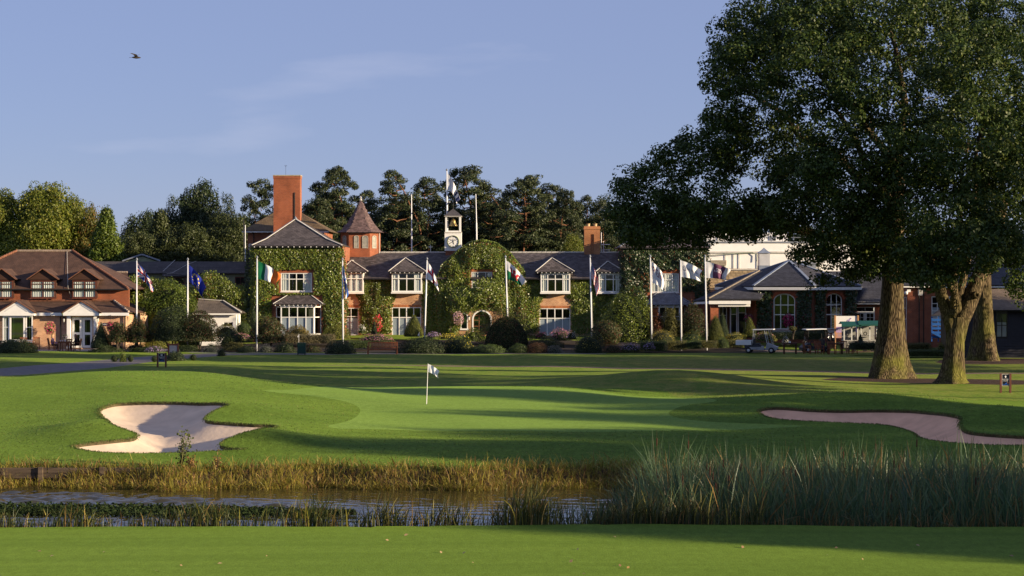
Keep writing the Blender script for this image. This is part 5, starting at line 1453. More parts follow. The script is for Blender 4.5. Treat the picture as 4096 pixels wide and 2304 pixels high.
for k in range(8):
    M = facet(k); ww = .92
    hol = [arch_pts(-ww, ww, wz0, wz1, .55, 14)] if k in (0, 1, 7) else []
    MB(M).wall(rect(-S_ / 2, S_ / 2, zv0 - .6, zv1 + .1), hol, 0, .3).build('wall', BR2, pv)
    if hol:
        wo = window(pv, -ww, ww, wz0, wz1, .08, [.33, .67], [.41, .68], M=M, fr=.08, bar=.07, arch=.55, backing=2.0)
        MB(M).box(-ww - .1, ww + .1, -.05, .06, wz0 - .30, wz0 - .08).build('stone_sill', CREAM, wo)
        b = MB(M); o_ = arch_pts(-ww - .25, ww + .25, wz0, wz1 + .25, .72, 18)[2:]; i_ = arch_pts(-ww, ww, wz0, wz1, .55, 18)[2:]
        for p, q_, s, t in zip(o_, o_[1:], i_[1:], i_): b.slab([(p[0], -.02, p[1]), (t[0], -.02, t[1]), (s[0], -.02, s[1]), (q_[0], -.02, q_[1])], .04)
        b.build('arch_bricks', mat('arch brick', (.32, .085, .04), .85, .2, 5, isl=.25), pv)
ev = (AP_ + .45) / math.cos(PI / 8); zev = Z(1146, YV - .45); apv = vc + Vector((0, 0, Z(1044, vc.y)))
def vcorner(k, rr_): 
    a_ = a0 + (k - .5) * PI / 4; return Vector((vc.x + rr_ * math.sin(a_), vc.y - rr_ * math.cos(a_), 0))
pr = MB()
for k in range(8): pr.slab([vcorner(k, ev) + Vector((0, 0, zev)), vcorner(k + 1, ev) + Vector((0, 0, zev)), apv], .08)
pro = pr.build('roof', TILED, pv)
for k in (7, 0, 1):
    a, b = vcorner(k, ev) + Vector((0, 0, zev)), vcorner(k + 1, ev) + Vector((0, 0, zev))
    slates(pro, [a, b, apv], b - a, apv - (a + b) / 2, .33, .2, 0, m=MATS['charcoal tile'], lift=.05)
for k in range(8):
    a = vcorner(k, ev) + Vector((0, 0, zev)); MB().bar(a + Vector((0, 0, .08)), apv + Vector((0, 0, .08)), .24, .08).build('hip_flashing', mat('blue grey lead', (.20, .235, .30), .45, .15, 3), pro)
    b = vcorner(k + 1, ev) + Vector((0, 0, zev)); d = MB(facet(k)); hw2 = (b - a).length / 2 - .02
    d.box(-hw2, hw2, -.44, -.38, zev - .30, zev - .06); d.build('fascia', WHITE, pv)
# lead cupola
cu = thing('cupola', 'small square lead roofed cupola on the dark roof left of the pavilion peak', 'cupola', P(3058, 1085, 180))
x0, x1 = X(3036, 180), X(3081, 180); MB().box(x0, x1, 180, 181, Z(1095, 180), Z(1062, 180)).build('lead_base', MATS['blue grey lead'], cu); MB().box(x0 + .03, x1 - .03, 180.03, 180.97, Z(1062, 180) + .002, Z(1013, 180)).build('body', mat('pale grey panel', (.50, .51, .53), .6, .1, 2), cu)
q = MB(); bs = [(x0 - .08, 179.9), (x1 + .08, 179.9), (x1 + .08, 181.1), (x0 - .08, 181.1)]; zc_ = Z(1012, 180); ms = [((x0 + x1) / 2 + (a - (x0 + x1) / 2) * .4, 180.5 + (b - 180.5) * .4) for a, b in bs]
for k in range(4):
    a, b, c, d = bs[k], bs[(k + 1) % 4], ms[(k + 1) % 4], ms[k]; q.face([(*a, zc_), (*b, zc_), (*c, zc_ + .25), (*d, zc_ + .25)]); q.face([(*d, zc_ + .25), (*c, zc_ + .25), ((x0 + x1) / 2, 180.5, zc_ + .5)])
q.face([(*p, zc_) for p in bs[::-1]]); q.build('cap', MATS['blue grey lead'], cu)
# low wing with french doors
YQ = 175.0
lw = thing('garden_wing', 'low brick wing with white french doors right of the pavilion', 'building', (X(3430, YQ), YQ, .8))
fd = [(3322, 3398), (3422, 3500), (3524, 3600)]
MB().wall(rect(X(3290, YQ), X(3640, YQ), .4, Z(1208, YQ)), [rect(X(a, YQ), X(b, YQ), Z(1345, YQ), Z(1228, YQ)) for a, b in fd], YQ, .3).build('wall', BR2, lw)
for a, b in fd: 
    xa, xb = X(a, YQ), X(b, YQ); xm = (xa + xb) / 2
    window(lw, xa, xb, Z(1247, YQ), Z(1228, YQ), YQ + .05, [.5], [], fr=.05, sill=False, backing=.6, name='transom_window')
    for p, q_ in ((xa, xm - .01), (xm + .01, xb)): window(lw, p, q_, Z(1345, YQ), Z(1248, YQ), YQ + .05, [.5], [.3, .53, .77], fr=.13, bar=.03, name='door', sill=False, backing=.6)
MB().box(X(3290, YQ), X(3640, YQ), YQ - .45, YQ - .38, Z(1217, YQ), Z(1207, YQ)).build('fascia', WHITE, lw)
q = MB(); q.slab([P(3250, 1209, YQ - .5), P(3660, 1209, YQ - .5), P(3660, 1085, YQ + 6), P(3250, 1085, YQ + 6)], .1); q.build('roof', TILED, lw)
MB().tube([(X(3411, YQ), YQ - .07, .8), (X(3411, YQ), YQ - .07, Z(1212, YQ))], .045, 6).build('drainpipe', BLACK, lw)
# nearer brick wing
YN = 165.5
nw = thing('brick_wing', 'single storey red brick wing with drainpipes between the two nearer oak trunks', 'building', (X(3740, YN), YN, .5))
wn2 = rect(X(3726, YN), X(3822, YN), Z(1302, YN), Z(1185, YN))
MB().wall(rect(X(3630, YN), X(3990, YN), .2, Z(1150, YN)), [wn2], YN, .3).build('wall', BR2, nw)
MB().box(X(3630, YN), X(3630, YN) + .3, YN + .3, YN + 6, .2, Z(1150, YN)).build('side_wall', BR2, nw)
window(nw, wn2[0][0], wn2[1][0], wn2[0][1], wn2[2][1], YN + .05, [.25, .5, .75], [.25, .5, .75], fr=.08, curtain='blind', backing=1.5)
MB().box(X(3600, YN), X(4110, YN), YN - .5, YN - .42, Z(1150, YN), Z(1139, YN)).build('fascia', WHITE, nw)
window(nw, X(3608, YN), X(3629, YN), Z(1365, YN), Z(1188, YN), YN + .25, [.5], [.25, .5, .75], fr=.05, sill=False, backing=.8)
q = MB(); q.slab([P(3590, 1140, YN - .55), P(4130, 1140, YN - .55), P(4130, 1010, YN + 7), P(3640, 1010, YN + 7)], .1); q.build('roof', TILED, nw)
for px_ in (3676, 3694): MB().tube([(X(px_, YN), YN - .07, .4), (X(px_, YN), YN - .07, Z(1152, YN))], .045, 6).build('drainpipe', BLACK, nw)
cc_ = thing('security_camera', 'white dome security camera on the corner of the brick wing', 'camera', P(3626, 1165, YN - .3)); MB().lathe(P(3625, 1168, YN - .35), [(.02, -.22), (.12, -.18), (.16, -.06), (.12, .04), (.06, .06)], 12).build('dome', WHITE, cc_); MB().box(X(3626, YN), X(3640, YN), YN - .3, YN - .003, Z(1168, YN), Z(1158, YN)).build('bracket', WHITE, cc_)
jb = thing('meter_box', 'white junction box high on the brick wing wall', 'box', P(3680, 1170, YN - .1)); MB().box(X(3672, YN), X(3689, YN), YN - .16, YN - .003, Z(1181, YN), Z(1158, YN)).build('casing', WHITE, jb); MB().box(X(3674, YN), X(3687, YN), YN - .175, YN - .161, Z(1179, YN), Z(1160, YN)).build('lid', CREAM, jb)
# black boarded shed
YK2 = 149.0
sh = thing('boarded_shed', 'black weatherboarded shed with a small window behind the rear oak', 'shed', (X(3980, YK2), YK2, 0.05))
BLKB = mat('black weatherboard', (.012, .012, .017), .45, .3, 5, spec=.5)
sx0, sx1 = X(3842, YK2), X(4240, YK2)
wsh = (X(3984, YK2), X(4030, YK2), Z(1350, YK2), Z(1252, YK2))
MB().box(sx0 + .03, sx1, YK2 + .06, YK2 + 7, -.1, Z(1238, YK2)).build('frame', BLKB, sh)
zz = Z(1434, YK2); nb = 0
while zz < Z(1240, YK2):
    z2 = zz + .185
    segs = [(sx0, sx1)] if (z2 < wsh[2] or zz > wsh[3]) else [(sx0, wsh[0] - .02), (wsh[1] + .02, sx1)]
    for a, b in segs:
        w_ = MB(); i = w_.pts([(a, YK2 - .02, zz), (b, YK2 - .02, zz), (b, YK2 + .045, zz + .2), (a, YK2 + .045, zz + .2), (a, YK2 + .055, zz), (b, YK2 + .055, zz)])
        for f in ((0, 1, 2, 3), (4, 5, 1, 0), (4, 0, 3), (5, 2, 1)): w_.f.append(tuple(i + t for t in f)); w_.m.append(0)
        w_.build('weatherboard', BLKB, sh)
    zz = z2
window(sh, *wsh, YK2 - .03, [.5], [.5], fm=BLKB, fr=.07, bar=.05, sill=False, curtain='blind')
q = MB(); q.slab([P(3850, 1240, YK2 - .4), P(4260, 1238, YK2 - .4), P(4260, 1150, YK2 + 4), P(3880, 1158, YK2 + 4)], .08); sro = q.build('roof', coursemat('tan shingle roof', (.22, .16, .11), (.18, .135, .095), .1, .16, .02), sh)
MB().bar(P(3850, 1243, YK2 - .42), P(4260, 1241, YK2 - .42), .1).build('gutter', BLACK, sh)
# ------------------------------------------------------------------ trees
BARK = mat('pine bark', (.16, .075, .04), .9, .4, 5, .03, 12, stretch=(1, 1, .3))
BARKG = mat('grey bark', (.07, .055, .04), .9, .4, 5, .03, 12, stretch=(1, 1, .3))
def oakbark():
    m, t, b = nodemat('oak bark'); n, L = t.nodes.new, t.links.new
    c = n('ShaderNodeTexCoord'); mp = n('ShaderNodeMapping'); mp.inputs['Scale'].default_value = (1, 1, .13); L(c.outputs['Object'], mp.inputs[0])
    vo = n('ShaderNodeTexVoronoi'); vo.feature = 'DISTANCE_TO_EDGE'; vo.inputs['Scale'].default_value = 12
    nz = n('ShaderNodeTexNoise'); nz.inputs['Scale'].default_value = 4; nz.inputs['Detail'].default_value = 5; L(mp.outputs[0], nz.inputs['Vector'])
    ad = n('ShaderNodeVectorMath'); ad.operation = 'ADD'; sc = n('ShaderNodeVectorMath'); sc.operation = 'SCALE'; sc.inputs[3].default_value = .25
    L(nz.outputs['Color'], sc.inputs[0]); L(mp.outputs[0], ad.inputs[0]); L(sc.outputs[0], ad.inputs[1]); L(ad.outputs[0], vo.inputs['Vector'])
    rp = n('ShaderNodeValToRGB'); rp.color_ramp.elements[0].color = (.05, .036, .022, 1); rp.color_ramp.elements[1].color = (.16, .12, .07, 1); rp.color_ramp.elements[1].position = .3
    L(vo.outputs['Distance'], rp.inputs[0])
    # green algae on the lower, wetter bark
    n2 = n('ShaderNodeTexNoise'); n2.inputs['Scale'].default_value = .8; n2.inputs['Detail'].default_value = 4; L(c.outputs['Object'], n2.inputs['Vector'])
    mr = n('ShaderNodeMapRange'); mr.inputs[1].default_value = .38; mr.inputs[2].default_value = .62; mr.inputs[4].default_value = .85; L(n2.outputs['Fac'], mr.inputs[0])
    sx = n('ShaderNodeSeparateXYZ'); L(c.outputs['Object'], sx.inputs[0]); mz = n('ShaderNodeMapRange'); mz.inputs[1].default_value = 6; mz.inputs[2].default_value = 1.0; L(sx.outputs[2], mz.inputs[0])
    mm = n('ShaderNodeMath'); mm.operation = 'MULTIPLY'; L(mr.outputs[0], mm.inputs[0]); L(mz.outputs[0], mm.inputs[1])
    mx = n('ShaderNodeMix'); mx.data_type = 'RGBA'; mx.blend_type = 'MIX'; L(mm.outputs[0], mx.inputs[0]); L(rp.outputs[0], mx.inputs[6]); mx.inputs[7].default_value = (.15, .15, .03, 1)
    mu = n('ShaderNodeMix'); mu.data_type = 'RGBA'; mu.blend_type = 'MULTIPLY'; mu.inputs[0].default_value = .7; L(mx.outputs[2], mu.inputs[6])
    r2 = n('ShaderNodeMapRange'); r2.inputs[1].default_value = 0; r2.inputs[2].default_value = .25; r2.inputs[3].default_value = .3; r2.inputs[4].default_value = 1.2; L(vo.outputs['Distance'], r2.inputs[0]); L(r2.outputs[0], mu.inputs[7])
    L(mu.outputs[2], b.inputs['Base Color']); b.inputs['Roughness'].default_value = .95; b.inputs['Specular IOR Level'].default_value = .1
    bp = n('ShaderNodeBump'); bp.inputs['Distance'].default_value = .07; L(vo.outputs['Distance'], bp.inputs['Height']); L(bp.outputs[0], b.inputs['Normal'])
    return m
OAKBARK = oakbark()
LF_OAK = leafmat('oak leaves', (.018, .038, .008), (.050, .080, .014), .22, .5, .22, third=(.095, .115, .022))
LF_BROAD = leafmat('bright summer leaves', (.07, .10, .012), (.19, .215, .025), .4, third=(.26, .24, .05))
LF_MID = leafmat('dull green leaves', (.028, .044, .013), (.080, .095, .028), .3)
LF_DARK = leafmat('dark leaves', (.014, .028, .011), (.042, .062, .020), .25)
LF_PINE = leafmat('pine needles', (.018, .034, .015), (.075, .090, .032), .2)
LF_CONI = leafmat('bright conifer sprays', (.045, .080, .010), (.13, .17, .02), .3)
LF_AUT = leafmat('turning leaves', (.07, .085, .015), (.17, .16, .03), .4, third=(.30, .15, .04))

def trunk_mesh(base, top, r0, r1, flare, rng, seg=40, rings=46, ridge=.05, bend=(0, 0)):
    """fluted trunk with spreading roots"""
    base, top = np.array(base), np.array(top); V = []
    ph = rng.uniform(0, 6.28, 6)
    for k in range(rings + 1):
        t = k / rings; c = base + (top - base) * t; c[0] += bend[0] * math.sin(PI * t); c[1] += bend[1] * math.sin(PI * t)
        r = r0 + (r1 - r0) * t + flare * math.exp(-t * 9.0)
        for j in range(seg):
            a = 2 * PI * j / seg
            root = math.exp(-t * 12) * flare * (.75 * max(0, math.cos(3 * a + ph[0])) ** 2 + .5 * max(0, math.cos(5 * a + ph[1])) ** 3)
            rr = r * (1 + ridge * math.sin(9 * a + ph[2] + 2 * t) * .5 + .04 * math.sin(4 * a + ph[3] + 5 * t) + .03 * math.sin(2 * a + 9 * t + ph[4])) + root
            V.append((c[0] + rr * math.cos(a), c[1] + rr * math.sin(a), c[2]))
    F = []
    for k in range(rings):
        for j in range(seg):
            j2 = (j + 1) % seg; F.append((k * seg + j, k * seg + j2, (k + 1) * seg + j2, (k + 1) * seg + j))
    return np.array(V), np.array(F)

def limb(mb, a, b, r0, r1, rng, sag=.12, n=6, seg=8):
    a, b = Vector(a), Vector(b); d = b - a; ln = d.length
    o1 = Vector(rng.normal(size=3)) * ln * .06; ps, rs = [], []
    for k in range(n + 1):
        t = k / n; p = a.lerp(b, t) + o1 * math.sin(PI * t) + Vector((0, 0, ln * sag * math.sin(PI * t)))
        p += Vector(rng.normal(size=3)) * ln * .012; ps.append(p); rs.append(r0 + (r1 - r0) * t ** .8)
    mb.tube(ps, rs, seg); return ps

def crown_mesh(name, lobes, spacing, rad, per, size, aspect, m, rng, inner=.55, flat=.8, bottom=-.75, jit=.55, shell=.55):
    C = lobes_clumps(lobes, spacing, rng, inner, bottom)
    rr = rad * rng.uniform(.6, 1.25, len(C))
    L_, Nn = clump_leaves(C, rr, per, rng, flat, jit, shell)
    V, Q = leaf_arrays(L_, Nn, size * rng.uniform(.65, 1.3, len(L_)), aspect, rng)
    return np_mesh(name, V, [(Q, 0)], [m])

# --- the three oaks
def oak(label, px, py, Y, tpx, tpy, r0, r1, flare, lobes, limbs, spacing=.94, per=76, seed=1, extra=None):
    rng = np.random.default_rng(seed)
    b = P(px, py, Y); b.z = G(b.x, b.y) - .1
    t = thing('oak_tree', label, 'tree', b, group='old oaks at the right')
    tp = P(tpx, tpy, Y)
    V, Fc = trunk_mesh(b, tp, r0, r1, flare, rng)
    tr = np_obj('trunk', np_mesh('trunk', V, [(Fc, 0)], [OAKBARK], smooth=True), t)
    LW = [(X(a, Y + dY), Y + dY, Z(c, Y + dY), rx / F * Y, ry_, rz / F * Y) for a, c, dY, rx, rz, ry_ in lobes]
    for (a, c, dY, r_a, frm) in limbs:
        m = MB(); s = b.lerp(tp, frm); e = P(a, c, Y + dY)
        ps = limb(m, s, e, r_a, r_a * .25, rng, sag=.05, n=9, seg=10)
        for k in range(7):
            q = ps[3 + k % 6]; m2 = q + Vector((rng.uniform(-2.6, 2.6), rng.uniform(-2.2, 2.2), rng.uniform(-.5, 2.2))); limb(m, q, m2, r_a * .28, .02, rng, n=4, seg=5)
        m.build('limb', OAKBARK, t, smooth=True)
    if extra: extra(t, rng)
    np_obj('crown', crown_mesh('crown', LW, spacing, 1.0 * .72, per, .19, .66, LF_OAK, rng, inner=.30, flat=.7, jit=.32, shell=.72), t)
    return t
oak('nearest great oak with a thick fluted trunk and limbs sweeping far left', 3556, 1512, 121.0, 3590, 640, .86, .42, .42,
    [(3150, 130, 0, 280, 165, 4.5), (2985, 310, -2, 165, 140, 3.0), (3010, 240, 5, 170, 170, 4), (3300, 330, -6, 240, 190, 3.5), (3540, 150, 0, 330, 250, 5), (3480, 470, -8, 240, 190, 3.2),
     (2790, 640, 0, 180, 120, 3.5), (2610, 760, 0, 160, 105, 3), (2510, 850, 1, 85, 62, 2.2), (2860, 830, -3, 220, 95, 3.2), (3080, 600, 2, 240, 160, 4), (3100, 860, -4, 200, 85, 3),
     (3360, 700, -8, 210, 160, 3.2), (3380, 950, -6, 130, 95, 2.6), (3600, 800, -8, 190, 150, 3), (3450, 1050, -5, 75, 60, 1.6), (2690, 890, 2, 170, 70, 3), (3270, 80, 6, 260, 200, 4), (3330, 1030, -4, 55, 42, 1.3), (2900, 480, 1, 110, 80, 2.5), (3560, 1000, -6, 140, 85, 2.4), (3480, 900, -9, 150, 110, 2.5), (3650, 1040, -6, 100, 66, 2), (3040, 900, -2, 150, 44, 2.5), (3420, 1110, -5, 50, 42, 1.2), (3300, 1110, -4, 42, 52, 1.0), (3545, 1085, -7, 100, 46, 1.6), (3260, 1010, -4, 90, 40, 1.6), (2650, 912, -1, 180, 56, 2.5), (2540, 925, 0, 95, 40, 1.8), (2560, 955, 0, 80, 34, 1.5), (2720, 962, -1, 110, 30, 1.6), (2930, 925, -2, 110, 34, 1.8), (3200, 740, -2, 170, 110, 3)],
    [(2640, 800, 0, .34, .62), (2960, 340, 0, .33, .78), (3130, 180, 1, .34, .88), (3080, 640, 2, .26, .70), (3330, 350, -5, .3, .8), (3560, 120, 0, .4, .97), (3360, 900, -5, .22, .5), (3620, 820, -7, .2, .55), (2880, 850, -2, .26, .55), (3520, 480, -6, .26, .8)], seed=3)
def oak2_fork(t, rng):
    m = MB(); Y = 113.0
    m.tube([P(3818, 1350, Y), P(3800, 1275, Y), P(3785, 1235, Y), P(3765, 1180, Y - .3), P(3755, 1120, Y - .5), P(3720, 1000, Y - 1), P(3690, 900, Y - 1)], [.40, .42, .38, .34, .30, .24, .15], 18)
    m.build('limb', OAKBARK, t, smooth=True)
    m = MB(); m.tube([P(3822, 1370, Y), P(3840, 1280, Y + .1), P(3868, 1225, Y + .2), P(3900, 1150, Y + .3), P(3935, 1060, Y + .5), P(3985, 960, Y + 1), P(4020, 800, Y + 1)], [.5, .54, .50, .46, .42, .36, .2], 18); m.build('limb', OAKBARK, t, smooth=True)
    c = P(3905, 1180, Y - .35); k = MB().lathe(c, [(.2, .3), (.22, .0), (.2, -.1), (.12, -.16), (.07, -.1)], 14, axis='y'); k.build('burr', OAKBARK, t, smooth=True)
oak('second oak whose leaning mossy trunk forks low into two heavy limbs', 3806, 1537, 113.0, 3828, 1268, .62, .50, .34,
    [(3860, 620, -4, 240, 200, 3.2), (3800, 900, -6, 190, 130, 2.8), (3700, 1020, -6, 100, 66, 2), (4010, 800, -3, 200, 180, 3), (3990, 1030, -4, 90, 70, 1.8), (3830, 1075, -6, 80, 48, 1.5), (3920, 320, 0, 260, 220, 4), (4150, 560, 0, 220, 220, 4), (3650, 640, -3, 170, 150, 3), (3950, 960, -6, 150, 90, 2.2), (3750, 1100, -6, 80, 44, 1.6), (3880, 1010, -8, 110, 70, 2), (3630, 1085, -5, 66, 40, 1.4), (4082, 1170, -3, 36, 66, 1.0), (3690, 1130, -7, 60, 34, 1.2)],
    [(3880, 560, -3, .26, 1.0), (3800, 860, -5, .2, 1.0), (3920, 330, 0, .26, 1.0)], seed=5, extra=oak2_fork)
oak('farthest straight oak rising beside the black shed', 3935, 1443, 144.0, 3930, 700, .72, .34, .34,
    [(4010, 330, -14, 290, 260, 4), (4100, 700, -14, 210, 200, 3.5), (4060, 90, -14, 270, 200, 4), (4085, 1000, -13, 90, 70, 2), (3780, 90, -13, 240, 150, 4), (3900, 560, -14, 160, 150, 3), (4200, 880, -12, 130, 150, 3), (4075, 1130, -13, 36, 60, 1.0)],
    [(4030, 360, -13, .26, .8), (4100, 720, -13, .22, .75), (3800, 120, -13, .24, .95), (4080, 1000, -12, .14, .55)], seed=7, spacing=1.02, per=72)

# --- background tree kinds, built once each
def make_broad(seed, H, W, m, size=.27, base=.12):
    rng = np.random.default_rng(seed); lob = []
    for k in range(11):
        a = rng.uniform(0, 6.28); r = W * .5 * rng.uniform(.15, .62); z = H * rng.uniform(base + .22, .86)
        s = W * .5 * rng.uniform(.34, .55) * (1.1 - .35 * abs(z / H - .55)); lob.append((r * math.cos(a), r * math.sin(a), z, s, s, s * .8))
    lob.append((0, 0, H * .84, W * .22, W * .22, H * .16)); lob.append((0, 0, H * .5, W * .4, W * .4, H * .3))
    cr = crown_mesh('crown', lob, 1.3, .98, 57, size, .65, m, rng, inner=.55, jit=.4, shell=.65)
    mb = MB(); tp = limb(mb, (0, 0, -.4), (0, 0, H * .75), H * .022, .06, rng, sag=0, n=7)
    for l in lob[:8]: limb(mb, tp[2 + int(rng.integers(0, 4))], l[:3], H * .008, .03, rng, n=4, seg=5)
    return cr, mb.mesh('trunk', BARKG), H, W
def make_pine(seed, H, W, m=None, low=.42, bare=True):
    rng = np.random.default_rng(seed); lob = []; mb = MB()
    lean = rng.normal(size=2) * .5
    tp = limb(mb, (0, 0, -.4), (lean[0], lean[1], H * .96), H * .017, .05, rng, sag=0, n=10)
    n = 34
    for k in range(n):
        z = H * (low + (1.0 - low) * (k / (n - 1)) ** .9 * .97); t = (z / H - low) / (1 - low)
        prof = math.sin(PI * (.22 + .70 * t)) ; a = k * 2.4 + rng.uniform(-.5, .5)
        r = W * .5 * prof * rng.uniform(.35, 1.0); s = W * .5 * rng.uniform(.24, .42) * (1.15 - .5 * t)
        c = (r * math.cos(a) + lean[0] * z / H, r * math.sin(a) + lean[1] * z / H, z); lob.append((*c, s, s, s * .48))
        limb(mb, (lean[0] * z / H, lean[1] * z / H, z - r * .35), (c[0], c[1], c[2] - s * .15), .09, .03, rng, sag=-.05, n=4, seg=5)
    cr = crown_mesh('crown', lob, .84, .64, 54, .30, .42, m or LF_PINE, rng, inner=.5, flat=.6, bottom=-.5)
    return cr, mb.mesh('trunk', BARK), H, W
def make_conifer(seed, H, W, m):
    rng = np.random.default_rng(seed); n = 430
    t = rng.random(n) ** .75; z = H * (.03 + .95 * t) ; r = W * .5 * (1 - t) ** .75 * rng.uniform(.72, 1.05, n); a = rng.uniform(0, 6.28, n)
    C = np.stack([r * np.cos(a), r * np.sin(a), z], 1)
    L_, Nn = clump_leaves(C, rng.uniform(.45, .85, n), 40, rng, .9)
    V, Q = leaf_arrays(L_, Nn, .30 * rng.uniform(.6, 1.3, len(L_)), .5, rng)
    mb = MB(); mb.tube([(0, 0, -.3), (0, 0, H * .95)], [.25, .03], 8)
    return np_mesh('crown', V, [(Q, 0)], [m]), mb.mesh('trunk', BARKG), H, W
KINDS = {'bright': [make_broad(21, 14, 12, LF_BROAD), make_broad(22, 14, 12, LF_BROAD)], 'mid': [make_broad(23, 14, 12, LF_MID), make_broad(24, 14, 11, LF_MID)],
         'dark': [make_broad(25, 14, 12, LF_DARK), make_broad(26, 15, 11, LF_DARK)], 'turn': [make_broad(27, 12, 9, LF_AUT)],
         'pine': [make_pine(31, 20, 9, low=.34), make_pine(32, 20, 8.5, low=.28), make_pine(33, 20, 9, low=.46), make_pine(34, 20, 8, low=.22)],
         'conifer': [make_conifer(41, 12, 8, LF_CONI)], 'dkconifer': [make_conifer(42, 12, 7, LF_MID)]}
def tree(name, kind, var, label, px, top, w, Y, rz=None, group=None, xy=None, H=None, W=None):
    cr, tr, h0, w0 = KINDS[kind][var % len(KINDS[kind])]
    if 'e' not in cr: co = np.empty(len(cr.vertices) * 3, np.float32); cr.vertices.foreach_get('co', co); co = co.reshape(-1, 3); cr['e'] = (float(np.percentile(co[:, 2], 99.7)), float(np.percentile(np.hypot(co[:, 0], co[:, 1]), 97) * 2))
    h0, w0 = cr['e']
    if xy: x, Y = xy; g = G(x, Y); sz, sx = H / h0, W / w0
    else:
        x = X(px, Y); g = G(x, Y); sz = (Z(top, Y) - g) / h0; sx = (w / F * Y) / w0 * (1.3 if kind == 'pine' else 1.05)
    t = thing(name, label, 'tree', (x, Y, g), rz if rz is not None else R.uniform(0, 6.28), group)
    t.scale = (sx, sx, sz)
    for nm, me in (('trunk', tr), ('crown', cr)):
        o = bpy.data.objects.new(nm, me); link(o); o.parent = t
    return t
GB = 'trees behind the buildings'
for i, (nm, kd, vr, lb, px, top, w, Y) in enumerate([
    ('broadleaf_tree', 'bright', 0, 'tall sunlit yellow green tree over the left roof', 165, 738, 330, 206),
    ('broadleaf_tree', 'bright', 1, 'sunlit green tree cut by the left edge of the photo', 0, 772, 280, 208),
    ('broadleaf_tree', 'bright', 1, 'lower sunlit green tree between the tallest left tree and the pointed conifer', 300, 812, 230, 210),
    ('broadleaf_tree', 'turn', 0, 'tree with rusty autumn leaves just left of the bright conifer top', 372, 828, 170, 206),
    ('conifer_tree', 'conifer', 0, 'bright green pointed conifer behind the left roof end', 425, 836, 215, 197),
    ('broadleaf_tree', 'dark', 0, 'dark rounded tree right of the bright conifer', 560, 852, 230, 214),
    ('conifer_tree', 'dkconifer', 0, 'grey green pointed conifer in front of the dark trees left of centre', 640, 846, 190, 205),
    ('broadleaf_tree', 'dark', 1, 'dark dome shaped tree between the grey conifer and the tall crown', 700, 800, 190, 220),
    ('broadleaf_tree', 'dark', 0, 'tall airy dark tree standing highest left of the great chimney', 800, 733, 250, 222),
    ('broadleaf_tree', 'dark', 1, 'dark tree with thin outer twigs next left of the chimney pine', 905, 790, 170, 222),
    ('broadleaf_tree', 'mid', 0, 'dull green tree low over the long lodge roof', 740, 900, 250, 202),
    ('broadleaf_tree', 'mid', 1, 'olive green tree beside the chimney house left wall', 900, 862, 220, 204),
    ('broadleaf_tree', 'mid', 0, 'low dull tree behind the small pale gable', 560, 930, 220, 201),
    ('broadleaf_tree', 'dark', 1, 'dark low tree behind the link roof of the left house', 480, 960, 200, 203),
    ('pine_tree', 'pine', 1, 'dark pine showing left of the great chimney', 1050, 722, 170, 215),
    ('pine_tree', 'pine', 0, 'tall layered pine between the great chimney and the spire', 1345, 674, 210, 214),
    ('pine_tree', 'pine', 2, 'shorter pine just right of the great chimney', 1262, 800, 190, 210),
    ('pine_tree', 'pine', 3, 'dark pine directly behind the spire', 1460, 765, 170, 222),
    ('pine_tree', 'pine', 3, 'broad pine with open top between the spire and the left bare pole', 1585, 688, 200, 215),
    ('pine_tree', 'pine', 1, 'pine standing between the left bare pole and the clock turret', 1712, 715, 190, 217),
    ('pine_tree', 'pine', 0, 'tallest pine rising behind the clock turret flag', 1860, 670, 240, 220),
    ('pine_tree', 'pine', 3, 'dark full pine right of the right bare pole', 1975, 745, 210, 222),
    ('pine_tree', 'pine', 2, 'tall pine with a pale bare trunk right of the ivy dome', 2110, 705, 230, 214),
    ('pine_tree', 'pine', 1, 'dark pine next right of the pale trunked pine', 2195, 740, 170, 224),
    ('pine_tree', 'pine', 0, 'mid height pine left of the short chimney', 2262, 760, 150, 216),
    ('pine_tree', 'pine', 3, 'small pointed pine above the short chimney', 2335, 786, 120, 222),
    ('pine_tree', 'pine', 1, 'small dark pine touching the oak leaves right of the short chimney', 2400, 802, 130, 220),
    ('broadleaf_tree', 'bright', 0, 'small yellow green tree peeping over the ridge left of the short chimney', 2295, 942, 110, 205)]):
    tree(nm, kd, vr, lb, px, top, w, Y, group=GB)
lbs = ['dark undergrowth tree low behind the main ridge, %s' % s for s in ('left of the spire', 'under the left bare pole', 'between left pole and clock', 'behind the clock foot', 'behind the ivy dome', 'right of the ivy dome', 'left of the short chimney', 'behind the short chimney')]
for k, lb in enumerate(lbs): tree('broadleaf_tree', 'dark', k, lb, 1330 + k * 155, 775 + (k * 37) % 60, 290, 228, group=GB)
for k, (px, lb) in enumerate(((2560, 'dark tree behind the right ivy house roof'), (2760, 'dark tree behind the rooftop units, left'), (2960, 'dark tree behind the middle of the white block'), (3180, 'dark tree behind the right half of the white block'), (3420, 'dark tree seen past the nearest oak trunk'), (3700, 'dark tree above the brick wing roof'), (3950, 'dark tree above the shed roof'))):
    tree('broadleaf_tree', 'dark', k, lb, px, 850 + (k * 23) % 45, 300, 230, group=GB)
for k, (px, lb) in enumerate(((60, 'dark tree filling behind the brightest left tree'), (270, 'dark tree filling behind the left roof ridge'), (860, 'dark tree filling behind the lodge roof right end'), (1010, 'dark tree filling behind the chimney house'))):
    tree('broadleaf_tree', 'dark', k + 1, lb, px, 868, 260, 228, group=GB)
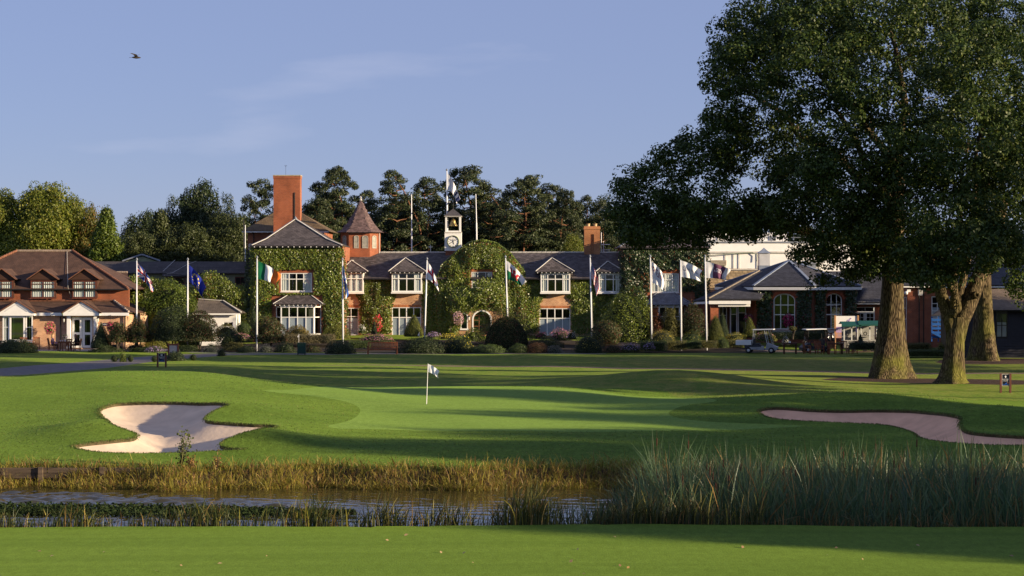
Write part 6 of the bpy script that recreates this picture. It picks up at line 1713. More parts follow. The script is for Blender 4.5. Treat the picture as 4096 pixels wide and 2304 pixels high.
# trees off to the right of the view; their shade crosses the course
GS = 'trees along the right side of the course'
for kd, x, y, H, W, lb in (('dark', 51, 30.5, 12, 5.5, 'small tree far right level with the near fairway edge'), ('dark', 70.3, 30.9, 15, 18, 'broad dark tree far right beyond the cattails'), ('dark', 64.9, 47.4, 17, 9.5, 'dark tree far right level with the pond bank'),
        ('dark', 63.9, 52.8, 16.5, 8.5, 'dark tree far right above the green front'), ('dark', 62.3, 57.1, 15, 6.5, 'dark tree far right beside the short one'), ('dark', 57.2, 118.6, 22, 8, 'tall tree right of the view level with the nearest oak'), ('dark', 51, 128, 17, 7, 'dark tree right of the view between the tall one and the shed'), ('dark', 59.9, 64.9, 15.5, 8, 'slim tree far right level with the green'), ('dark', 58.3, 73.9, 17, 8, 'slim tree far right level with the back of the green'),
        ('dark', 58, 60.7, 13, 8, 'short tree far right level with the pin'), ('dark', 59, 69.4, 13, 7, 'short tree far right level with the right bunker'),
        ('dark', 66.9, 44.3, 15.6, 5.0, 'slim dark tree far right level with the far pond bank'), ('pine', 58, 85.3, 22, 10, 'tall bare stemmed pine far right behind the right bunker'), ('pine', 58, 92.7, 22, 10, 'second tall bare stemmed pine far right before the oaks'), ('dark', 46, 134, 15.5, 9, 'dark tree just right of the view behind the farthest oak'), ('dark', 50, 143, 14, 7, 'slim tree just right of the view beside the shed'), ('dark', 57, 161, 10.5, 15, 'low broad tree right of the boarded shed')):
    tree('broadleaf_tree' if kd == 'dark' else 'pine_tree', kd, 2, lb, 0, 0, 0, 0, group=GS, xy=(x, y), H=H, W=W)

# ------------------------------------------------------------------ ivy
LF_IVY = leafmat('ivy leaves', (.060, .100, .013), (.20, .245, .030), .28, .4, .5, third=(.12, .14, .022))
LF_IVYD = leafmat('shaded ivy leaves', (.014, .030, .008), (.040, .068, .018), .2, .4, .5)  # darker copy of the ivy for shaded walls, shade put into the leaf colour
def ivy(label, poly, Yf, holes=(), thick=.35, dens=360, m=None, seed=1, bulge=None, wrap=0.0, ragged=8.0):
    """poly in photo pixels on the wall plane Yf; holes are pixel rectangles kept bare; leaves stand off the wall"""
    rng = np.random.default_rng(seed); m = m or LF_IVY
    q = [(X(a, Yf), Z(b, Yf)) for a, b in poly]; hs = [(X(a, Yf), X(b, Yf), Z(d, Yf), Z(c, Yf)) for a, b, c, d in holes]
    A = np.array(q); x0, z0 = A.min(0) - .3; x1, z1 = A.max(0) + .3
    n = int((x1 - x0) * (z1 - z0) * dens); x = rng.uniform(x0, x1, n); z = rng.uniform(z0, z1, n)
    jx = x + rng.normal(size=n) * ragged / 100; jz = z + rng.normal(size=n) * ragged / 100
    k = inside_np(jx, jz, q)
    for h in hs: k &= ~((x > h[0] - .04) & (x < h[1] + .04) & (z > h[2] - .04) & (z < h[3] + .04))
    x, z = x[k], z[k]; n = len(x)
    d = dist_np(x, z, q)
    p3 = np.stack([x, z, np.zeros(n)], 1)
    th = thick * (.35 + .65 * np.clip(d / .5, 0, 1)) * (.75 + .55 * vnoise(p3, 1.6, seed)) 
    if bulge is not None: th = th + bulge(x, z)
    th = np.maximum(th, .05)
    e = 1e-2
    C = np.stack([x, Yf - th * (1 - .55 * rng.random(n) ** 2.2), z], 1)
    Nn = np.stack([rng.normal(size=n) * .55, -np.ones(n), rng.normal(size=n) * .5 + .35], 1)
    V, Q = leaf_arrays(C, Nn, .145 * rng.uniform(.6, 1.25, n), .8, rng)
    me = np_mesh('climbing_ivy', V, [(Q, 0)], [m])
    o = np_obj('climbing_ivy', me); tag(o, label, 'ivy', 'ivy on the clubhouse walls')
    return o
ivy('sheet of ivy covering the whole hipped left end round its windows', [(1003, 990), (1372, 988), (1388, 1100), (1392, 1250), (1372, 1345), (1285, 1345), (1285, 1185), (1090, 1185), (1090, 1345), (1003, 1345)], YT, [(1118, 1254, 1080, 1170), (1090, 1290, 1182, 1345)], thick=.42, seed=11)
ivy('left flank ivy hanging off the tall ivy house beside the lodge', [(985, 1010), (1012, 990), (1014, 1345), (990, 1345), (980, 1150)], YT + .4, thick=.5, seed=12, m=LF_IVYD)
def hump(x, z): return .55 * np.exp(-((x - X(870, 176.5)) / 3.2) ** 2)
ivy('long ivy bank sweeping down behind the white lodge', [(505, 1170), (520, 1105), (560, 1095), (640, 1120), (700, 1140), (770, 1150), (800, 1105), (830, 1086), (870, 1088), (915, 1120), (950, 1142), (1010, 1135), (1012, 1345), (960, 1345), (960, 1240), (900, 1205), (790, 1195), (760, 1340), (505, 1340)], 176.5, thick=.6, seed=13, bulge=hump)
ivb = MB().wall([(X(a, 176.6), Z(b, 176.6)) for a, b in [(515, 1170), (530, 1115), (640, 1130), (770, 1158), (805, 1112), (835, 1094), (870, 1096), (915, 1128), (950, 1150), (1010, 1145), (1010, 1350), (515, 1350)]], [], 176.6, .3)
tag(ivb.build('garden_wall', BRICKR), 'brick garden wall almost buried under the long ivy bank', 'wall')
ivy('upright ivy column between the first and second dormers', [(1432, 1114), (1566, 1114), (1572, 1165), (1580, 1190), (1566, 1240), (1564, 1335), (1445, 1335), (1440, 1200), (1424, 1180)], Y0, thick=.42, seed=14)
ivy('dome of ivy over the entrance gable with one window left clear', gp, YG, [(1883, 1972, 1078, 1152)], thick=.5, seed=15, dens=380, ragged=12)
def domeroof():
    rng = np.random.default_rng(16); n = 7000; k = rng.random(n) * (len(gp) - 4) ; C = []
    q = [(X(a, YG), Z(b, YG)) for a, b in gp][2:]
    i = np.minimum((rng.random(n) * (len(q) - 1)).astype(int), len(q) - 2); t = rng.random(n)
    qa = np.array(q); p = qa[i] * (1 - t[:, None]) + qa[i + 1] * t[:, None]
    y = YG + rng.random(n) ** 1.3 * 4.5
    C = np.stack([p[:, 0], y, p[:, 1] + .05 + .2 * rng.random(n)], 1); Nn = np.stack([rng.normal(size=n) * .5 + (p[:, 0] - X(1925, YG)) * .2, -.4 + rng.normal(size=n) * .4, np.ones(n)], 1)
    V, Q = leaf_arrays(C, Nn, .22 * rng.uniform(.6, 1.25, n), .8, rng)
    o = np_obj('climbing_ivy', np_mesh('climbing_ivy', V, [(Q, 0)], [LF_IVY])); tag(o, 'ivy rolling back over the top of the entrance gable', 'ivy', 'ivy on the clubhouse walls')
domeroof()
pxs = [(1790, 1220), (1800, 1180), (1850, 1150), (1880, 1160), (1900, 1130), (1950, 1112), (1990, 1130), (2012, 1170), (2014, 1250), (1975, 1240), (1930, 1232), (1890, 1242), (1840, 1250), (1835, 1335), (1805, 1335), (1798, 1270)]
def pb_(x, z): return .5 * np.exp(-((x - X(1930, YP)) / 1.8) ** 2 - ((z - Z(1170, YP)) / .9) ** 2)
ivy('shaggy ivy mound spilling over the arched porch', pxs, YP, thick=.45, seed=17, bulge=pb_, dens=400, ragged=14)
ivy('ivy filling the wall between the gable and the third dormer', [(2095, 1116), (2162, 1116), (2190, 1175), (2160, 1210), (2155, 1330), (2095, 1330)], Y0, thick=.4, seed=18)
ivy('ivy column between the third dormer and the short end dormer', [(2283, 1116), (2372, 1116), (2392, 1130), (2394, 1172), (2490, 1175), (2490, 1335), (2285, 1335), (2288, 1215), (2268, 1190)], Y0, [(2393, 2488, 1060, 1172)], thick=.4, seed=19)
ivy('ivy strip left of the gable below the second dormer', [(1690, 1118), (1748, 1118), (1748, 1335), (1700, 1335), (1688, 1200)], Y0, thick=.25, seed=20)
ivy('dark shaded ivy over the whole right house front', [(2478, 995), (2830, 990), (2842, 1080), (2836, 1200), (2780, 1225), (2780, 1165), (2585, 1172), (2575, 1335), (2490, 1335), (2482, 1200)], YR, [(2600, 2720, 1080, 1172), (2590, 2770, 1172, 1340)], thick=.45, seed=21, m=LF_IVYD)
def ivy_facet(k, u0, u1, z0, z1, label, seed):
    rng = np.random.default_rng(seed); n = int((u1 - u0) * (z1 - z0) * 200); u = rng.uniform(u0, u1, n); z = rng.uniform(z0, z1, n)
    edge = np.minimum(u - u0, u1 - u); keep = rng.random(n) < np.clip(edge / .18, .15, 1); u, z = u[keep], z[keep]; n = len(u)
    d = -.06 - .28 * rng.random(n) ** .7; M = np.array(facet(k)); L4 = np.stack([u, d, z, np.ones(n)], 1); C = (M @ L4.T).T[:, :3]
    Nn = np.stack([rng.normal(size=n) * .5, -np.ones(n), rng.normal(size=n) * .5 + .3, np.zeros(n)], 1); Nn = (M @ Nn.T).T[:, :3]
    V, Q = leaf_arrays(C, Nn, .20 * rng.uniform(.6, 1.25, n), .8, rng)
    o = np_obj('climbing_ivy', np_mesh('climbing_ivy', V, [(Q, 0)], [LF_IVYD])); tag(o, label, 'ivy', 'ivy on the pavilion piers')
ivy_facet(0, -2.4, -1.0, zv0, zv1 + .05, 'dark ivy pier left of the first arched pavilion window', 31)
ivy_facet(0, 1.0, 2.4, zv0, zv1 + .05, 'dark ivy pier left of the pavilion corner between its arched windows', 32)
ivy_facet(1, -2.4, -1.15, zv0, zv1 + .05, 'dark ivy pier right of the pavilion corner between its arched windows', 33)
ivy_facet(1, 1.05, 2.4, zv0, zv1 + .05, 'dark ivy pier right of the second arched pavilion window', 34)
# ------------------------------------------------------------------ flags
FONT = {'P': ["1110", "1001", "1001", "1110", "1000", "1000", "1000"], 'G': ["0111", "1000", "1000", "1011", "1001", "1001", "0111"], 'A': ["0110", "1001", "1001", "1111", "1001", "1001", "1001"],
        'T': ["11111", "00100", "00100", "00100", "00100", "00100", "00100"], 'H': ["1001", "1001", "1001", "1111", "1001", "1001", "1001"], 'E': ["111", "100", "100", "110", "100", "100", "111"],
        'B': ["1110", "1001", "1001", "1110", "1001", "1001", "1110"], 'L': ["100", "100", "100", "100", "100", "100", "111"], 'F': ["111", "100", "100", "110", "100", "100", "100"], 'R': ["1110", "1001", "1001", "1110", "1010", "1001", "1001"],
        'Y': ["10001", "01010", "00100", "00100", "00100", "00100", "00100"], 'D': ["1110", "1001", "1001", "1001", "1001", "1001", "1110"], 'O': ["0110", "1001", "1001", "1001", "1001", "1001", "0110"], 'S': ["0111", "1000", "1000", "0110", "0001", "0001", "1110"], ' ': ["00"] * 7}
def glyph(word, u, v):
    """is (u,v) in the unit box inside a letter stroke of the word"""
    if not (0 <= u < 1 and 0 <= v < 1): return False
    cols = []
    for ch in word:
        g = FONT[ch]; cols += [[r[k] == '1' for r in g] for k in range(len(g[0]))] + [[False] * 7]
    cols = cols[:-1]
    return cols[int(u * len(cols))][6 - int(v * 7)]
def fm(n, c): return mat('flag ' + n, c, .8, .05, 3)
RED, BLU, WHT, GRN, ORG, NVY, YEL = fm('red', (.50, .018, .03)), fm('blue', (.012, .028, .20)), fm('white', (.74, .74, .76)), fm('green', (.005, .15, .06)), fm('orange', (.60, .14, .02)), fm('dark navy', (.02, .03, .10)), fm('gold', (.75, .55, .06))
SCB, PLUM, MAROON = fm('saltire blue', (.02, .08, .34)), fm('plum', (.13, .045, .095)), fm('maroon', (.22, .07, .09))
def pat_uk(u, v):
    x, y = (u - .5) * 2, (v - .5)      # 2:1
    if abs(y) < .09 or abs(x) < .09: return RED
    if abs(y) < .155 or abs(x) < .155: return WHT
    d = abs(abs(y) - abs(x) * .5)
    if d < .035: return RED
    return WHT if d < .10 else BLU
def pat_eu(u, v):
    for k in range(12):
        a = 2 * PI * k / 12; cx, cy = .5 + .22 * math.cos(a), .5 + .33 * math.sin(a)
        if abs((u - cx) * 1.5) + abs(v - cy) < .062: return YEL
    return fm('europe blue', (.012, .025, .26))
def pat_ie(u, v): return GRN if u < .34 else (WHT if u < .67 else ORG)
def pat_sc(u, v): return WHT if abs(abs(v - .5) - abs(u - .5)) < .09 else SCB
def pat_en(u, v): return RED if abs(v - .5) < .10 or abs(u - .5) < .07 else WHT
def pat_wa(u, v):
    # red heraldic beast: body, legs, wing, neck and tail
    for cx, cy, rx, ry in ((.50, .47, .15, .085), (.63, .60, .05, .13), (.70, .72, .08, .05), (.40, .30, .03, .13), (.55, .28, .03, .13), (.66, .36, .03, .13), (.33, .36, .03, .14), (.45, .68, .08, .13), (.30, .60, .04, .14), (.27, .74, .05, .05)):
        if ((u - cx) / rx) ** 2 + ((v - cy) / ry) ** 2 < 1: return RED
    return WHT if v > .5 else GRN
def pat_us(u, v):
    if u < .42 and v > .46:
        return WHT if (int(u * 28) % 2 == 0 and int(v * 24) % 2 == 0) else BLU
    return RED if int(v * 13) % 2 == 0 else WHT
def pat_pga(u, v): return MAROON if glyph('PGA', (u - .12) / .72, (v - .40) / .42) else WHT
def pat_belfry(u, v):
    if glyph('THE BELFRY', (u - .27) / .66, (v - .50) / .16): return NVY
    x, y = (u - .155) / .075, (v - .58) / .13
    r = max(abs(x), abs(y) if y < .3 else abs(x) * .5 + y * .8)
    if .82 < r < 1.08: return NVY
    if abs(math.hypot(x, y * 1.0 + .05) - .48) < .12 and y > -.5: return NVY
    return WHT
def pat_hotels(u, v):
    if .34 < u < .80:
        if glyph('THE', (u - .42) / .26, (v - .62) / .10) or glyph('HOTELS', (u - .40) / .32, (v - .46) / .12): return WHT
        return PLUM
    return WHT
def pat_rolex(u, v): return NVY if u > .72 and .3 < v < .9 and not (.8 < u < .9) else WHT
def pat_plain(u, v): return WHT

def flag(name, label, top, hoist, fly, swing, drop, pat, seed, parent=None, fold=.12, group='flags on the lawn poles', nu=66, nv=44, gather=.5, cat='flag'):
    """cloth hung from a hoist edge: top = upper hoist corner, fly end swings out and droops"""
    V = []
    for j in range(nv + 1):
        for i in range(nu + 1):
            u, v = i / nu, j / nv
            # the fly end falls: the cloth turns down along a curve and gathers
            ang = math.radians(drop) * (u ** .8)
            sx = fly * (math.sin(math.radians(90 - drop * .55)) * u)
            sz = -fly * u * math.sin(math.radians(drop)) * (.55 + .45 * u)
            h = hoist * (1 - gather * u ** 1.2)
            z = sz - (1 - v) * h
            w = fold * fly * u * (math.sin(6.5 * u * 2 + v * 2.4 + seed) * .55 + math.sin(10 * u - 3.4 * v + seed * 2) * .35 + .5 * (v - .5) * math.sin(4 * u + seed))
            x = sx * swing * (1 - .12 * (1 - v) * u) + .06 * fly * u * math.sin(5 * v + seed)
            y = -.35 * sx * .4 + w
            V.append((top[0] + x, top[1] + y, top[2] + z))
    mats, idx, Q, mi = [], {}, [], []
    for j in range(nv):
        for i in range(nu):
            m = pat((i + .5) / nu, (j + .5) / nv)
            if m.name not in idx: idx[m.name] = len(mats); mats.append(m)
            a = j * (nu + 1) + i; Q.append((a, a + 1, a + nu + 2, a + nu + 1)); mi.append(idx[m.name])
    me = np_mesh(name, np.array(V), [(np.array(Q), np.array(mi))], mats, smooth=True)
    o = np_obj(name, me, parent)
    return tag(o, label, cat, group)
def pole(label, tpx, tpy, bpx, bpy, Y, r=.055, group='white lawn flagpoles', knob=True, cord=True):
    b, t = P(bpx, bpy, Y), P(tpx, tpy, Y); b.z = min(b.z, G(b.x, Y)) - .05 if group == 'white lawn flagpoles' else b.z
    p = thing('flagpole', label, 'flagpole', b, group=group)
    MB().tube([b, b.lerp(t, .5), t], [r * 1.25, r * 1.05, r * .7], 10).build('pole', STEELW, p, smooth=True)
    if knob: MB().lathe(t, [(.02, 0), (.09, .06), (.10, .12), (.03, .2), (.01, .26)], 10).build('finial', LEAD, p, smooth=True)
    if cord: MB().tube([b + Vector((r * 1.6, -.02, 1.2)), t + Vector((r * 1.3, -.02, -.1))], .009, 4).build('halyard', WHITE, p)
    return t
YQ1 = 162.5
for i, (lb, fl, t, b, py_h, hoist, fly, swing, drop, pat, ga) in enumerate((
    ('first flagpole from the left, flying the Union flag', 'Union flag drooping from the leftmost pole', (547, 1042), (546, 1388), 1052, 1.10, 1.95, .82, 58, pat_uk, .35),
    ('second flagpole from the left, flying the blue starred flag', 'dark blue flag with gold stars on the second pole', (751, 1042), (750, 1390), 1058, 1.35, 2.1, .80, 60, pat_eu, .1),
    ('third flagpole from the left, flying the Irish tricolour', 'green white and orange tricolour in front of the ivy house', (1028, 1034), (1027, 1405), 1044, 1.45, 1.95, 1.0, 34, pat_ie, .35),
    ('fourth flagpole, with a limp blue saltire beside the first dormer', 'limp blue and white saltire hanging close to its pole', (1370, 1042), (1372, 1362), 1052, 1.2, 2.0, .26, 82, pat_sc, .15),
    ('fifth flagpole, leaning slightly, with the red cross flag', 'white flag with a red cross drooping left of the ivy dome', (1708, 1040), (1697, 1368), 1046, 1.45, 2.1, .55, 66, pat_en, .62),
    ('sixth flagpole, standing behind the big dark bush', 'white and green flag with a red dragon right of the ivy dome', (2022, 1032), (2034, 1390), 1042, 1.5, 2.2, .80, 52, pat_wa, .62),
    ('seventh flagpole, with the stars and stripes', 'stars and stripes hanging right of the third dormer', (2360, 1030), (2368, 1350), 1044, 1.2, 2.1, .42, 72, pat_us, .2),
    ('eighth flagpole, with a white lettered flag before the right ivy window', 'white flag with maroon letters PGA', (2601, 1030), (2607, 1385), 1044, 1.75, 1.5, .80, 45, pat_pga, .25),
    ('ninth flagpole, the one with no knob, between the two right hand flags', 'white flag with a small navy bell emblem and lettering', (2722, 1040), (2725, 1385), 1042, 1.35, 1.75, 1.0, 28, pat_belfry, .32),
    ('tenth flagpole, nearest the right, under the oak twigs', 'white flag with a broad plum band under the oak twigs', (2820, 1030), (2827, 1362), 1046, 1.35, 1.95, 1.0, 20, pat_hotels, .35))):
    top = pole(lb, *t, *b, YQ1 + (0 if i < 3 else 2.0), knob=(i != 8))
    tp = P(t[0] + 2.5, py_h, YQ1 + (0 if i < 3 else 2.0))
    flag('flag', fl, tp, hoist, fly, swing, drop, pat, i * 1.7 + .4, gather=ga)
t = pole('tall flagpole standing behind the clock turret', 1787, 684, 1789, 1000, 184.9, .07, group=None)
flag('flag', 'limp white flag with a dark corner above the clock turret', P(1790, 693, 184.9), 1.45, 2.5, .55, 72, pat_rolex, 3.3, gather=.7, group=None)

# golf pin
gx, gy = ray_ground(1706, 1617); gzv = G(gx, gy)
pin = thing('golf_pin', 'white golf flagstick with a small white flag on the putting green', 'flagstick', (gx, gy, gzv))
ptop = P(1712, 1455, gy)
MB().tube([(gx, gy, gzv - .1), ptop], [.017, .012], 8).build('stick', WHITE, pin)
MB().lathe((gx, gy, gzv + .002), [(.054, 0), (.054, .001)], 16).build('hole', BLACK, pin)
f = flag('pin_flag', None, ptop + Vector((.012, 0, -.01)), .36, .52, 1.0, 38, pat_plain, 2.0, parent=None, nu=20, nv=14, group=None, cat=None, gather=.1); f.parent = pin; f.matrix_parent_inverse = Matrix.Translation(-pin.location)
for px_, py_, h, Y, lb in ((1195, 1372, .75, 163.2, 'tiny white putting green flag behind the green bin'), (1676, 1365, .75, 164.5, 'tiny white putting green flag left of the leaning flagpole')):
    b = P(px_, py_, Y); tt = b + Vector((.02, 0, h)); pn = thing('practice_pin', lb, 'flagstick', b)
    MB().tube([b, tt], .015, 6).build('stick', WHITE, pn); MB().slab([tt, tt + Vector((-.14, 0, -.26)), tt + Vector((0, 0, -.3))], .01).build('pin_flag', WHITE, pn)

# ------------------------------------------------------------------ signs, bin, bench
NAVYS = mat('sign black panel', (.008, .010, .018), .35, .1); POSTW = mat('sign post timber', (.13, .045, .028), .6, .2, 5)
SBLUE = mat('sign blue', (.03, .16, .65), .5, .05); SORG = mat('sign orange', (.55, .22, .04), .5, .05)
def halfway_sign(label, px, pyb, pyt, Y, right, wpx):
    s = wpx / F * Y; b = P(px, pyb, Y); b.z = G(b.x, Y); t = thing('direction_sign', label, 'sign', b); H_ = (pyb - pyt) / F * Y
    pw = s * .17
    for sx in (-1, 1): MB().box(b.x + sx * (s / 2 - pw / 2) - pw / 2, b.x + sx * (s / 2 - pw / 2) + pw / 2, Y - pw / 2, Y + pw / 2, b.z - .1, b.z + H_).build('post', POSTW, t)
    x0, x1 = b.x - s / 2 + pw + .005, b.x + s / 2 - pw - .005; z0, z1 = b.z + H_ * .36, b.z + H_ * .975; xm = (x0 + x1) / 2; h = z1 - z0; w = x1 - x0
    pl = MB().box(x0, x1, Y - .02, Y + .02, z0, z1).build('panel', NAVYS, t)
    bd = MB()
    for a, c, d, e in ((x0, x1, z0, z0 + .018), (x0, x1, z1 - .018, z1)): bd.box(a + .018, c - .018, Y - .026, Y - .021, d, e)
    for a, c in ((x0, x0 + .018), (x1 - .018, x1)): bd.box(a, c, Y - .026, Y - .021, z0, z1)
    bd.build('border', CREAM, pl)
    ar = MB(); k = w * .16; c0 = Vector((xm, Y - .024, z1 - h * .21))
    pts = [(0, 1.0), (-1, 0), (-.4, 0), (-.4, -1.1), (.4, -1.1), (.4, 0), (1, 0)]
    if right: pts = [(q, -p) for p, q in pts]
    ar.slab([c0 + Vector((p * k, 0, q * k)) for p, q in pts], .004); ar.build('arrow', WHITE, pl)
    text('HALFWAY', Vector((xm, Y - .024, z0 + h * .565)), w * .20, WHITE, pl); text('HOUSE', Vector((xm, Y - .024, z0 + h * .43)), w * .20, WHITE, pl)
    lg = MB(); lg.slab([Vector((xm + a * w, Y - .024, z0 + h * b_)) for a, b_ in ((-.12, .2), (.12, .21), (.32, .29), (.1, .26))], .003); lg.build('emblem', SBLUE, pl)
    MB().lathe(Vector((xm + w * .29, Y - .023, z0 + h * .27)), [(w * .05, 0), (w * .05, -.004)], 10, axis='y').build('emblem_dot', SORG, pl)
    text('BRABAZON', Vector((xm, Y - .024, z0 + h * .12)), w * .165, SBLUE, pl)
halfway_sign('black halfway house sign with an upward arrow right of the oaks', 4022, 1582, 1505, 103.0, False, 46)
halfway_sign('black halfway house sign with a right pointing arrow beside the left path', 647, 1468, 1410, 134.0, True, 39)
b = P(693, 1414, 154); b.z = G(b.x, 154); ns = thing('notice_board', 'low brown framed notice board with a blank pale sheet', 'sign', b)
zt = b.z + .98; w = .36
for sx in (-1, 1): MB().box(b.x + sx * w - .06, b.x + sx * w + .06, 153.95, 154.05, b.z - .1, zt).build('post', POSTW, ns)
MB().box(b.x - w + .062, b.x + w - .062, 153.97, 154.03, zt - .16, zt - .04).box(b.x - w + .062, b.x + w - .062, 153.97, 154.03, b.z + .1, b.z + .24).build('rail', POSTW, ns)
MB().box(b.x - w + .065, b.x + w - .065, 153.985, 154.015, b.z + .245, zt - .165).build('sheet', mat('blank notice', (.34, .33, .32), .7, .1), ns)
b = P(1207, 1421, 155.5); b.z = G(b.x, 155.5); bn = thing('litter_bin', 'dark green square litter bin at the path edge', 'bin', b)
GRNB = mat('bin green', (.010, .042, .03), .5, .15, 3)
MB().box(b.x - .31, b.x + .31, 155.2, 155.8, b.z + .10, b.z + .90).build('body', GRNB, bn); MB().box(b.x - .34, b.x + .34, 155.17, 155.83, b.z + .902, b.z + .95).build('lid', GRNB, bn)
for sx in (-1, 1): MB().box(b.x + sx * .27 - .03, b.x + sx * .27 + .03, 155.25, 155.31, b.z - .05, b.z + .1).build('leg', BLACK, bn)
b = P(1530, 1416, 156.5); b.z = G(b.x, 156.5); be = thing('garden_bench', 'long slatted hardwood bench facing the lawn', 'bench', b)
bw = 1.13
for sx in (-1, 1):
    MB().box(b.x + sx * bw - .04, b.x + sx * bw + .04, 156.2, 156.28, b.z - .05, b.z + .62).build('leg', TEAK, be); MB().box(b.x + sx * bw - .04, b.x + sx * bw + .04, 156.72, 156.8, b.z - .05, b.z + .97).build('leg', TEAK, be)
    MB().box(b.x + sx * bw - .045, b.x + sx * bw + .045, 156.17, 156.75, b.z + .622, b.z + .66).build('armrest', TEAK, be)
for k in range(5): MB().box(b.x - bw + .05, b.x + bw - .05, 156.2 + k * .105, 156.2 + k * .105 + .08, b.z + .42, b.z + .45).build('seat_slat', TEAK, be)
MB().box(b.x - bw + .045, b.x + bw - .045, 156.73, 156.78, b.z + .86, b.z + .95).build('top_rail', TEAK, be); MB().box(b.x - bw + .045, b.x + bw - .045, 156.73, 156.78, b.z + .48, b.z + .54).build('lower_rail', TEAK, be); MB().box(b.x - bw + .045, b.x + bw - .045, 156.21, 156.25, b.z + .32, b.z + .415).build('apron', TEAK, be)
for k in range(19): x = b.x - bw + .12 + k * (2 * bw - .24) / 18; MB().box(x - .025, x + .025, 156.74, 156.765, b.z + .542, b.z + .858).build('back_slat', TEAK, be)

# ------------------------------------------------------------------ furniture
def make_chair(label, m=TEAK):
    t = thing('garden_chair', label, 'chair', (0, 0, 0))
    for sx in (-1, 1):
        MB().box(sx * .26 - .03, sx * .26 + .03, -.26, -.20, 0, .64).build('leg', m, t, local=True)
        q = MB(); q.bar((sx * .26, .22, 0), (sx * .26, .22, .44), .055).bar((sx * .26, .22, .44), (sx * .26, .32, .98), .055); q.build('leg', m, t, local=True)
        MB().box(sx * .26 - .035, sx * .26 + .035, -.28, .24, .642, .67).build('armrest', m, t, local=True)
        MB().box(sx * .26 - .015, sx * .26 + .015, -.2, .2, .16, .20).build('stretcher', m, t, local=True)
    for k in range(4): MB().box(-.23, .23, -.26 + k * .12, -.26 + k * .12 + .10, .42, .445).build('seat_slat', m, t, local=True)
    MB().bar((-.24, .315, .96), (.24, .315, .96), .04, .09).build('top_rail', m, t, local=True)
    for k in range(6): x = -.19 + k * .076; MB().bar((x, .235, .46), (x, .305, .92), .045, .018).build('back_slat', m, t, local=True)
    return t
CHAIRS = []
def chair(label, px, pyb, Y, rz, group):
    x = X(px, Y); z = G(x, Y)
    if not CHAIRS: c = make_chair(label); CHAIRS.append(c); c.location = (x, Y, z); c.rotation_euler = (0, 0, rz)
    else: c = copy_tree(CHAIRS[0], (x, Y, z), rz, label)
    c['group'] = group; return c
GT = 'slatted chairs on the left terrace'; GC = 'slatted chairs beside the carts'
YT1 = 162.6
chair('slatted chair under the person in the lilac top', 207, 1400, YT1, math.radians(92), GT)
chair('slatted chair under the person in black', 309, 1400, YT1, math.radians(-90), GT)
chair('empty slatted chair at the near side of the terrace table', 268, 1402, YT1 - .75, math.radians(-130), GT)
chair('empty slatted chair standing by the bay window, left of the red basket', 145, 1400, 164.6, math.radians(12), GT)
chair('empty slatted chair below the bay window', 90, 1396, 165.0, 0, GT)
def table(name, label, x, y, z, w, d, h, m=TEAK, legs=4):
    t = thing(name, label, 'table', (x, y, z))
    n = max(4, int(d / .14))
    for k in range(n): MB().box(-w / 2, w / 2, -d / 2 + k * d / n, -d / 2 + (k + 1) * d / n - .01, h - .04, h).build('top_slat', m, t, local=True)
    MB().box(-w / 2 + .06, w / 2 - .06, -d / 2 + .06, d / 2 - .06, h - .12, h - .042).build('apron', m, t, local=True)
    for sx in (-1, 1):
        for sy in (-1, 1): MB().box(sx * (w / 2 - .1) - .035, sx * (w / 2 - .1) + .035, sy * (d / 2 - .1) - .035, sy * (d / 2 - .1) + .035, 0, h - .121).build('leg', m, t, local=True)
    return t
tbx = X(258, YT1); tbz = G(tbx, YT1)
table('terrace_table', 'slatted table between the two seated people', tbx, YT1, tbz, 1.05, 1.0, .74)
fp = thing('flower_pot', 'white pot of pale flowers on the terrace table', 'flower pot', (tbx + .05, YT1, tbz + .742))
MB().lathe((0, 0, 0), [(.07, 0), (.10, .2), (.11, .2)], 12).build('pot', WHITE, fp, local=True)
rng_ = np.random.default_rng(3); C = sphere_dirs(160, rng_) * .24 * rng_.random((160, 1)) ** .4 + np.array([0, 0, .36]); V, Q = leaf_arrays(C, sphere_dirs(160, rng_), .09, .7, rng_)
np_obj('blooms', np_mesh('blooms', V, [(Q, (rng_.random(160) < .35).astype(np.int32))], [leafmat('pot leaves', (.06, .10, .02), (.15, .2, .04)), mat('pink white petals', (.7, .55, .6), .7, .1)]), fp, local=True)['kind'] = 'stuff'
for k, (dx, lb) in enumerate(((-.30, 'white cup on the left side of the terrace table'), (-.18, 'white cup next to the flower pot'))):
    cu_ = MB().lathe((tbx + dx, YT1 - .1 + k * .2, tbz + .742), [(.025, 0), (.045, .02), (.05, .11), (.045, .11), (.04, .03)], 12).build('cup', WHITE); tag(cu_, lb, 'cup', 'cups on the terrace table')

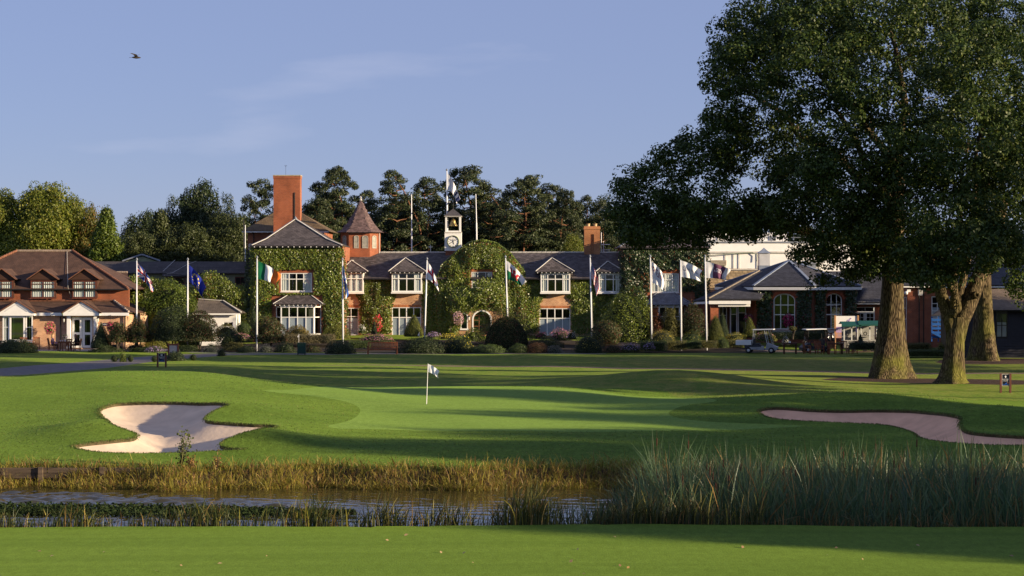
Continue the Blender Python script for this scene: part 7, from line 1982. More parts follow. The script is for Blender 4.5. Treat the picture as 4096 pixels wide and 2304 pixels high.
# ------------------------------------------------------------------ people
SKIN = mat('skin', (.52, .30, .21), .6, .05); DARKC = mat('dark trousers', (.012, .011, .014), .8, .1); LILAC = mat('lilac top', (.36, .13, .36), .8, .15); BLACKC = mat('black jacket', (.014, .013, .015), .75, .1); PURP = mat('violet top', (.10, .06, .28), .8, .1)
def person(label, loc, rz, top, hair_m, long_hair, topfun):
    t = thing('person', label, 'person', loc, rz)
    J = {'pel': (0, .05, .52, .155), 'wa': (0, .05, .68, .135), 'ch': (0, .02, .88, .155), 'nk0': (0, 0, 1.02, .075), 'nk': (0, -.01, 1.08, .052), 'hd0': (0, -.02, 1.16, .075), 'hd1': (0, -.03, 1.24, .095), 'hd2': (0, -.02, 1.31, .075)}
    for s, n in ((-1, 'l'), (1, 'r')):
        J.update({n + 'sh': (s * .17, .02, .98, .07), n + 'el': (s * .23, -.06, .75, .047), n + 'wr': (s * .14, -.28, .66, .03), n + 'hp': (s * .09, 0, .50, .11), n + 'kn': (s * .11, -.40, .50, .072), n + 'an': (s * .11, -.40 + (-.04 if s > 0 else .06), .09, .042), n + 'to': (s * .11, -.55 + (-.04 if s > 0 else .06), .035, .035)})
    E = [('pel', 'wa'), ('wa', 'ch'), ('ch', 'nk0'), ('nk0', 'nk'), ('nk', 'hd0'), ('hd0', 'hd1'), ('hd1', 'hd2')]
    for n in 'lr': E += [('ch', n + 'sh'), (n + 'sh', n + 'el'), (n + 'el', n + 'wr'), ('pel', n + 'hp'), (n + 'hp', n + 'kn'), (n + 'kn', n + 'an'), (n + 'an', n + 'to')]
    for s, n in ((-1, 'l'), (1, 'r')):      # five short fingers per hand, curled
        w = Vector(J[n + 'wr'][:3]); J[n + 'pa'] = (w.x - s * .01, w.y - .05, w.z - .01, .026); E.append((n + 'wr', n + 'pa'))
        for k in range(5):
            a = (w.x + s * (.028 - .016 * k), w.y - (.075 if k else .04), w.z - .015); ln = (.03, .055, .062, .056, .044)[k]
            J[n + 'f%d' % k] = (a[0] + (s * -.02 if k == 0 else 0), a[1] - ln * .6, a[2] - .01, .008); J[n + 'g%d' % k] = (a[0] + (s * -.025 if k == 0 else 0), a[1] - ln, a[2] - .035, .007)
            E += [(n + 'pa', n + 'f%d' % k), (n + 'f%d' % k, n + 'g%d' % k)]
    bm = bmesh.new(); sk = bm.verts.layers.skin.verify(); vs = {}
    for k, (x, y, z, r) in J.items():
        v = bm.verts.new((x, y, z)); v[sk].radius = (r, r); vs[k] = v
    vs['pel'][sk].use_root = True
    for a, b in E: bm.edges.new((vs[a], vs[b]))
    me = bpy.data.meshes.new('body'); bm.to_mesh(me); bm.free()
    tmp = bpy.data.objects.new('body', me); link(tmp); tmp.modifiers.new('s', 'SKIN'); su = tmp.modifiers.new('d', 'SUBSURF'); su.levels = su.render_levels = 2
    m2 = bpy.data.meshes.new_from_object(tmp.evaluated_get(bpy.context.evaluated_depsgraph_get())); bpy.data.objects.remove(tmp)
    m2.materials.clear()
    for m in (SKIN, DARKC, top, PURP): m2.materials.append(m)
    for p in m2.polygons: p.material_index = topfun(p.center); p.use_smooth = True
    np_obj('body', m2, t, local=True)
    # features
    f = MB(); f.lathe((0, -.125, 1.225), [(.004, -.02), (.018, -.005), (.012, .03), (.003, .04)], 6); f.build('nose', SKIN, t, local=True)
    for s in (-1, 1): MB().lathe((s * .035, -.112, 1.255), [(.001, -.009), (.010, 0), (.001, .009)], 8).build('eye', BLACK, t, local=True); MB().lathe((s * .096, -.02, 1.235), [(.01, -.03), (.02, 0), (.01, .03)], 6).build('ear', SKIN, t, local=True)
    MB().box(-.025, .025, -.118, -.108, 1.178, 1.188).build('mouth', mat('lips', (.35, .1, .09), .6, .05), t, local=True)
    rng = np.random.default_rng(int(abs(loc[0]) * 10)); V, Fq = [], []
    hm = MB(); seg, rg = 14, 8
    for i in range(rg + 1):
        th = PI * .62 * i / rg
        for j in range(seg):
            a = 2 * PI * j / seg; r = .122 * math.sin(th) + .002; front = math.cos(a + PI / 2 + PI) 
            z = 1.245 + .125 * math.cos(th); y = -.015 + r * math.sin(a); x = r * math.cos(a)
            if i >= rg - 3 and math.sin(a) < -.25: r *= .72; x = r * math.cos(a); y = -.005 + r * math.sin(a) * .7; z += .05
            elif i >= rg - 1: z -= long_hair * (1 + .15 * math.sin(3 * a)); y += .02
            hm.v.append((x, y, z))
    for i in range(rg):
        for j in range(seg): j2 = (j + 1) % seg; hm.f.append((i * seg + j, (i + 1) * seg + j, (i + 1) * seg + j2, i * seg + j2)); hm.m.append(0)
    hm.build('hair', hair_m, t, local=True, smooth=True)
    return t
def top1(c):
    if c.z > 1.05: return 0
    if c.z > .5 and c.y > -.12 and abs(c.x) < .155 and c.z < .62: return 3
    if c.z > .6 and abs(c.x) < .165: return 2 if c.y < .05 else 3
    if c.z > .55: return 0
    return 1 if c.z > .14 else (0 if c.z > .07 else 1)
def top2(c):
    if c.z > 1.05: return 0
    if c.z > .56: return 2 if c.y > -.27 else 0
    return 1 if c.z > .16 else 0
px1 = X(211, YT1); px2 = X(303, YT1)
person('person in a lilac top with fair hair seated at the terrace table', (px1, YT1, tbz - .03), math.radians(92), LILAC, mat('fair hair', (.42, .26, .11), .6, .2, 20), .16, top1)
person('person in black with long brown hair seated before the white doors', (px2, YT1, tbz - .03), math.radians(-90), BLACKC, mat('brown hair', (.13, .06, .03), .6, .2, 20), .26, top2)

# ------------------------------------------------------------------ golf carts
RUB = mat('tyre rubber', (.012, .012, .013), .8, .1); RIM = mat('wheel rim', (.55, .55, .56), .4, .1); CPL = mat('cart grey plastic', (.30, .31, .34), .45, .08); CNV = mat('cart navy plastic', (.035, .04, .055), .45, .1); CWH = mat('cart white', (.72, .73, .74), .4, .05); SEATB = mat('cart seat', (.03, .032, .04), .6, .1); SCR = glassmat('hazy windscreen', (.72, .76, .78), .80)
def wheel(p, r, w, t):
    o = MB().lathe(p, [(r * .55, -w / 2), (r * .92, -w / 2), (r, -w / 4), (r, w / 4), (r * .92, w / 2), (r * .55, w / 2)], 20, axis='y').build('wheel', RUB, t, local=True)
    MB().lathe(p, [(.03, -w / 2 - .01), (r * .3, -w / 2 - .02), (r * .56, -w / 2 + .01), (r * .56, w / 2 - .01), (.03, w / 2)], 16, axis='y').build('rim', RIM, o, local=True)
def cart_common(t, L_, roof0, roof1, face):
    """side-on cart, nose towards +x when face=1"""
    for x in (-.95 * face * L_, .85 * face * L_):
        for y in (-.48, .48): wheel((x, y, .24), .24, .19, t)
    MB().bar((roof0[0], 0, 1.86), (roof1[0], 0, 1.90), 1.15, .06).build('roof', CWH, t, local=True)
b = P(3045, 1402, 158.5); b.z = G(b.x, 158.5)
cart = thing('utility_cart', 'grey utility cart with a white roof and cargo box parked by the flower beds', 'cart', b, rz=math.radians(-14))
cart_common(cart, 1.0, (-.62, 0), (1.02, 0), 1)
q = MB(); q.box(-1.25, -.28, -.56, .56, .30, .52); q.box(-.28, .38, -.56, .56, .24, .34); q.box(-1.28, .05, -.58, .58, .52, .64); q.build('chassis', CNV, cart, local=True)
MB().box(-.85, -.28, -.575, -.55, .3, .5).box(-.26, .30, -.575, -.55, .26, .6).build('side_panel', CPL, cart, local=True)
q = MB(); i = q.pts([(.36, -.56, .24), (1.28, -.52, .24), (1.30, -.50, .50), (.95, -.52, .66), (.50, -.56, .82), (.36, .56, .24), (1.28, .52, .24), (1.30, .50, .50), (.95, .52, .66), (.50, .56, .82)])
for f_ in ((0, 1, 2, 3, 4), (9, 8, 7, 6, 5), (1, 6, 7, 2), (2, 7, 8, 3), (3, 8, 9, 4), (4, 9, 5, 0)): q.f.append(tuple(i + k for k in f_)); q.m.append(0)
q.build('cowl', CPL, cart, local=True)
MB().box(1.18, 1.36, -.5, .5, .26, .34).build('bumper', BLACK, cart, local=True)
for y_ in (-.34, .34): MB().lathe((1.27, y_, .5), [(.07, 0), (.07, .04), (.03, .05)], 10, axis='x').build('headlight', CWH, cart, local=True)
q = MB()
for x0, x1, y0, y1 in ((-1.95, -.72, -.62, -.58), (-1.95, -.72, .58, .62), (-1.95, -1.91, -.58, .58), (-.76, -.72, -.58, .58)): q.box(x0, x1, y0, y1, .70, 1.02)
q.box(-1.95, -.72, -.62, .62, .66, .698); q.build('cargo_box', CWH, cart, local=True)
for y_ in (-.28, .28): MB().box(-.62, -.1, y_ - .24, y_ + .24, .64, .78).box(-.62, -.5, y_ - .22, y_ + .22, .8, 1.14).build('seat', SEATB, cart, local=True)
for x0, x1 in ((-.62, -.55), (.50, .30)):
    for y_ in (-.53, .53): MB().bar((x0 if x0 < 0 else .52, y_, .8), (x1, y_, 1.86), .035).build('roof_post', CWH, cart, local=True)
for y_ in (-.53, .53): MB().bar((.95, y_, .68), (.62, y_, 1.88), .03).build('screen_post', CPL, cart, local=True)
MB().face([(.95, -.52, .70), (.95, .52, .70), (.63, .52, 1.86), (.63, -.52, 1.86)]).build('windscreen', SCR, cart, local=True)
MB().lathe((.30, -.28, 1.0), [(.17, -.012), (.19, 0), (.17, .012)], 16, axis='x', cap=False).bar((.5, -.28, .78), (.3, -.28, 1.0), .03).build('steering_wheel', BLACK, cart, local=True)
def golf_cart(label, px, pyb, Y, rz):
    b = P(px, pyb, Y); b.z = G(b.x, Y)
    t = thing('golf_cart', label, 'cart', b, rz=rz)
    cart_common(t, .9, (-.95, 0), (.75, 0), -1)
    q = MB(); i = q.pts([(-.2, -.55, .22), (-1.2, -.5, .22), (-1.25, -.5, .42), (-1.0, -.52, .62), (-.62, -.55, .80), (-.2, .55, .22), (-1.2, .5, .22), (-1.25, .5, .42), (-1.0, .52, .62), (-.62, .55, .80)])
    for f_ in ((4, 3, 2, 1, 0), (5, 6, 7, 8, 9), (2, 7, 6, 1), (3, 8, 7, 2), (4, 9, 8, 3), (0, 5, 9, 4)): q.f.append(tuple(i + k for k in f_)); q.m.append(0)
    q.build('cowl', CNV, t, local=True)
    MB().box(-.2, 1.05, -.55, .55, .22, .5).build('chassis', CNV, t, local=True); MB().box(0, .6, -.5, .5, .502, .72).box(.5, .62, -.5, .5, .722, 1.1).build('seat', SEATB, t, local=True)
    for a, c in (((-.8, .7), (-.75, 1.86)), ((.75, .5), (.65, 1.86))):
        for y_ in (-.53, .53): MB().bar((a[0], y_, a[1]), (c[0], y_, c[1]), .035).build('roof_post', BLACK, t, local=True)
    MB().face([(-.82, -.5, .78), (-.82, .5, .78), (-.76, .5, 1.84), (-.76, -.5, 1.84)]).build('windscreen', SCR, t, local=True)
    MB().lathe((-.3, -.25, 1.0), [(.17, -.012), (.19, 0), (.17, .012)], 16, axis='x', cap=False).bar((-.6, -.25, .76), (-.3, -.25, 1.0), .03).build('steering_wheel', BLACK, t, local=True)
    q = MB(); q.bar((.75, -.5, 1.84), (1.2, -.5, 1.35), .03).bar((.75, .5, 1.84), (1.2, .5, 1.35), .03); q.face([(.75, -.5, 1.84), (.75, .5, 1.84), (1.0, .5, 1.6), (1.0, -.5, 1.6)]); q.build('rain_hood', BLACK, t, local=True)
    return b
gb_ = golf_cart('dark golf cart with a white roof behind the wooden chairs', 3262, 1396, 160.5, math.radians(10))
BAG = mat('golf bag black', (.02, .02, .022), .6, .2); CLUB = mat('club steel', (.6, .6, .62), .3, .1, metal=.8)
for k, (px_, lb) in enumerate(((3316, 'black golf bag with club heads on the left of the cart back'), (3334, 'dark golf bag with club heads on the right of the cart back'))):
    x_ = X(px_, 160.3); z_ = gb_.z + .42; g = thing('golf_bag', lb, 'golf bag', (x_, 160.3, z_), group='golf bags on the dark cart')
    MB().lathe((0, 0, 0), [(.12, 0), (.13, .05), (.12, .5), (.15, .78), (.13, .78)], 12).build('bag', BAG, g, local=True)
    for j in range(6):
        a = j * 1.05; e = Vector((.09 * math.cos(a), .09 * math.sin(a), .98 + .05 * (j % 3))); MB().tube([(e.x * .6, e.y * .6, .7), e], .008, 5).lathe(e, [(.01, -.03), (.04, 0), (.02, .04)], 6).build('club', CLUB, g, local=True)
# tables and chairs by the carts
YA = 156.8
GT2 = 'tables beside the carts'
for px_, wpx, lb in ((3160, 58, 'thin legged dark table right of the utility cart'), (3340, 66, 'dark wooden table among the slatted chairs')):
    x_ = X(px_, YA); tt = table('garden_table', lb, x_, YA, G(x_, YA), wpx / F * YA, .7, .86, BROWNW); tt['group'] = GT2
nc = MB().box(X(3154, YA), X(3163, YA), YA - .02, YA + .02, G(X(3158, YA), YA) + .862, G(X(3158, YA), YA) + .98).build('menu_card', WHITE); tag(nc, 'small white card standing on the thin legged table', 'card')
for px_, rz, lb in ((3228, 95, 'side on slatted chair left of the orange lit chair'), (3278, 20, 'orange lit slatted chair in front of the dark cart'), (3328, 5, 'slatted chair behind the dark wooden table'), (3374, -10, 'slatted chair right of the dark wooden table'), (3412, -70, 'turned slatted chair nearest the oak trunk')):
    chair(lb, px_, 1402, YA + (.2 if px_ != 3328 else -.6), math.radians(rz), GC)
# display board
bd_ = thing('display_board', 'tall white display board on timber posts with a purple lower panel', 'sign', P(3385, 1360, 164))
zt, zm, zb = Z(1264, 164), Z(1307, 164), Z(1352, 164); x0, x1 = X(3344, 164), X(3428, 164)
for x in (x0 - .08, x1 + .08): MB().box(x - .06, x + .06, 163.9, 164.1, .1, zt + .05).build('post', mat('fresh pine post', (.45, .24, .11), .6, .2), bd_)
MB().box(x0, x1, 163.97, 164.03, zm, zt).build('white_panel', WHITE, bd_); MB().box(x0, x1, 163.97, 164.03, zb + .45, zm - .003).build('purple_panel', mat('lavender panel', (.42, .30, .52), .6, .05), bd_)
MB().box(x0, x1, 163.97, 164.03, zb, zb + .447).build('picture_panel', mat('picture panel', (.35, .25, .30), .6, .6, 3, col2=(.55, .25, .1)), bd_)
text('RYDER CUP', Vector((x0 + .75, 163.95, zm - .22)), .24, WHITE, bd_); text('LEVEL 10', Vector((x0 + .85, 163.95, zm - .45)), .12, WHITE, bd_)
q = MB()
for a, b_, c, d in ((3392, 1281, 3399, 1278), (3399, 1278, 3404, 1274), (3392, 1281, 3390, 1285), (3399, 1279, 3397, 1285), (3404, 1275, 3403, 1271)): q.bar(P(a, b_, 163.95), P(c, d, 163.95), .07, .01, up=(0, 1, 0))
q.build('emblem', mat('lilac emblem', (.5, .38, .68), .6, .05), bd_)
# kiosks with green canopies
CANV = mat('green canvas', (.006, .075, .06), .7, .15, 4)
def kiosk(label, a, b_, Y, pt, group):
    x0, x1 = X(a, Y), X(b_, Y); zt = Z(pt, Y); z0 = G((x0 + x1) / 2, Y); t = thing('food_kiosk', label, 'kiosk', ((x0 + x1) / 2, Y, z0), group=group)
    w = x1 - x0
    q = MB(); q.box(x0 + .08, x1 - .08, Y, Y + 1.2, z0 + .35, z0 + .95); q.build('counter', mat('kiosk cream', (.42, .41, .37), .6, .1), t)
    q = MB(); q.box(x0 + .08, x1 - .08, Y + 1.1, Y + 1.2, z0 + .95, zt); q.build('back_panel', mat('kiosk wall', (.30, .30, .28), .6, .15), t)
    for x in (x0 + .1, x0 + w * .55, x1 - .1): MB().box(x - .05, x + .05, Y + .02, Y + .12, z0 + .952, zt).build('upright', mat('kiosk post', (.62, .62, .58), .5, .05), t)
    MB().box(x0 + .15, x1 - .15, Y + .5, Y + .9, z0 + 1.25, z0 + 1.29).build('shelf', CREAM, t)
    MB().lathe((x0 + w * .32, Y + .3, z0 + 1.45), [(.10, 0), (.16, -.03), (.16, -.06), (.10, -.06)], 14, axis='y', cap=False).build('ring', BLACK, t)
    q = MB(); n = 10
    for k in range(n):
        xa, xb = x0 - .15 + (w + .3) * k / n, x0 - .15 + (w + .3) * (k + 1) / n
        q.face([(xa, Y - .35, zt), (xb, Y - .35, zt), (xb, Y + .5, zt + .28), (xa, Y + .5, zt + .28)]); q.face([(xa, Y + .5, zt + .28), (xb, Y + .5, zt + .28), (xb, Y + 1.3, zt + .05), (xa, Y + 1.3, zt + .05)])
        xm = (xa + xb) / 2; q.face([(xa, Y - .35, zt), (xa, Y - .35, zt - .1), (xm, Y - .35, zt - .15), (xb, Y - .35, zt - .1), (xb, Y - .35, zt)])
    q.build('canopy', CANV, t)
    for x in (x0 + .4, x1 - .4): wheel_o = MB().lathe((x, Y + .1, z0 + .2), [(.1, -.06), (.2, -.06), (.2, .06), (.1, .06)], 14, axis='y').build('wheel', RUB, t)
kiosk('left food kiosk with a scalloped green canopy before the white board', 3372, 3436, 161.5, 1300, 'green canopied kiosks'); kiosk('right food kiosk with a green canopy against the oak trunk', 3440, 3512, 161.5, 1297, 'green canopied kiosks')
# blue trailer
BLU2 = mat('trailer blue', (.02, .10, .36), .45, .15, 4)
bt = thing('blue_trailer', 'bright blue slatted trailer with a ramp against the brick wing', 'trailer', P(3750, 1362, 160))
Yb = 160.0
for k in range(5): MB().box(X(3726, Yb), X(3782, Yb), Yb, Yb + .05, Z(1352 - k * 17, Yb), Z(1343 - k * 17, Yb)).build('side_rail', BLU2, bt)
for px_ in (3728, 3754, 3780): MB().box(X(px_, Yb) - .04, X(px_, Yb) + .04, Yb + .052, Yb + .12, Z(1366, Yb), Z(1266, Yb)).build('post', BLU2, bt)
MB().slab([P(3728, 1322, Yb - .1), P(3790, 1355, Yb - .1), P(3790, 1366, Yb - .1), P(3728, 1333, Yb - .1)], .06).build('ramp', BLU2, bt)
MB().slab([P(3726, 1262, Yb - .4), P(3800, 1256, Yb - .4), P(3826, 1212, Yb + 1), P(3770, 1225, Yb + 1)], .06).build('cover', SLATEDK, bt)
# bird
bp_ = P(546, 230, 120); bd2 = thing('bird', 'dark bird gliding across the sky at upper left', 'bird', bp_, rz=.3)
m_ = mat('dark feathers', (.03, .024, .02), .8, .3, 8)
MB().lathe((0, 0, 0), [(.005, -.30), (.05, -.18), (.075, -.02), (.06, .1), (.045, .17), (.035, .21), (.004, .27)], 10, axis='x').build('body', m_, bd2, local=True, smooth=True)
for s in (-1, 1):
    q = MB()
    if s < 0: pts = [(.10, -.04, .03), (-.08, -.04, .03), (-.22, -.28, .14), (-.42, -.42, .20), (-.30, -.30, .22), (-.02, -.22, .16)]
    else: pts = [(.10, .04, .03), (.06, .22, .16), (.24, .42, .24), (.14, .38, .2), (-.02, .24, .12), (-.08, .04, .03)]
    q.slab(pts, .015); q.build('wing', m_, bd2, local=True)
MB().slab([(-.26, -.02, 0), (-.26, .02, 0), (-.42, .06, -.01), (-.42, -.06, -.01)], .012).build('tail', m_, bd2, local=True)
bd2.scale = (1.0, 1.0, 1.0)
# ------------------------------------------------------------------ shrubs, flowers and hanging baskets
COREG = mat('shrub core', (.012, .018, .006), .95, .3, 3)
L_BOX = leafmat('box leaves', (.030, .055, .012), (.075, .11, .022), .2)
L_YEW = leafmat('yew needles', (.012, .026, .010), (.035, .055, .018), .15)
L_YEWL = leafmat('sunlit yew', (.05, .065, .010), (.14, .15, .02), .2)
L_PHO = leafmat('photinia leaves', (.026, .038, .012), (.075, .085, .022), .22, third=(.14, .035, .025))
L_RED = leafmat('red young leaves', (.10, .045, .012), (.19, .06, .03), .3)
L_OLV = leafmat('olive leaves', (.075, .075, .018), (.16, .15, .04), .3)
L_LIME = leafmat('lime leaves', (.12, .14, .02), (.26, .26, .05), .35)
L_GOLD = leafmat('golden leaves', (.11, .08, .015), (.22, .17, .04), .3)
L_GREY = leafmat('grey herb leaves', (.09, .095, .085), (.17, .175, .16), .15)
L_DRK = leafmat('dark shrub leaves', (.016, .030, .011), (.05, .07, .02), .2)
L_BRT = leafmat('glossy bright leaves', (.065, .105, .012), (.18, .215, .025), .25, .35, .5)
L_HEA = leafmat('heather stems', (.09, .08, .035), (.17, .14, .07), .2)
L_RUST = leafmat('rusty foliage', (.10, .055, .02), (.18, .09, .04), .3)
def petal(n, c): return mat('petals ' + n, c, .6, .15, 6)
PK, MG, YL_, LI, WH, RD_ = petal('pink', (.62, .22, .38)), petal('magenta', (.48, .015, .13)), petal('yellow', (.75, .60, .06)), petal('lilac', (.45, .30, .60)), petal('white', (.78, .76, .74)), petal('red', (.60, .03, .07))
def bush(name, label, cat, px, pb, Y, w, h, m, shape='ball', leaf=.13, dens=150, flower=None, ff=0.0, stem=None, group=None, depth=None, seed=None, flat=False):
    """w,h and position in photo pixels at distance Y; shape: ball, dome, cone, hedge, loose"""
    rng = np.random.default_rng(seed or int(px * 7 + pb))
    W, H = w / F * Y, h / F * Y; b = P(px, pb, Y)
    gz_ = G(b.x, b.y); b.z = max(b.z, gz_ - .05) if shape != 'hang' else b.z
    D = depth or min(max(W * .9, H * .5), 2.6)
    rx, ry = W / 2, D / 2
    z0 = stem or 0.0; Hh = H - z0
    area = 2 * PI * ((rx * Hh + ry * Hh + rx * ry) / 3) * 1.25; n = int(min(max(area * dens, 90), 10000))
    if shape == 'hedge':
        f = rng.random(n); u = rng.uniform(-1, 1, n); v = rng.uniform(-1, 1, n); C = np.zeros((n, 3))
        top, frn = f < .35, (f >= .35) & (f < .8); sd = f >= .8
        C[top] = np.stack([u[top], v[top], np.ones(top.sum())], 1); C[frn] = np.stack([u[frn], -np.ones(frn.sum()), (v[frn] + 1) / 2], 1); C[sd] = np.stack([np.sign(u[sd]), v[sd], (rng.random(sd.sum()))], 1)
        d = np.zeros((n, 3)); d[top, 2] = 1; d[frn, 1] = -1; d[sd, 0] = np.sign(u[sd])
        C = C * np.array([rx, ry, Hh]); C += rng.normal(size=(n, 3)) * min(.06, Hh * .08)
    elif shape == 'cone':
        t = 1 - np.sqrt(rng.random(n)); a = rng.uniform(0, 6.28, n); r = (1 - t) ** .8 * (1 - .25 * np.exp(-t * 12)); C = np.stack([rx * r * np.cos(a), ry * r * np.sin(a), Hh * t], 1); d = np.stack([np.cos(a), np.sin(a), np.full(n, .45)], 1)
        C += rng.normal(size=(n, 3)) * .035
    else:
        d = sphere_dirs(n, rng)
        if shape == 'ball': C = d * np.array([rx, ry, Hh / 2]); C[:, 2] += Hh / 2
        else: d[:, 2] = np.abs(d[:, 2]); C = d * np.array([rx, ry, Hh])
        if shape in ('loose', 'dome', 'ball', 'hang'):
            amp = {'loose': .28, 'dome': .19, 'ball': .15, 'hang': .2}[shape]
            k = 1 + amp * vnoise(d, 3.2, int(px)) - .25 * rng.random(n) ** 2
            mid = np.array([0, 0, Hh / 2 if shape == 'ball' else 0]); C = mid + (C - mid) * k[:, None]
    C[:, 2] += z0
    C = np.maximum(C, np.array([-99, -99, .02]))
    Nn = d * .9 + rng.normal(size=(n, 3)) * .6 + np.array([0, 0, .25])
    sz = leaf * .62 * rng.uniform(.6, 1.3, n)
    if flat: Nn[:, 2] += 1
    V, Q = leaf_arrays(C, Nn, sz, .6 if leaf > .08 else .5, rng); mi = np.zeros(n, np.int32); mats = [m]
    if flower is not None:
        mats.append(flower); mi = ((rng.random(n) < ff) & (C[:, 2] > z0 + Hh * .25)).astype(np.int32)
    # dark twiggy heart so that the shrub is not see-through
    k = 10; hv, hf = [], []
    for i in range(k + 1):
        for j in range(14):
            th, a = PI * i / k, 2 * PI * j / 14
            if shape == 'cone': r = .84 * (1 - i / k) ** .85; hv.append((rx * r * math.cos(a), ry * r * math.sin(a), z0 + Hh * .93 * i / k))
            elif shape == 'hedge':
                cx_, cy_ = math.cos(a), math.sin(a); s = .90 / max(abs(cx_), abs(cy_)); hv.append((rx * cx_ * s * (1 if 0 < i < k else .01), ry * cy_ * s * (1 if 0 < i < k else .01), Hh * .93 * i / k))
            elif shape == 'ball': hv.append((rx * .80 * math.sin(th) * math.cos(a), ry * .80 * math.sin(th) * math.sin(a), z0 + Hh / 2 - Hh * .40 * math.cos(th)))
            else: hv.append((rx * .76 * math.cos(th / 2) * math.cos(a), ry * .76 * math.cos(th / 2) * math.sin(a), z0 + .0 + Hh * .76 * math.sin(th / 2)))
    for i in range(k):
        for j in range(14): j2 = (j + 1) % 14; hf.append((i * 14 + j, i * 14 + j2, (i + 1) * 14 + j2, (i + 1) * 14 + j))
    off = len(V); V = np.concatenate([V, np.array(hv)]); mats.append(COREG)
    me = np_mesh('foliage', V + np.array(b), [(Q, mi), (np.array(hf) + off, len(mats) - 1)], mats)
    if stem:
        t = thing(name, label, cat, b, group=group); np_obj('foliage', me, t)
        ns = 1 if shape == 'ball' and w > 120 else 4
        for s in range(ns):
            q = MB(); x_ = (rng.uniform(-.25, .25) * rx if ns > 1 else 0); q.tube([b + Vector((x_ * .3, 0, -.1)), b + Vector((x_, rng.uniform(-.1, .1), z0 * .6)), b + Vector((x_ * 2.2, rng.uniform(-.3, .3), z0 + Hh * .3))], [.07 if ns > 1 else .16, .055 if ns > 1 else .14, .03], 7); q.build('stem', BARKG, t)
        return t
    o = np_obj(name, me); return tag(o, label, cat, group)
S = 'shrub'
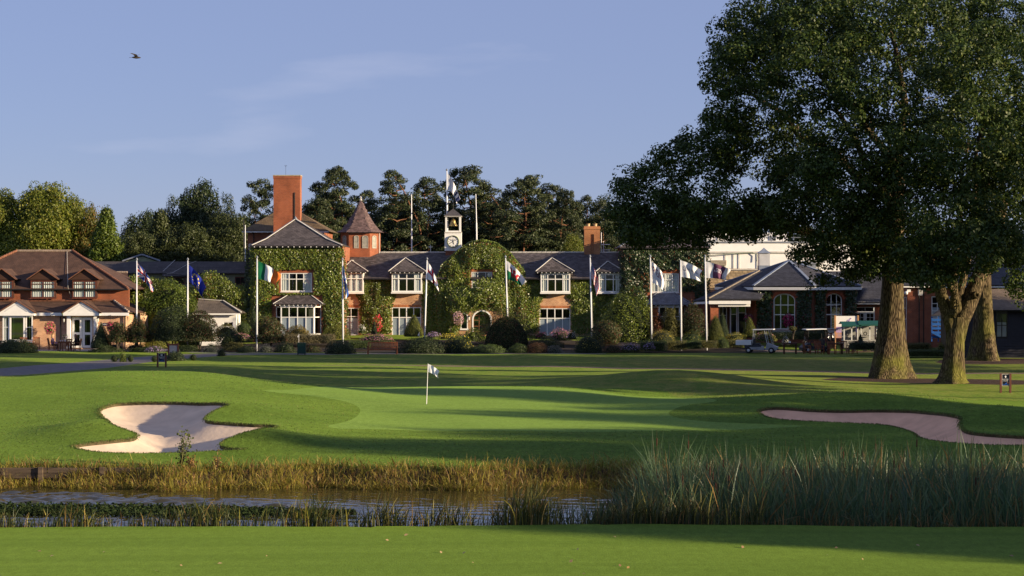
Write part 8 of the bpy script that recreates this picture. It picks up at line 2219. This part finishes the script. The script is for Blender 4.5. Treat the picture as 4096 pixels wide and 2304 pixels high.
BEDS = [
 ('clipped_hedge', 'low dark hedge at the far left edge before the terrace', 'hedge', 60, 1420, 158.5, 190, 62, L_DRK, 'dome', .14),
 ('clipped_bush', 'dark clipped cone bush in front of the left french doors', 'bush', 404, 1392, 160.5, 92, 104, L_YEW, 'cone', .10),
 ('photinia_bush', 'small red tipped bush on stems right of the dark cone', S, 470, 1396, 160.3, 80, 110, L_PHO, 'loose', .16),
 ('photinia_bush', 'red tipped bush on stems behind the first flagpole', S, 552, 1396, 160.8, 110, 130, L_PHO, 'loose', .16),
 ('round_headed_tree', 'large dark dome shaped clipped tree on one trunk', 'tree', 692, 1400, 161, 196, 172, L_DRK, 'dome', .15),
 ('photinia_bush', 'broad red tipped bush on pale stems behind the second flagpole', S, 795, 1400, 161, 160, 150, L_PHO, 'loose', .16),
 ('loose_conifer', 'loose bright green conifer mound above the dome shaped tree', S, 672, 1262, 170, 235, 135, L_CONI if False else LF_CONI, 'loose', .2),
 ('lavender_mound', 'left pale grey herb mound below the first flagpole', S, 460, 1402, 161.5, 90, 32, L_GREY, 'dome', .08),
 ('lavender_mound', 'right pale grey herb mound below the first flagpole', S, 540, 1402, 161.5, 90, 30, L_GREY, 'dome', .08),
 ('low_hedge', 'low dark clipped edging left of the first flagpole', 'hedge', 430, 1410, 160.6, 150, 26, L_DRK, 'dome', .10),
 ('low_hedge', 'low dark clipped edging right of the first flagpole', 'hedge', 585, 1410, 160.6, 130, 24, L_DRK, 'dome', .10),
 ('box_ball', 'left of three small box bushes on the left lawn corner', S, 458, 1452, 143, 34, 32, L_BOX, 'ball', .07),
 ('leafy_shrub', 'middle leafy one of three small bushes on the left lawn corner', S, 492, 1452, 143, 34, 42, L_BRT, 'loose', .10),
 ('box_ball', 'right of three small box bushes on the left lawn corner', S, 522, 1452, 143, 28, 30, L_BOX, 'ball', .07),
 ('box_ball', 'box ball half hidden behind the left halfway house sign', S, 619, 1452, 142, 30, 30, L_BOX, 'ball', .07),
 ('laurel_bush', 'low dark leafy bush below the notice board', S, 702, 1450, 143.5, 82, 40, L_DRK, 'dome', .13),
 ('box_ball', 'single clipped box ball between the path and the lawn', S, 773, 1447, 144, 32, 30, L_BOX, 'ball', .07),
 ('dwarf_conifer', 'small upright dark conifer at the lawn edge left of the third flagpole', S, 886, 1428, 152, 40, 36, L_YEW, 'dome', .09),
 ('olive_shrub', 'olive yellow bush under the white lodge window', S, 905, 1348, 170, 95, 52, L_OLV, 'dome', .13),
 ('round_bush', 'round dark clipped bush left of the third flagpole', S, 973, 1345, 169, 62, 56, L_BOX, 'ball', .10),
 ('photinia_bush', 'broad red tipped bush on stems right of the third flagpole', S, 1075, 1398, 163.5, 150, 128, L_PHO, 'loose', .16),
 ('columnar_conifer', 'slim dark columnar conifer against the ivy left of the bay', S, 1014, 1320, 173.5, 28, 100, L_YEW, 'cone', .12),
 ('golden_shrub', 'golden leaved bush below the left bay window', S, 1192, 1350, 172, 102, 46, L_GOLD, 'dome', .12),
 ('heather_bank', 'strip of dry heather above the bright lawn', S, 1240, 1372, 169, 190, 32, L_HEA, 'hedge', .10),
 ('lime_shrub', 'lime green bush right of the left bay window', S, 1345, 1356, 172, 112, 54, L_LIME, 'dome', .13),
 ('juniper_bush', 'dark spreading bush below the fourth flagpole', S, 1360, 1416, 157.6, 124, 58, L_DRK, 'dome', .13),
 ('clipped_mound', 'dark green clipped mound left of the third flagpole foot', S, 845, 1400, 161.5, 46, 28, L_BOX, 'dome', .08),
 ('santolina_mound', 'grey feathery mound near the upright dark conifer', S, 842, 1412, 160.4, 80, 26, L_GREY, 'dome', .07),
 ('santolina_mound', 'grey feathery mound just right of the third flagpole foot', S, 1062, 1410, 160.4, 76, 34, L_GREY, 'dome', .07),
 ('dark_shrub', 'dark low bush between the grey mound and the green bin', S, 1142, 1412, 160.5, 90, 44, L_DRK, 'loose', .12),
 ('dark_shrub', 'dusky low bush just right of the green bin', S, 1252, 1412, 160.5, 70, 34, L_PHO, 'dome', .10),
 ('dark_shrub', 'dark low bush under the second flagpole', S, 745, 1408, 160.8, 120, 36, L_DRK, 'loose', .12),
 ('dark_shrub', 'dark bush between the red tipped bushes and the round clipped one', S, 925, 1385, 164, 110, 62, L_DRK, 'loose', .14),
 ('hosta_clump', 'pale leafed clump left of the third flagpole', S, 935, 1402, 161.4, 90, 34, L_OLV, 'loose', .14),
 ('dark_shrub', 'dark low edging bush left of the third flagpole foot', S, 985, 1410, 160.4, 80, 28, L_DRK, 'dome', .10),
 ('lime_shrub', 'sunlit yellow green planting under the dome shaped tree', S, 640, 1390, 170, 150, 36, L_LIME, 'loose', .14),
 ('lime_shrub', 'sunlit yellow green planting between the second pole and the photinia', S, 735, 1388, 171, 70, 40, L_LIME, 'loose', .14),
 ('columnar_conifer', 'slim dwarf conifer beside the red hanging flowers', S, 1497, 1338, 176, 26, 60, L_YEW, 'cone', .10),
 ('clipped_hedge', 'low clipped hedge left of the bench', 'hedge', 1440, 1392, 164, 84, 26, L_BOX, 'hedge', .09),
 ('clipped_bush', 'large sunlit yew cone before the second dormer doors', 'bush', 1654, 1346, 174, 86, 92, L_YEWL, 'cone', .10),
 ('juniper_bush', 'wide feathery dark bush right of the bench', S, 1690, 1414, 158.4, 210, 66, L_DRK, 'dome', .13),
 ('dark_shrub', 'dark bush dotted with small yellow flowers below the porch', S, 1835, 1412, 159, 140, 70, L_DRK, 'dome', .12),
 ('clipped_hedge', 'low green edging below the big dark bush', 'hedge', 1950, 1410, 158.6, 150, 34, L_BOX, 'dome', .10),
 ('round_bush', 'biggest dark round bush in front of the arched porch', S, 2026, 1400, 162, 236, 176, L_PHO, 'loose', .16),
 ('green_shrub', 'bright green low bush at the porch foot left of the big dark bush', S, 1895, 1365, 170, 90, 50, L_BRT, 'loose', .13),
 ('dark_shrub', 'low green mound right of the big dark bush foot', S, 2075, 1410, 158.8, 90, 34, L_BOX, 'dome', .10),
 ('rust_shrub', 'rusty leaved low bush right of the sixth flagpole', S, 2150, 1410, 158.8, 100, 40, L_RUST, 'dome', .10),
 ('lavender_mound', 'grey green mound below the third dormer', S, 2218, 1412, 158.6, 76, 30, L_GREY, 'dome', .08),
 ('dark_shrub', 'dark bush below the pink and white border', S, 2190, 1392, 164, 130, 40, L_DRK, 'loose', .13),
 ('photinia_bush', 'rounded red tipped bush left of the large glossy bush', S, 2428, 1385, 163, 124, 104, L_PHO, 'ball', .15),
 ('glossy_bush', 'large glossy bright green dome bush before the last dormer', S, 2508, 1368, 166.5, 236, 206, L_BRT, 'dome', .18),
 ('red_shrub', 'red leaved bush just right of the large glossy bush', S, 2628, 1350, 166, 66, 108, L_RED, 'loose', .15),
 ('photinia_bush', 'red tipped bush between the eighth and ninth flagpoles', S, 2686, 1345, 166, 90, 118, L_OLV, 'loose', .16),
 ('photinia_bush', 'broad red tipped bush behind the ninth flagpole', S, 2772, 1345, 166, 112, 118, L_PHO, 'loose', .16),
 ('clipped_hedge', 'clipped hedge block behind the lilac flowers', 'hedge', 2610, 1404, 160.2, 106, 38, L_BOX, 'hedge', .09),
 ('clipped_hedge', 'sunlit clipped hedge block below the red tipped bushes', 'hedge', 2706, 1400, 161, 74, 34, L_OLV, 'hedge', .09),
 ('clipped_hedge', 'clipped hedge block left of the tenth flagpole', 'hedge', 2770, 1396, 161, 66, 30, L_BOX, 'hedge', .09),
 ('clipped_hedge', 'small clipped hedge block at the tenth flagpole foot', 'hedge', 2836, 1392, 161.5, 66, 28, L_OLV, 'hedge', .09),
 ('round_bush', 'rounded clipped bush right of the tenth flagpole', S, 2890, 1392, 161.5, 54, 46, L_BOX, 'dome', .09),
 ('clipped_hedge', 'clipped hedge block behind the utility cart box', 'hedge', 2945, 1388, 162.5, 62, 28, L_OLV, 'hedge', .09),
 ('clipped_bush', 'sunlit yew cone right of the tenth flagpole', 'bush', 2862, 1362, 165.5, 78, 104, L_YEWL, 'cone', .10),
 ('clipped_bush', 'slimmer yew cone tucked behind the sunlit one', 'bush', 2890, 1345, 169, 56, 96, L_YEW, 'cone', .10),
 ('clipped_bush', 'sunlit yew cone behind the utility cart', 'bush', 2998, 1350, 169, 66, 84, L_YEWL, 'cone', .10),
 ('lollipop_bush', 'small lollipop bush on a stick below the magenta baskets', S, 3170, 1352, 167, 34, 48, L_OLV, 'ball', .08),
 ('clipped_hedge', 'dark low hedge below the first arched pavilion window', 'hedge', 3130, 1356, 169, 130, 26, L_YEW, 'hedge', .10),
 ('clipped_hedge', 'dark low hedge below the second arched pavilion window', 'hedge', 3245, 1358, 168.5, 90, 30, L_YEW, 'hedge', .10),
 ('clipped_bush', 'small dark cone bush in front of the right kiosk', 'bush', 3442, 1376, 158, 30, 46, L_YEW, 'cone', .08),
 ('clipped_hedge', 'dark clipped hedge left of the nearest oak trunk', 'hedge', 3450, 1398, 154, 110, 30, L_YEW, 'hedge', .10),
 ('clipped_hedge', 'long low box hedge between the two nearer oak trunks', 'hedge', 3700, 1424, 150, 180, 24, L_BOX, 'hedge', .09),
 ('clipped_hedge', 'pale clipped hedge against the brick wing', 'hedge', 3664, 1400, 156, 104, 26, L_OLV, 'hedge', .10),
 ('variegated_shrub', 'cream leaved bush left of the second oak trunk', S, 3764, 1408, 154, 36, 36, L_LIME, 'loose', .10),
]
FL = {'dark bush dotted with small yellow flowers below the porch': (YL_, .08), 'lavender_x': (LI, .1)}
STEMS = {'small red tipped bush on stems right of the dark cone': .55, 'red tipped bush on stems behind the first flagpole': .55, 'large dark dome shaped clipped tree on one trunk': .75, 'broad red tipped bush on pale stems behind the second flagpole': .7, 'broad red tipped bush on stems right of the third flagpole': .6, 'small lollipop bush on a stick below the magenta baskets': .55}
for nm, lb, ct, px, pb, Y, w, h, m, sh_, lf in BEDS:
    fl = FL.get(lb, (None, 0))
    bush(nm, lb, ct, px, pb, Y, w, h, m, sh_, lf, flower=fl[0], ff=fl[1], stem=STEMS.get(lb), dens=480 if lf > .1 else 620)
for nm, lb, px, pb, Y, w, h, m, fl, ff in (
 ('flower_clump', 'pink flower drift left of the bench', 1505, 1368, 168, 150, 34, L_OLV, PK, .30),
 ('flower_clump', 'white flower tuft left of the red hanging flowers', 1448, 1332, 175, 36, 36, L_BRT, WH, .45),
 ('flower_clump', 'lilac flower tuft right of the leaning flagpole', 1735, 1350, 170, 66, 22, L_OLV, LI, .5),
 ('flower_clump', 'bright yellow flower patch below the pink hanging basket', 1792, 1356, 168, 80, 24, L_LIME, YL_, .6),
 ('flower_clump', 'pink and white border flowers before the third dormer doors', 2245, 1362, 171, 110, 50, L_OLV, PK, .4),
 ('flower_clump', 'magenta border flowers left of the third dormer doors', 2165, 1356, 170, 62, 32, L_GOLD, MG, .35),
 ('flower_clump', 'white border flowers right of the third dormer doors', 2285, 1358, 169, 50, 34, L_OLV, WH, .35),
 ('rose_bush', 'dark rose bush sprinkled with yellow blooms left of the red tipped round bush', 2355, 1410, 159.5, 140, 84, L_DRK, YL_, .07),
 ('rose_bush', 'yellow flowered low bush below the eighth flagpole', 2650, 1378, 163.5, 120, 62, L_OLV, YL_, .06),
 ('rose_bush', 'yellow flowered low bush between the ninth and tenth flagpoles', 2770, 1378, 163.5, 90, 56, L_BOX, YL_, .06),
 ('aster_clump', 'lilac flowers at the bed edge right of the rose bush', 2520, 1408, 159.5, 100, 38, L_OLV, LI, .35),
 ('aster_clump', 'lilac flowers spilling beside the sunlit hedge block', 2598, 1404, 158.8, 50, 38, L_OLV, LI, .4),
 ('flower_clump', 'low purple flowers left of the notice board', 620, 1410, 159.8, 90, 24, L_GREY, LI, .3),
 ('rust_shrub', 'rusty low bush left of the lilac flowers', 2452, 1408, 159.2, 80, 36, L_RUST, None, 0),
 ('flower_clump', 'sunlit mixed yellow planting left of the yew cone behind the cart', 2940, 1368, 167, 100, 40, L_LIME, YL_, .15),
 ('flower_clump', 'sunlit mixed planting right of the yew cone behind the cart', 3060, 1365, 167, 90, 42, L_LIME, PK, .12),
 ('flower_clump', 'white flower tuft right of the utility cart screen', 3143, 1380, 163, 36, 36, L_GREY, WH, .4),
 ('flower_clump', 'pale pink planting behind the round clipped bush', 965, 1362, 168, 110, 30, L_LIME, PK, .35)):
    bush(nm, lb, 'flowers' if nm != 'rust_shrub' else S, px, pb, Y, w, h, m, 'loose', .10, dens=300, flower=fl, ff=ff)
def basket(label, px, py, Y, w, h, fl, m, ff=.55, hang=.5):
    c = P(px, py, Y); t = thing('hanging_basket', label, 'hanging basket', c, group='hanging flower baskets')
    rng = np.random.default_rng(int(px)); W, H = w / F * Y / 2, h / F * Y / 2; n = 620
    d = sphere_dirs(n, rng); C = d * np.array([W, min(W, .4), H]) * (.55 + .5 * rng.random((n, 1)) ** .5); C[:, 0] += .08 * vnoise(C, 3, 3)
    V, Q = leaf_arrays(C, d + rng.normal(size=(n, 3)) * .5, .10 * rng.uniform(.6, 1.3, n), .8, rng)
    np_obj('blooms', np_mesh('blooms', V, [(Q, (rng.random(n) < ff).astype(np.int32))], [m, fl]), t, local=True)['kind'] = 'stuff'
    MB().lathe((0, 0, -.1), [(.05, -.2), (.18, -.12), (.24, .05), (.2, .05)], 12).build('basket', mat('moss basket', (.05, .045, .02), .9, .3), t, local=True)
    MB().bar((0, 0, H * .6), (0, .05, H + hang), .015).bar((0, -.02, H + hang), (0, .5, H + hang + .05), .025).build('bracket', BLACK, t, local=True)
basket('magenta red hanging basket on the left house between the bay and the doors', 200, 1312, 165.3, 46, 54, MG, L_BRT)
basket('magenta red hanging basket right of the left french doors', 441, 1306, 165.3, 30, 40, MG, L_BRT)
basket('trailing red hanging flowers on the ivy column', 1510, 1292, 178.9, 38, 70, RD_, L_BRT, .75)
basket('round pale pink hanging basket left of the arched porch', 1833, 1273, 178.5, 44, 56, petal('pale pink', (.62, .38, .42)), L_OLV, .75)
basket('dull magenta hanging flowers at the entrance wing right pier', 2995, 1275, 170.6, 40, 40, MG, L_DRK, .25)
basket('magenta hanging basket between the two arched pavilion windows, left', 3153, 1282, 170.9, 42, 58, MG, L_DRK, .6)
basket('magenta hanging basket between the two arched pavilion windows, right', 3222, 1276, 171.8, 36, 54, MG, L_DRK, .6)

# ------------------------------------------------------------------ pond margins
REED_G = leafmat('sedge blades', (.14, .14, .018), (.40, .34, .06), .35, third=(.46, .30, .10))
REED_B = leafmat('dry sedge', (.16, .075, .02), (.34, .20, .07), .3)
REED_D = leafmat('near reeds', (.022, .040, .012), (.085, .095, .026), .3, third=(.20, .12, .04))
CAT = leafmat('cattail leaves', (.038, .082, .042), (.115, .180, .076), .35, .4, .4, third=(.17, .15, .05))
CATB = mat('cattail head', (.055, .020, .010), .9, .2)
def stuff(name, me, label, cat): o = np_obj(name, me); o['kind'] = 'stuff'; tag(o, label, cat); return o
rng = np.random.default_rng(91)
n = 15000
x = rng.uniform(-21, 7.5, n); dens = .5 + .5 * vnoise(np.stack([x, x * 0, x * 0], 1), .9, 4); y = shore_far(x) - .1 + rng.random(n) ** 1.4 * 1.15
z = np.maximum(hgt(x, y), WATER - .05); hh = rng.uniform(.2, .58, n) * (.65 + .6 * np.clip(dens, 0, 1)); tall = rng.random(n) < .03; hh[tall] *= 1.7
lean = rng.normal(size=(n, 2)) * .6; lean[:, 1] -= .25
stuff('sedge_fringe', blade_mesh('sedge_fringe', np.stack([x, y, z], 1), hh, rng.uniform(.014, .034, n), lean, rng, [REED_G, REED_B], (rng.random(n) < .18).astype(np.int32), .6), 'golden green sedge fringe along the far pond bank', 'sedge')
n = 13000
x = rng.uniform(-14, 6.2, n); y = shore_near(x) + .15 + rng.random(n) * .95; z = np.maximum(hgt(x, y), WATER - .05)
cl = vnoise(np.stack([x, y * 0, y * 0], 1), 1.6, 8); hh = rng.uniform(.65, 1.4, n) * (.8 + .45 * cl); hh = np.maximum(hh, .35) * (.6 + .4 * sstep(-9, -5, x)); k = rng.random(n) < .55 + .5 * cl
x, y, z, hh = x[k], y[k], z[k], hh[k]; n = len(x); lean = rng.normal(size=(n, 2)) * .32; lean[:, 0] += .08
stuff('reed_fringe', blade_mesh('reed_fringe', np.stack([x, y, z], 1), hh, rng.uniform(.016, .034, n), lean, rng, [REED_D, REED_G], (rng.random(n) < .10).astype(np.int32), .55), 'dark arching reeds along the near pond bank', 'reeds')
# cattails
def cat_field(n, x0, x1, y0, y1, hlo, hhi, seed):
    rng = np.random.default_rng(seed); x = rng.uniform(x0, x1, n); y = rng.uniform(y0, y1, n)
    edge = 2.0 + .4 * np.sin(y * 1.3) + (y - 50) * .12
    k = x > edge * (1 + .0 * x) + rng.normal(size=n) * .35; x, y = x[k], y[k]; n = len(x)
    z = np.maximum(hgt(x, y), WATER - .25)
    clump = vnoise(np.stack([x, y, x * 0], 1), 1.1, seed); ramp = np.clip((x - 1.6) / 2.6, .45, 1.0)
    hh = rng.uniform(hlo, hhi, n) * ramp * (.88 + .26 * clump)
    return x, y, z, hh, n
x, y, z, hh, n = cat_field(17000, 1.6, 21, 50.2, 58.5, 1.9, 3.3, 7)
lean = np.random.default_rng(8).normal(size=(n, 2)) * .25; lean[::9] *= 2.2; r8 = np.random.default_rng(9)
stuff('cattail_bed', blade_mesh('cattail_bed', np.stack([x, y, z], 1), hh, r8.uniform(.028, .055, n), lean, r8, [CAT, REED_B], (r8.random(n) < .07).astype(np.int32), .5, seg=4), 'tall blue green cattail bed filling the right of the pond', 'cattails')
hd = MB(); rr = random.Random(4)
for k in range(130):
    i = rr.randrange(n); tp = Vector((x[i], y[i], z[i] + hh[i] * rr.uniform(.72, .95))); hd.tube([(x[i], y[i], z[i]), tp, tp + Vector((0, 0, .25))], [.006, .005, .002], 4, cap=False); hd.tube([tp - Vector((.01, 0, .2)), tp - Vector((.005, 0, .18)), tp, tp + Vector((.0, 0, .02))], [.008, .018, .018, .006], 7)
o = hd.build('cattail_heads', CATB); o['kind'] = 'stuff'; tag(o, 'brown cattail seed heads among the tall leaves', 'cattails')
n = 2600; rr8 = np.random.default_rng(12); x = rr8.uniform(2.4, 17, n); y = shore_near(x) + .25 + rr8.random(n) * .9; z = np.maximum(hgt(x, y), WATER)
stuff('bank_weeds', blade_mesh('bank_weeds', np.stack([x, y, z], 1), rr8.uniform(.3, .8, n), rr8.uniform(.014, .03, n), rr8.normal(size=(n, 2)) * .4, rr8, [REED_D, REED_B], (rr8.random(n) < .2).astype(np.int32), .5), 'weedy undergrowth at the foot of the cattails', 'weeds')
# floating weed bed
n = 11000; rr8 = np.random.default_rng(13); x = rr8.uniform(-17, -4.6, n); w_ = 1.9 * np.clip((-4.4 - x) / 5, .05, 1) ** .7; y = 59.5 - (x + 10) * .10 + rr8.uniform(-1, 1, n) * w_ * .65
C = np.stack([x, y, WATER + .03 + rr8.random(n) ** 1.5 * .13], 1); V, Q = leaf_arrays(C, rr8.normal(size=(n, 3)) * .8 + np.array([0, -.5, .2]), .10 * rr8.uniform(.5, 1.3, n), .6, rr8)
stuff('floating_weed', np_mesh('floating_weed', V, [(Q, 0)], [leafmat('shaded weed leaves', (.012, .024, .010), (.034, .048, .018), .1, .9, .03)]), 'raft of dark leafy water weed across the left of the pond', 'water weed')  # leaf colour darkened to carry the shade lying over the raft
# saplings
def sapling(label, px, pb, pt, Y, w, m, seed, n=190):
    rng = np.random.default_rng(seed); b = P(px, pb, Y); H = (pb - pt) / F * Y; b.z = max(G(b.x, Y), WATER) - .05; t = thing('sapling', label, 'sapling', b)
    q = MB(); C = []
    for k in range(6):
        e = Vector((rng.normal() * w * .35, rng.normal() * w * .3, H * rng.uniform(.55, 1.0))) if k else Vector((.03, 0, H)); pts = [Vector((0, 0, 0)), e * .5 + Vector((0, 0, H * .06)), e]; q.tube(pts, [.018, .012, .004], 5)
        for j in range(n // 6): s = rng.uniform(.25, 1.0); C.append(np.array(e * s) + rng.normal(size=3) * w * .16)
    q.build('stem', BARKG, t, local=True); C = np.array(C); V, Q = leaf_arrays(C, rng.normal(size=C.shape) + np.array([.3, -.5, .5]), .075 * rng.uniform(.6, 1.4, len(C)), .7, rng); np_obj('foliage', np_mesh('foliage', V, [(Q, 0)], [m]), t, local=True)
SAP = leafmat('alder leaves', (.045, .07, .014), (.13, .15, .03), .35)
sapling('leafy sapling growing on the far bank before the left bunker', 725, 1900, 1748, 67.2, .5, SAP, 1, 330)
sapling('small brown seeding plant right of the far bank sapling', 770, 1890, 1830, 67.0, .35, REED_B, 2, 150)
sapling('spindly weed on the far bank below the bunker right tip', 868, 1890, 1808, 67.1, .3, REED_B, 3, 100)
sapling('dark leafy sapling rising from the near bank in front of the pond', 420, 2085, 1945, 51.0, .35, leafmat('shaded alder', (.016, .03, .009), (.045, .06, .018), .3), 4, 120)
# timber revetment on the far bank
rev = thing('timber_revetment', 'weathered plank revetment along the left of the far bank', 'retaining wall', (-13, 67.0, -.6))
PLK = mat('weathered plank', (.09, .065, .045), .85, .35, 4, .004, 30, stretch=(.3, 1, 3), obj_rand=.2)
for r_ in range(2):
    for k in range(3):
        x0 = -18.0 + k * 2.05 + (r_ * .4); MB().box(x0, x0 + 2.02, 66.98 - r_ * .004, 67.06, -.62 + r_ * .18, -.45 + r_ * .18).build('plank', PLK, rev)
for k in range(4): MB().box(-17.9 + k * 2.05, -17.75 + k * 2.05, 66.88, 66.97, -.9, -.24).build('post', PLK, rev)
# longer grass: a ragged lip round the bunkers and uncut turf on the banks
rr8 = np.random.default_rng(23); gl = []
for lp in (LB, RB):
    A_ = np.array(lp); B_ = np.roll(A_, -1, 0); ln = np.hypot(*(B_ - A_).T); i = rr8.choice(len(A_), 5200, p=ln / ln.sum()); t = rr8.random((5200, 1)); gl.append(A_[i] * (1 - t) + B_[i] * t + rr8.normal(size=(5200, 2)) * .05)
q = np.column_stack([rr8.uniform(-20, 21, 26000), 67.6 + 35 * rr8.random(26000) ** 1.3]); q = q[~(inside_np(q[:, 0], q[:, 1], GR) | inside_np(q[:, 0], q[:, 1], LB) | inside_np(q[:, 0], q[:, 1], RB))]
nl = len(np.concatenate(gl)); q = np.concatenate(gl + [q]); n = len(q); hh = rr8.uniform(.03, .075, n); hh[:nl] = rr8.uniform(.035, .09, nl)
stuff('rough_grass', blade_mesh('rough_grass', np.column_stack([q, hgt(q[:, 0], q[:, 1]) - .01]), hh, rr8.uniform(.015, .04, n), rr8.normal(size=(n, 2)) * .5, rr8, [leafmat('rough blades', (.05, .09, .014), (.12, .165, .03), .3, third=(.2, .17, .06))], np.zeros(n, np.int32), .4, seg=2), 'longer rough grass round the bunkers and on the banks', 'grass')
# fallen leaves on the near fairway
rr8 = np.random.default_rng(17); n = 26; x = rr8.uniform(-11, 11, n); y = rr8.uniform(40.5, 47.5, n); C = np.stack([x, y, hgt(x, y) + .015], 1); V, Q = leaf_arrays(C, rr8.normal(size=(n, 3)) * .3 + np.array([0, -.3, 1]), .09 * rr8.uniform(.6, 1.5, n), .6, rr8)
stuff('fallen_leaves', np_mesh('fallen_leaves', V, [(Q, 0)], [leafmat('fallen leaf', (.22, .12, .06), (.42, .28, .14), 0)]), 'scattered fallen leaves on the near fairway', 'leaves')
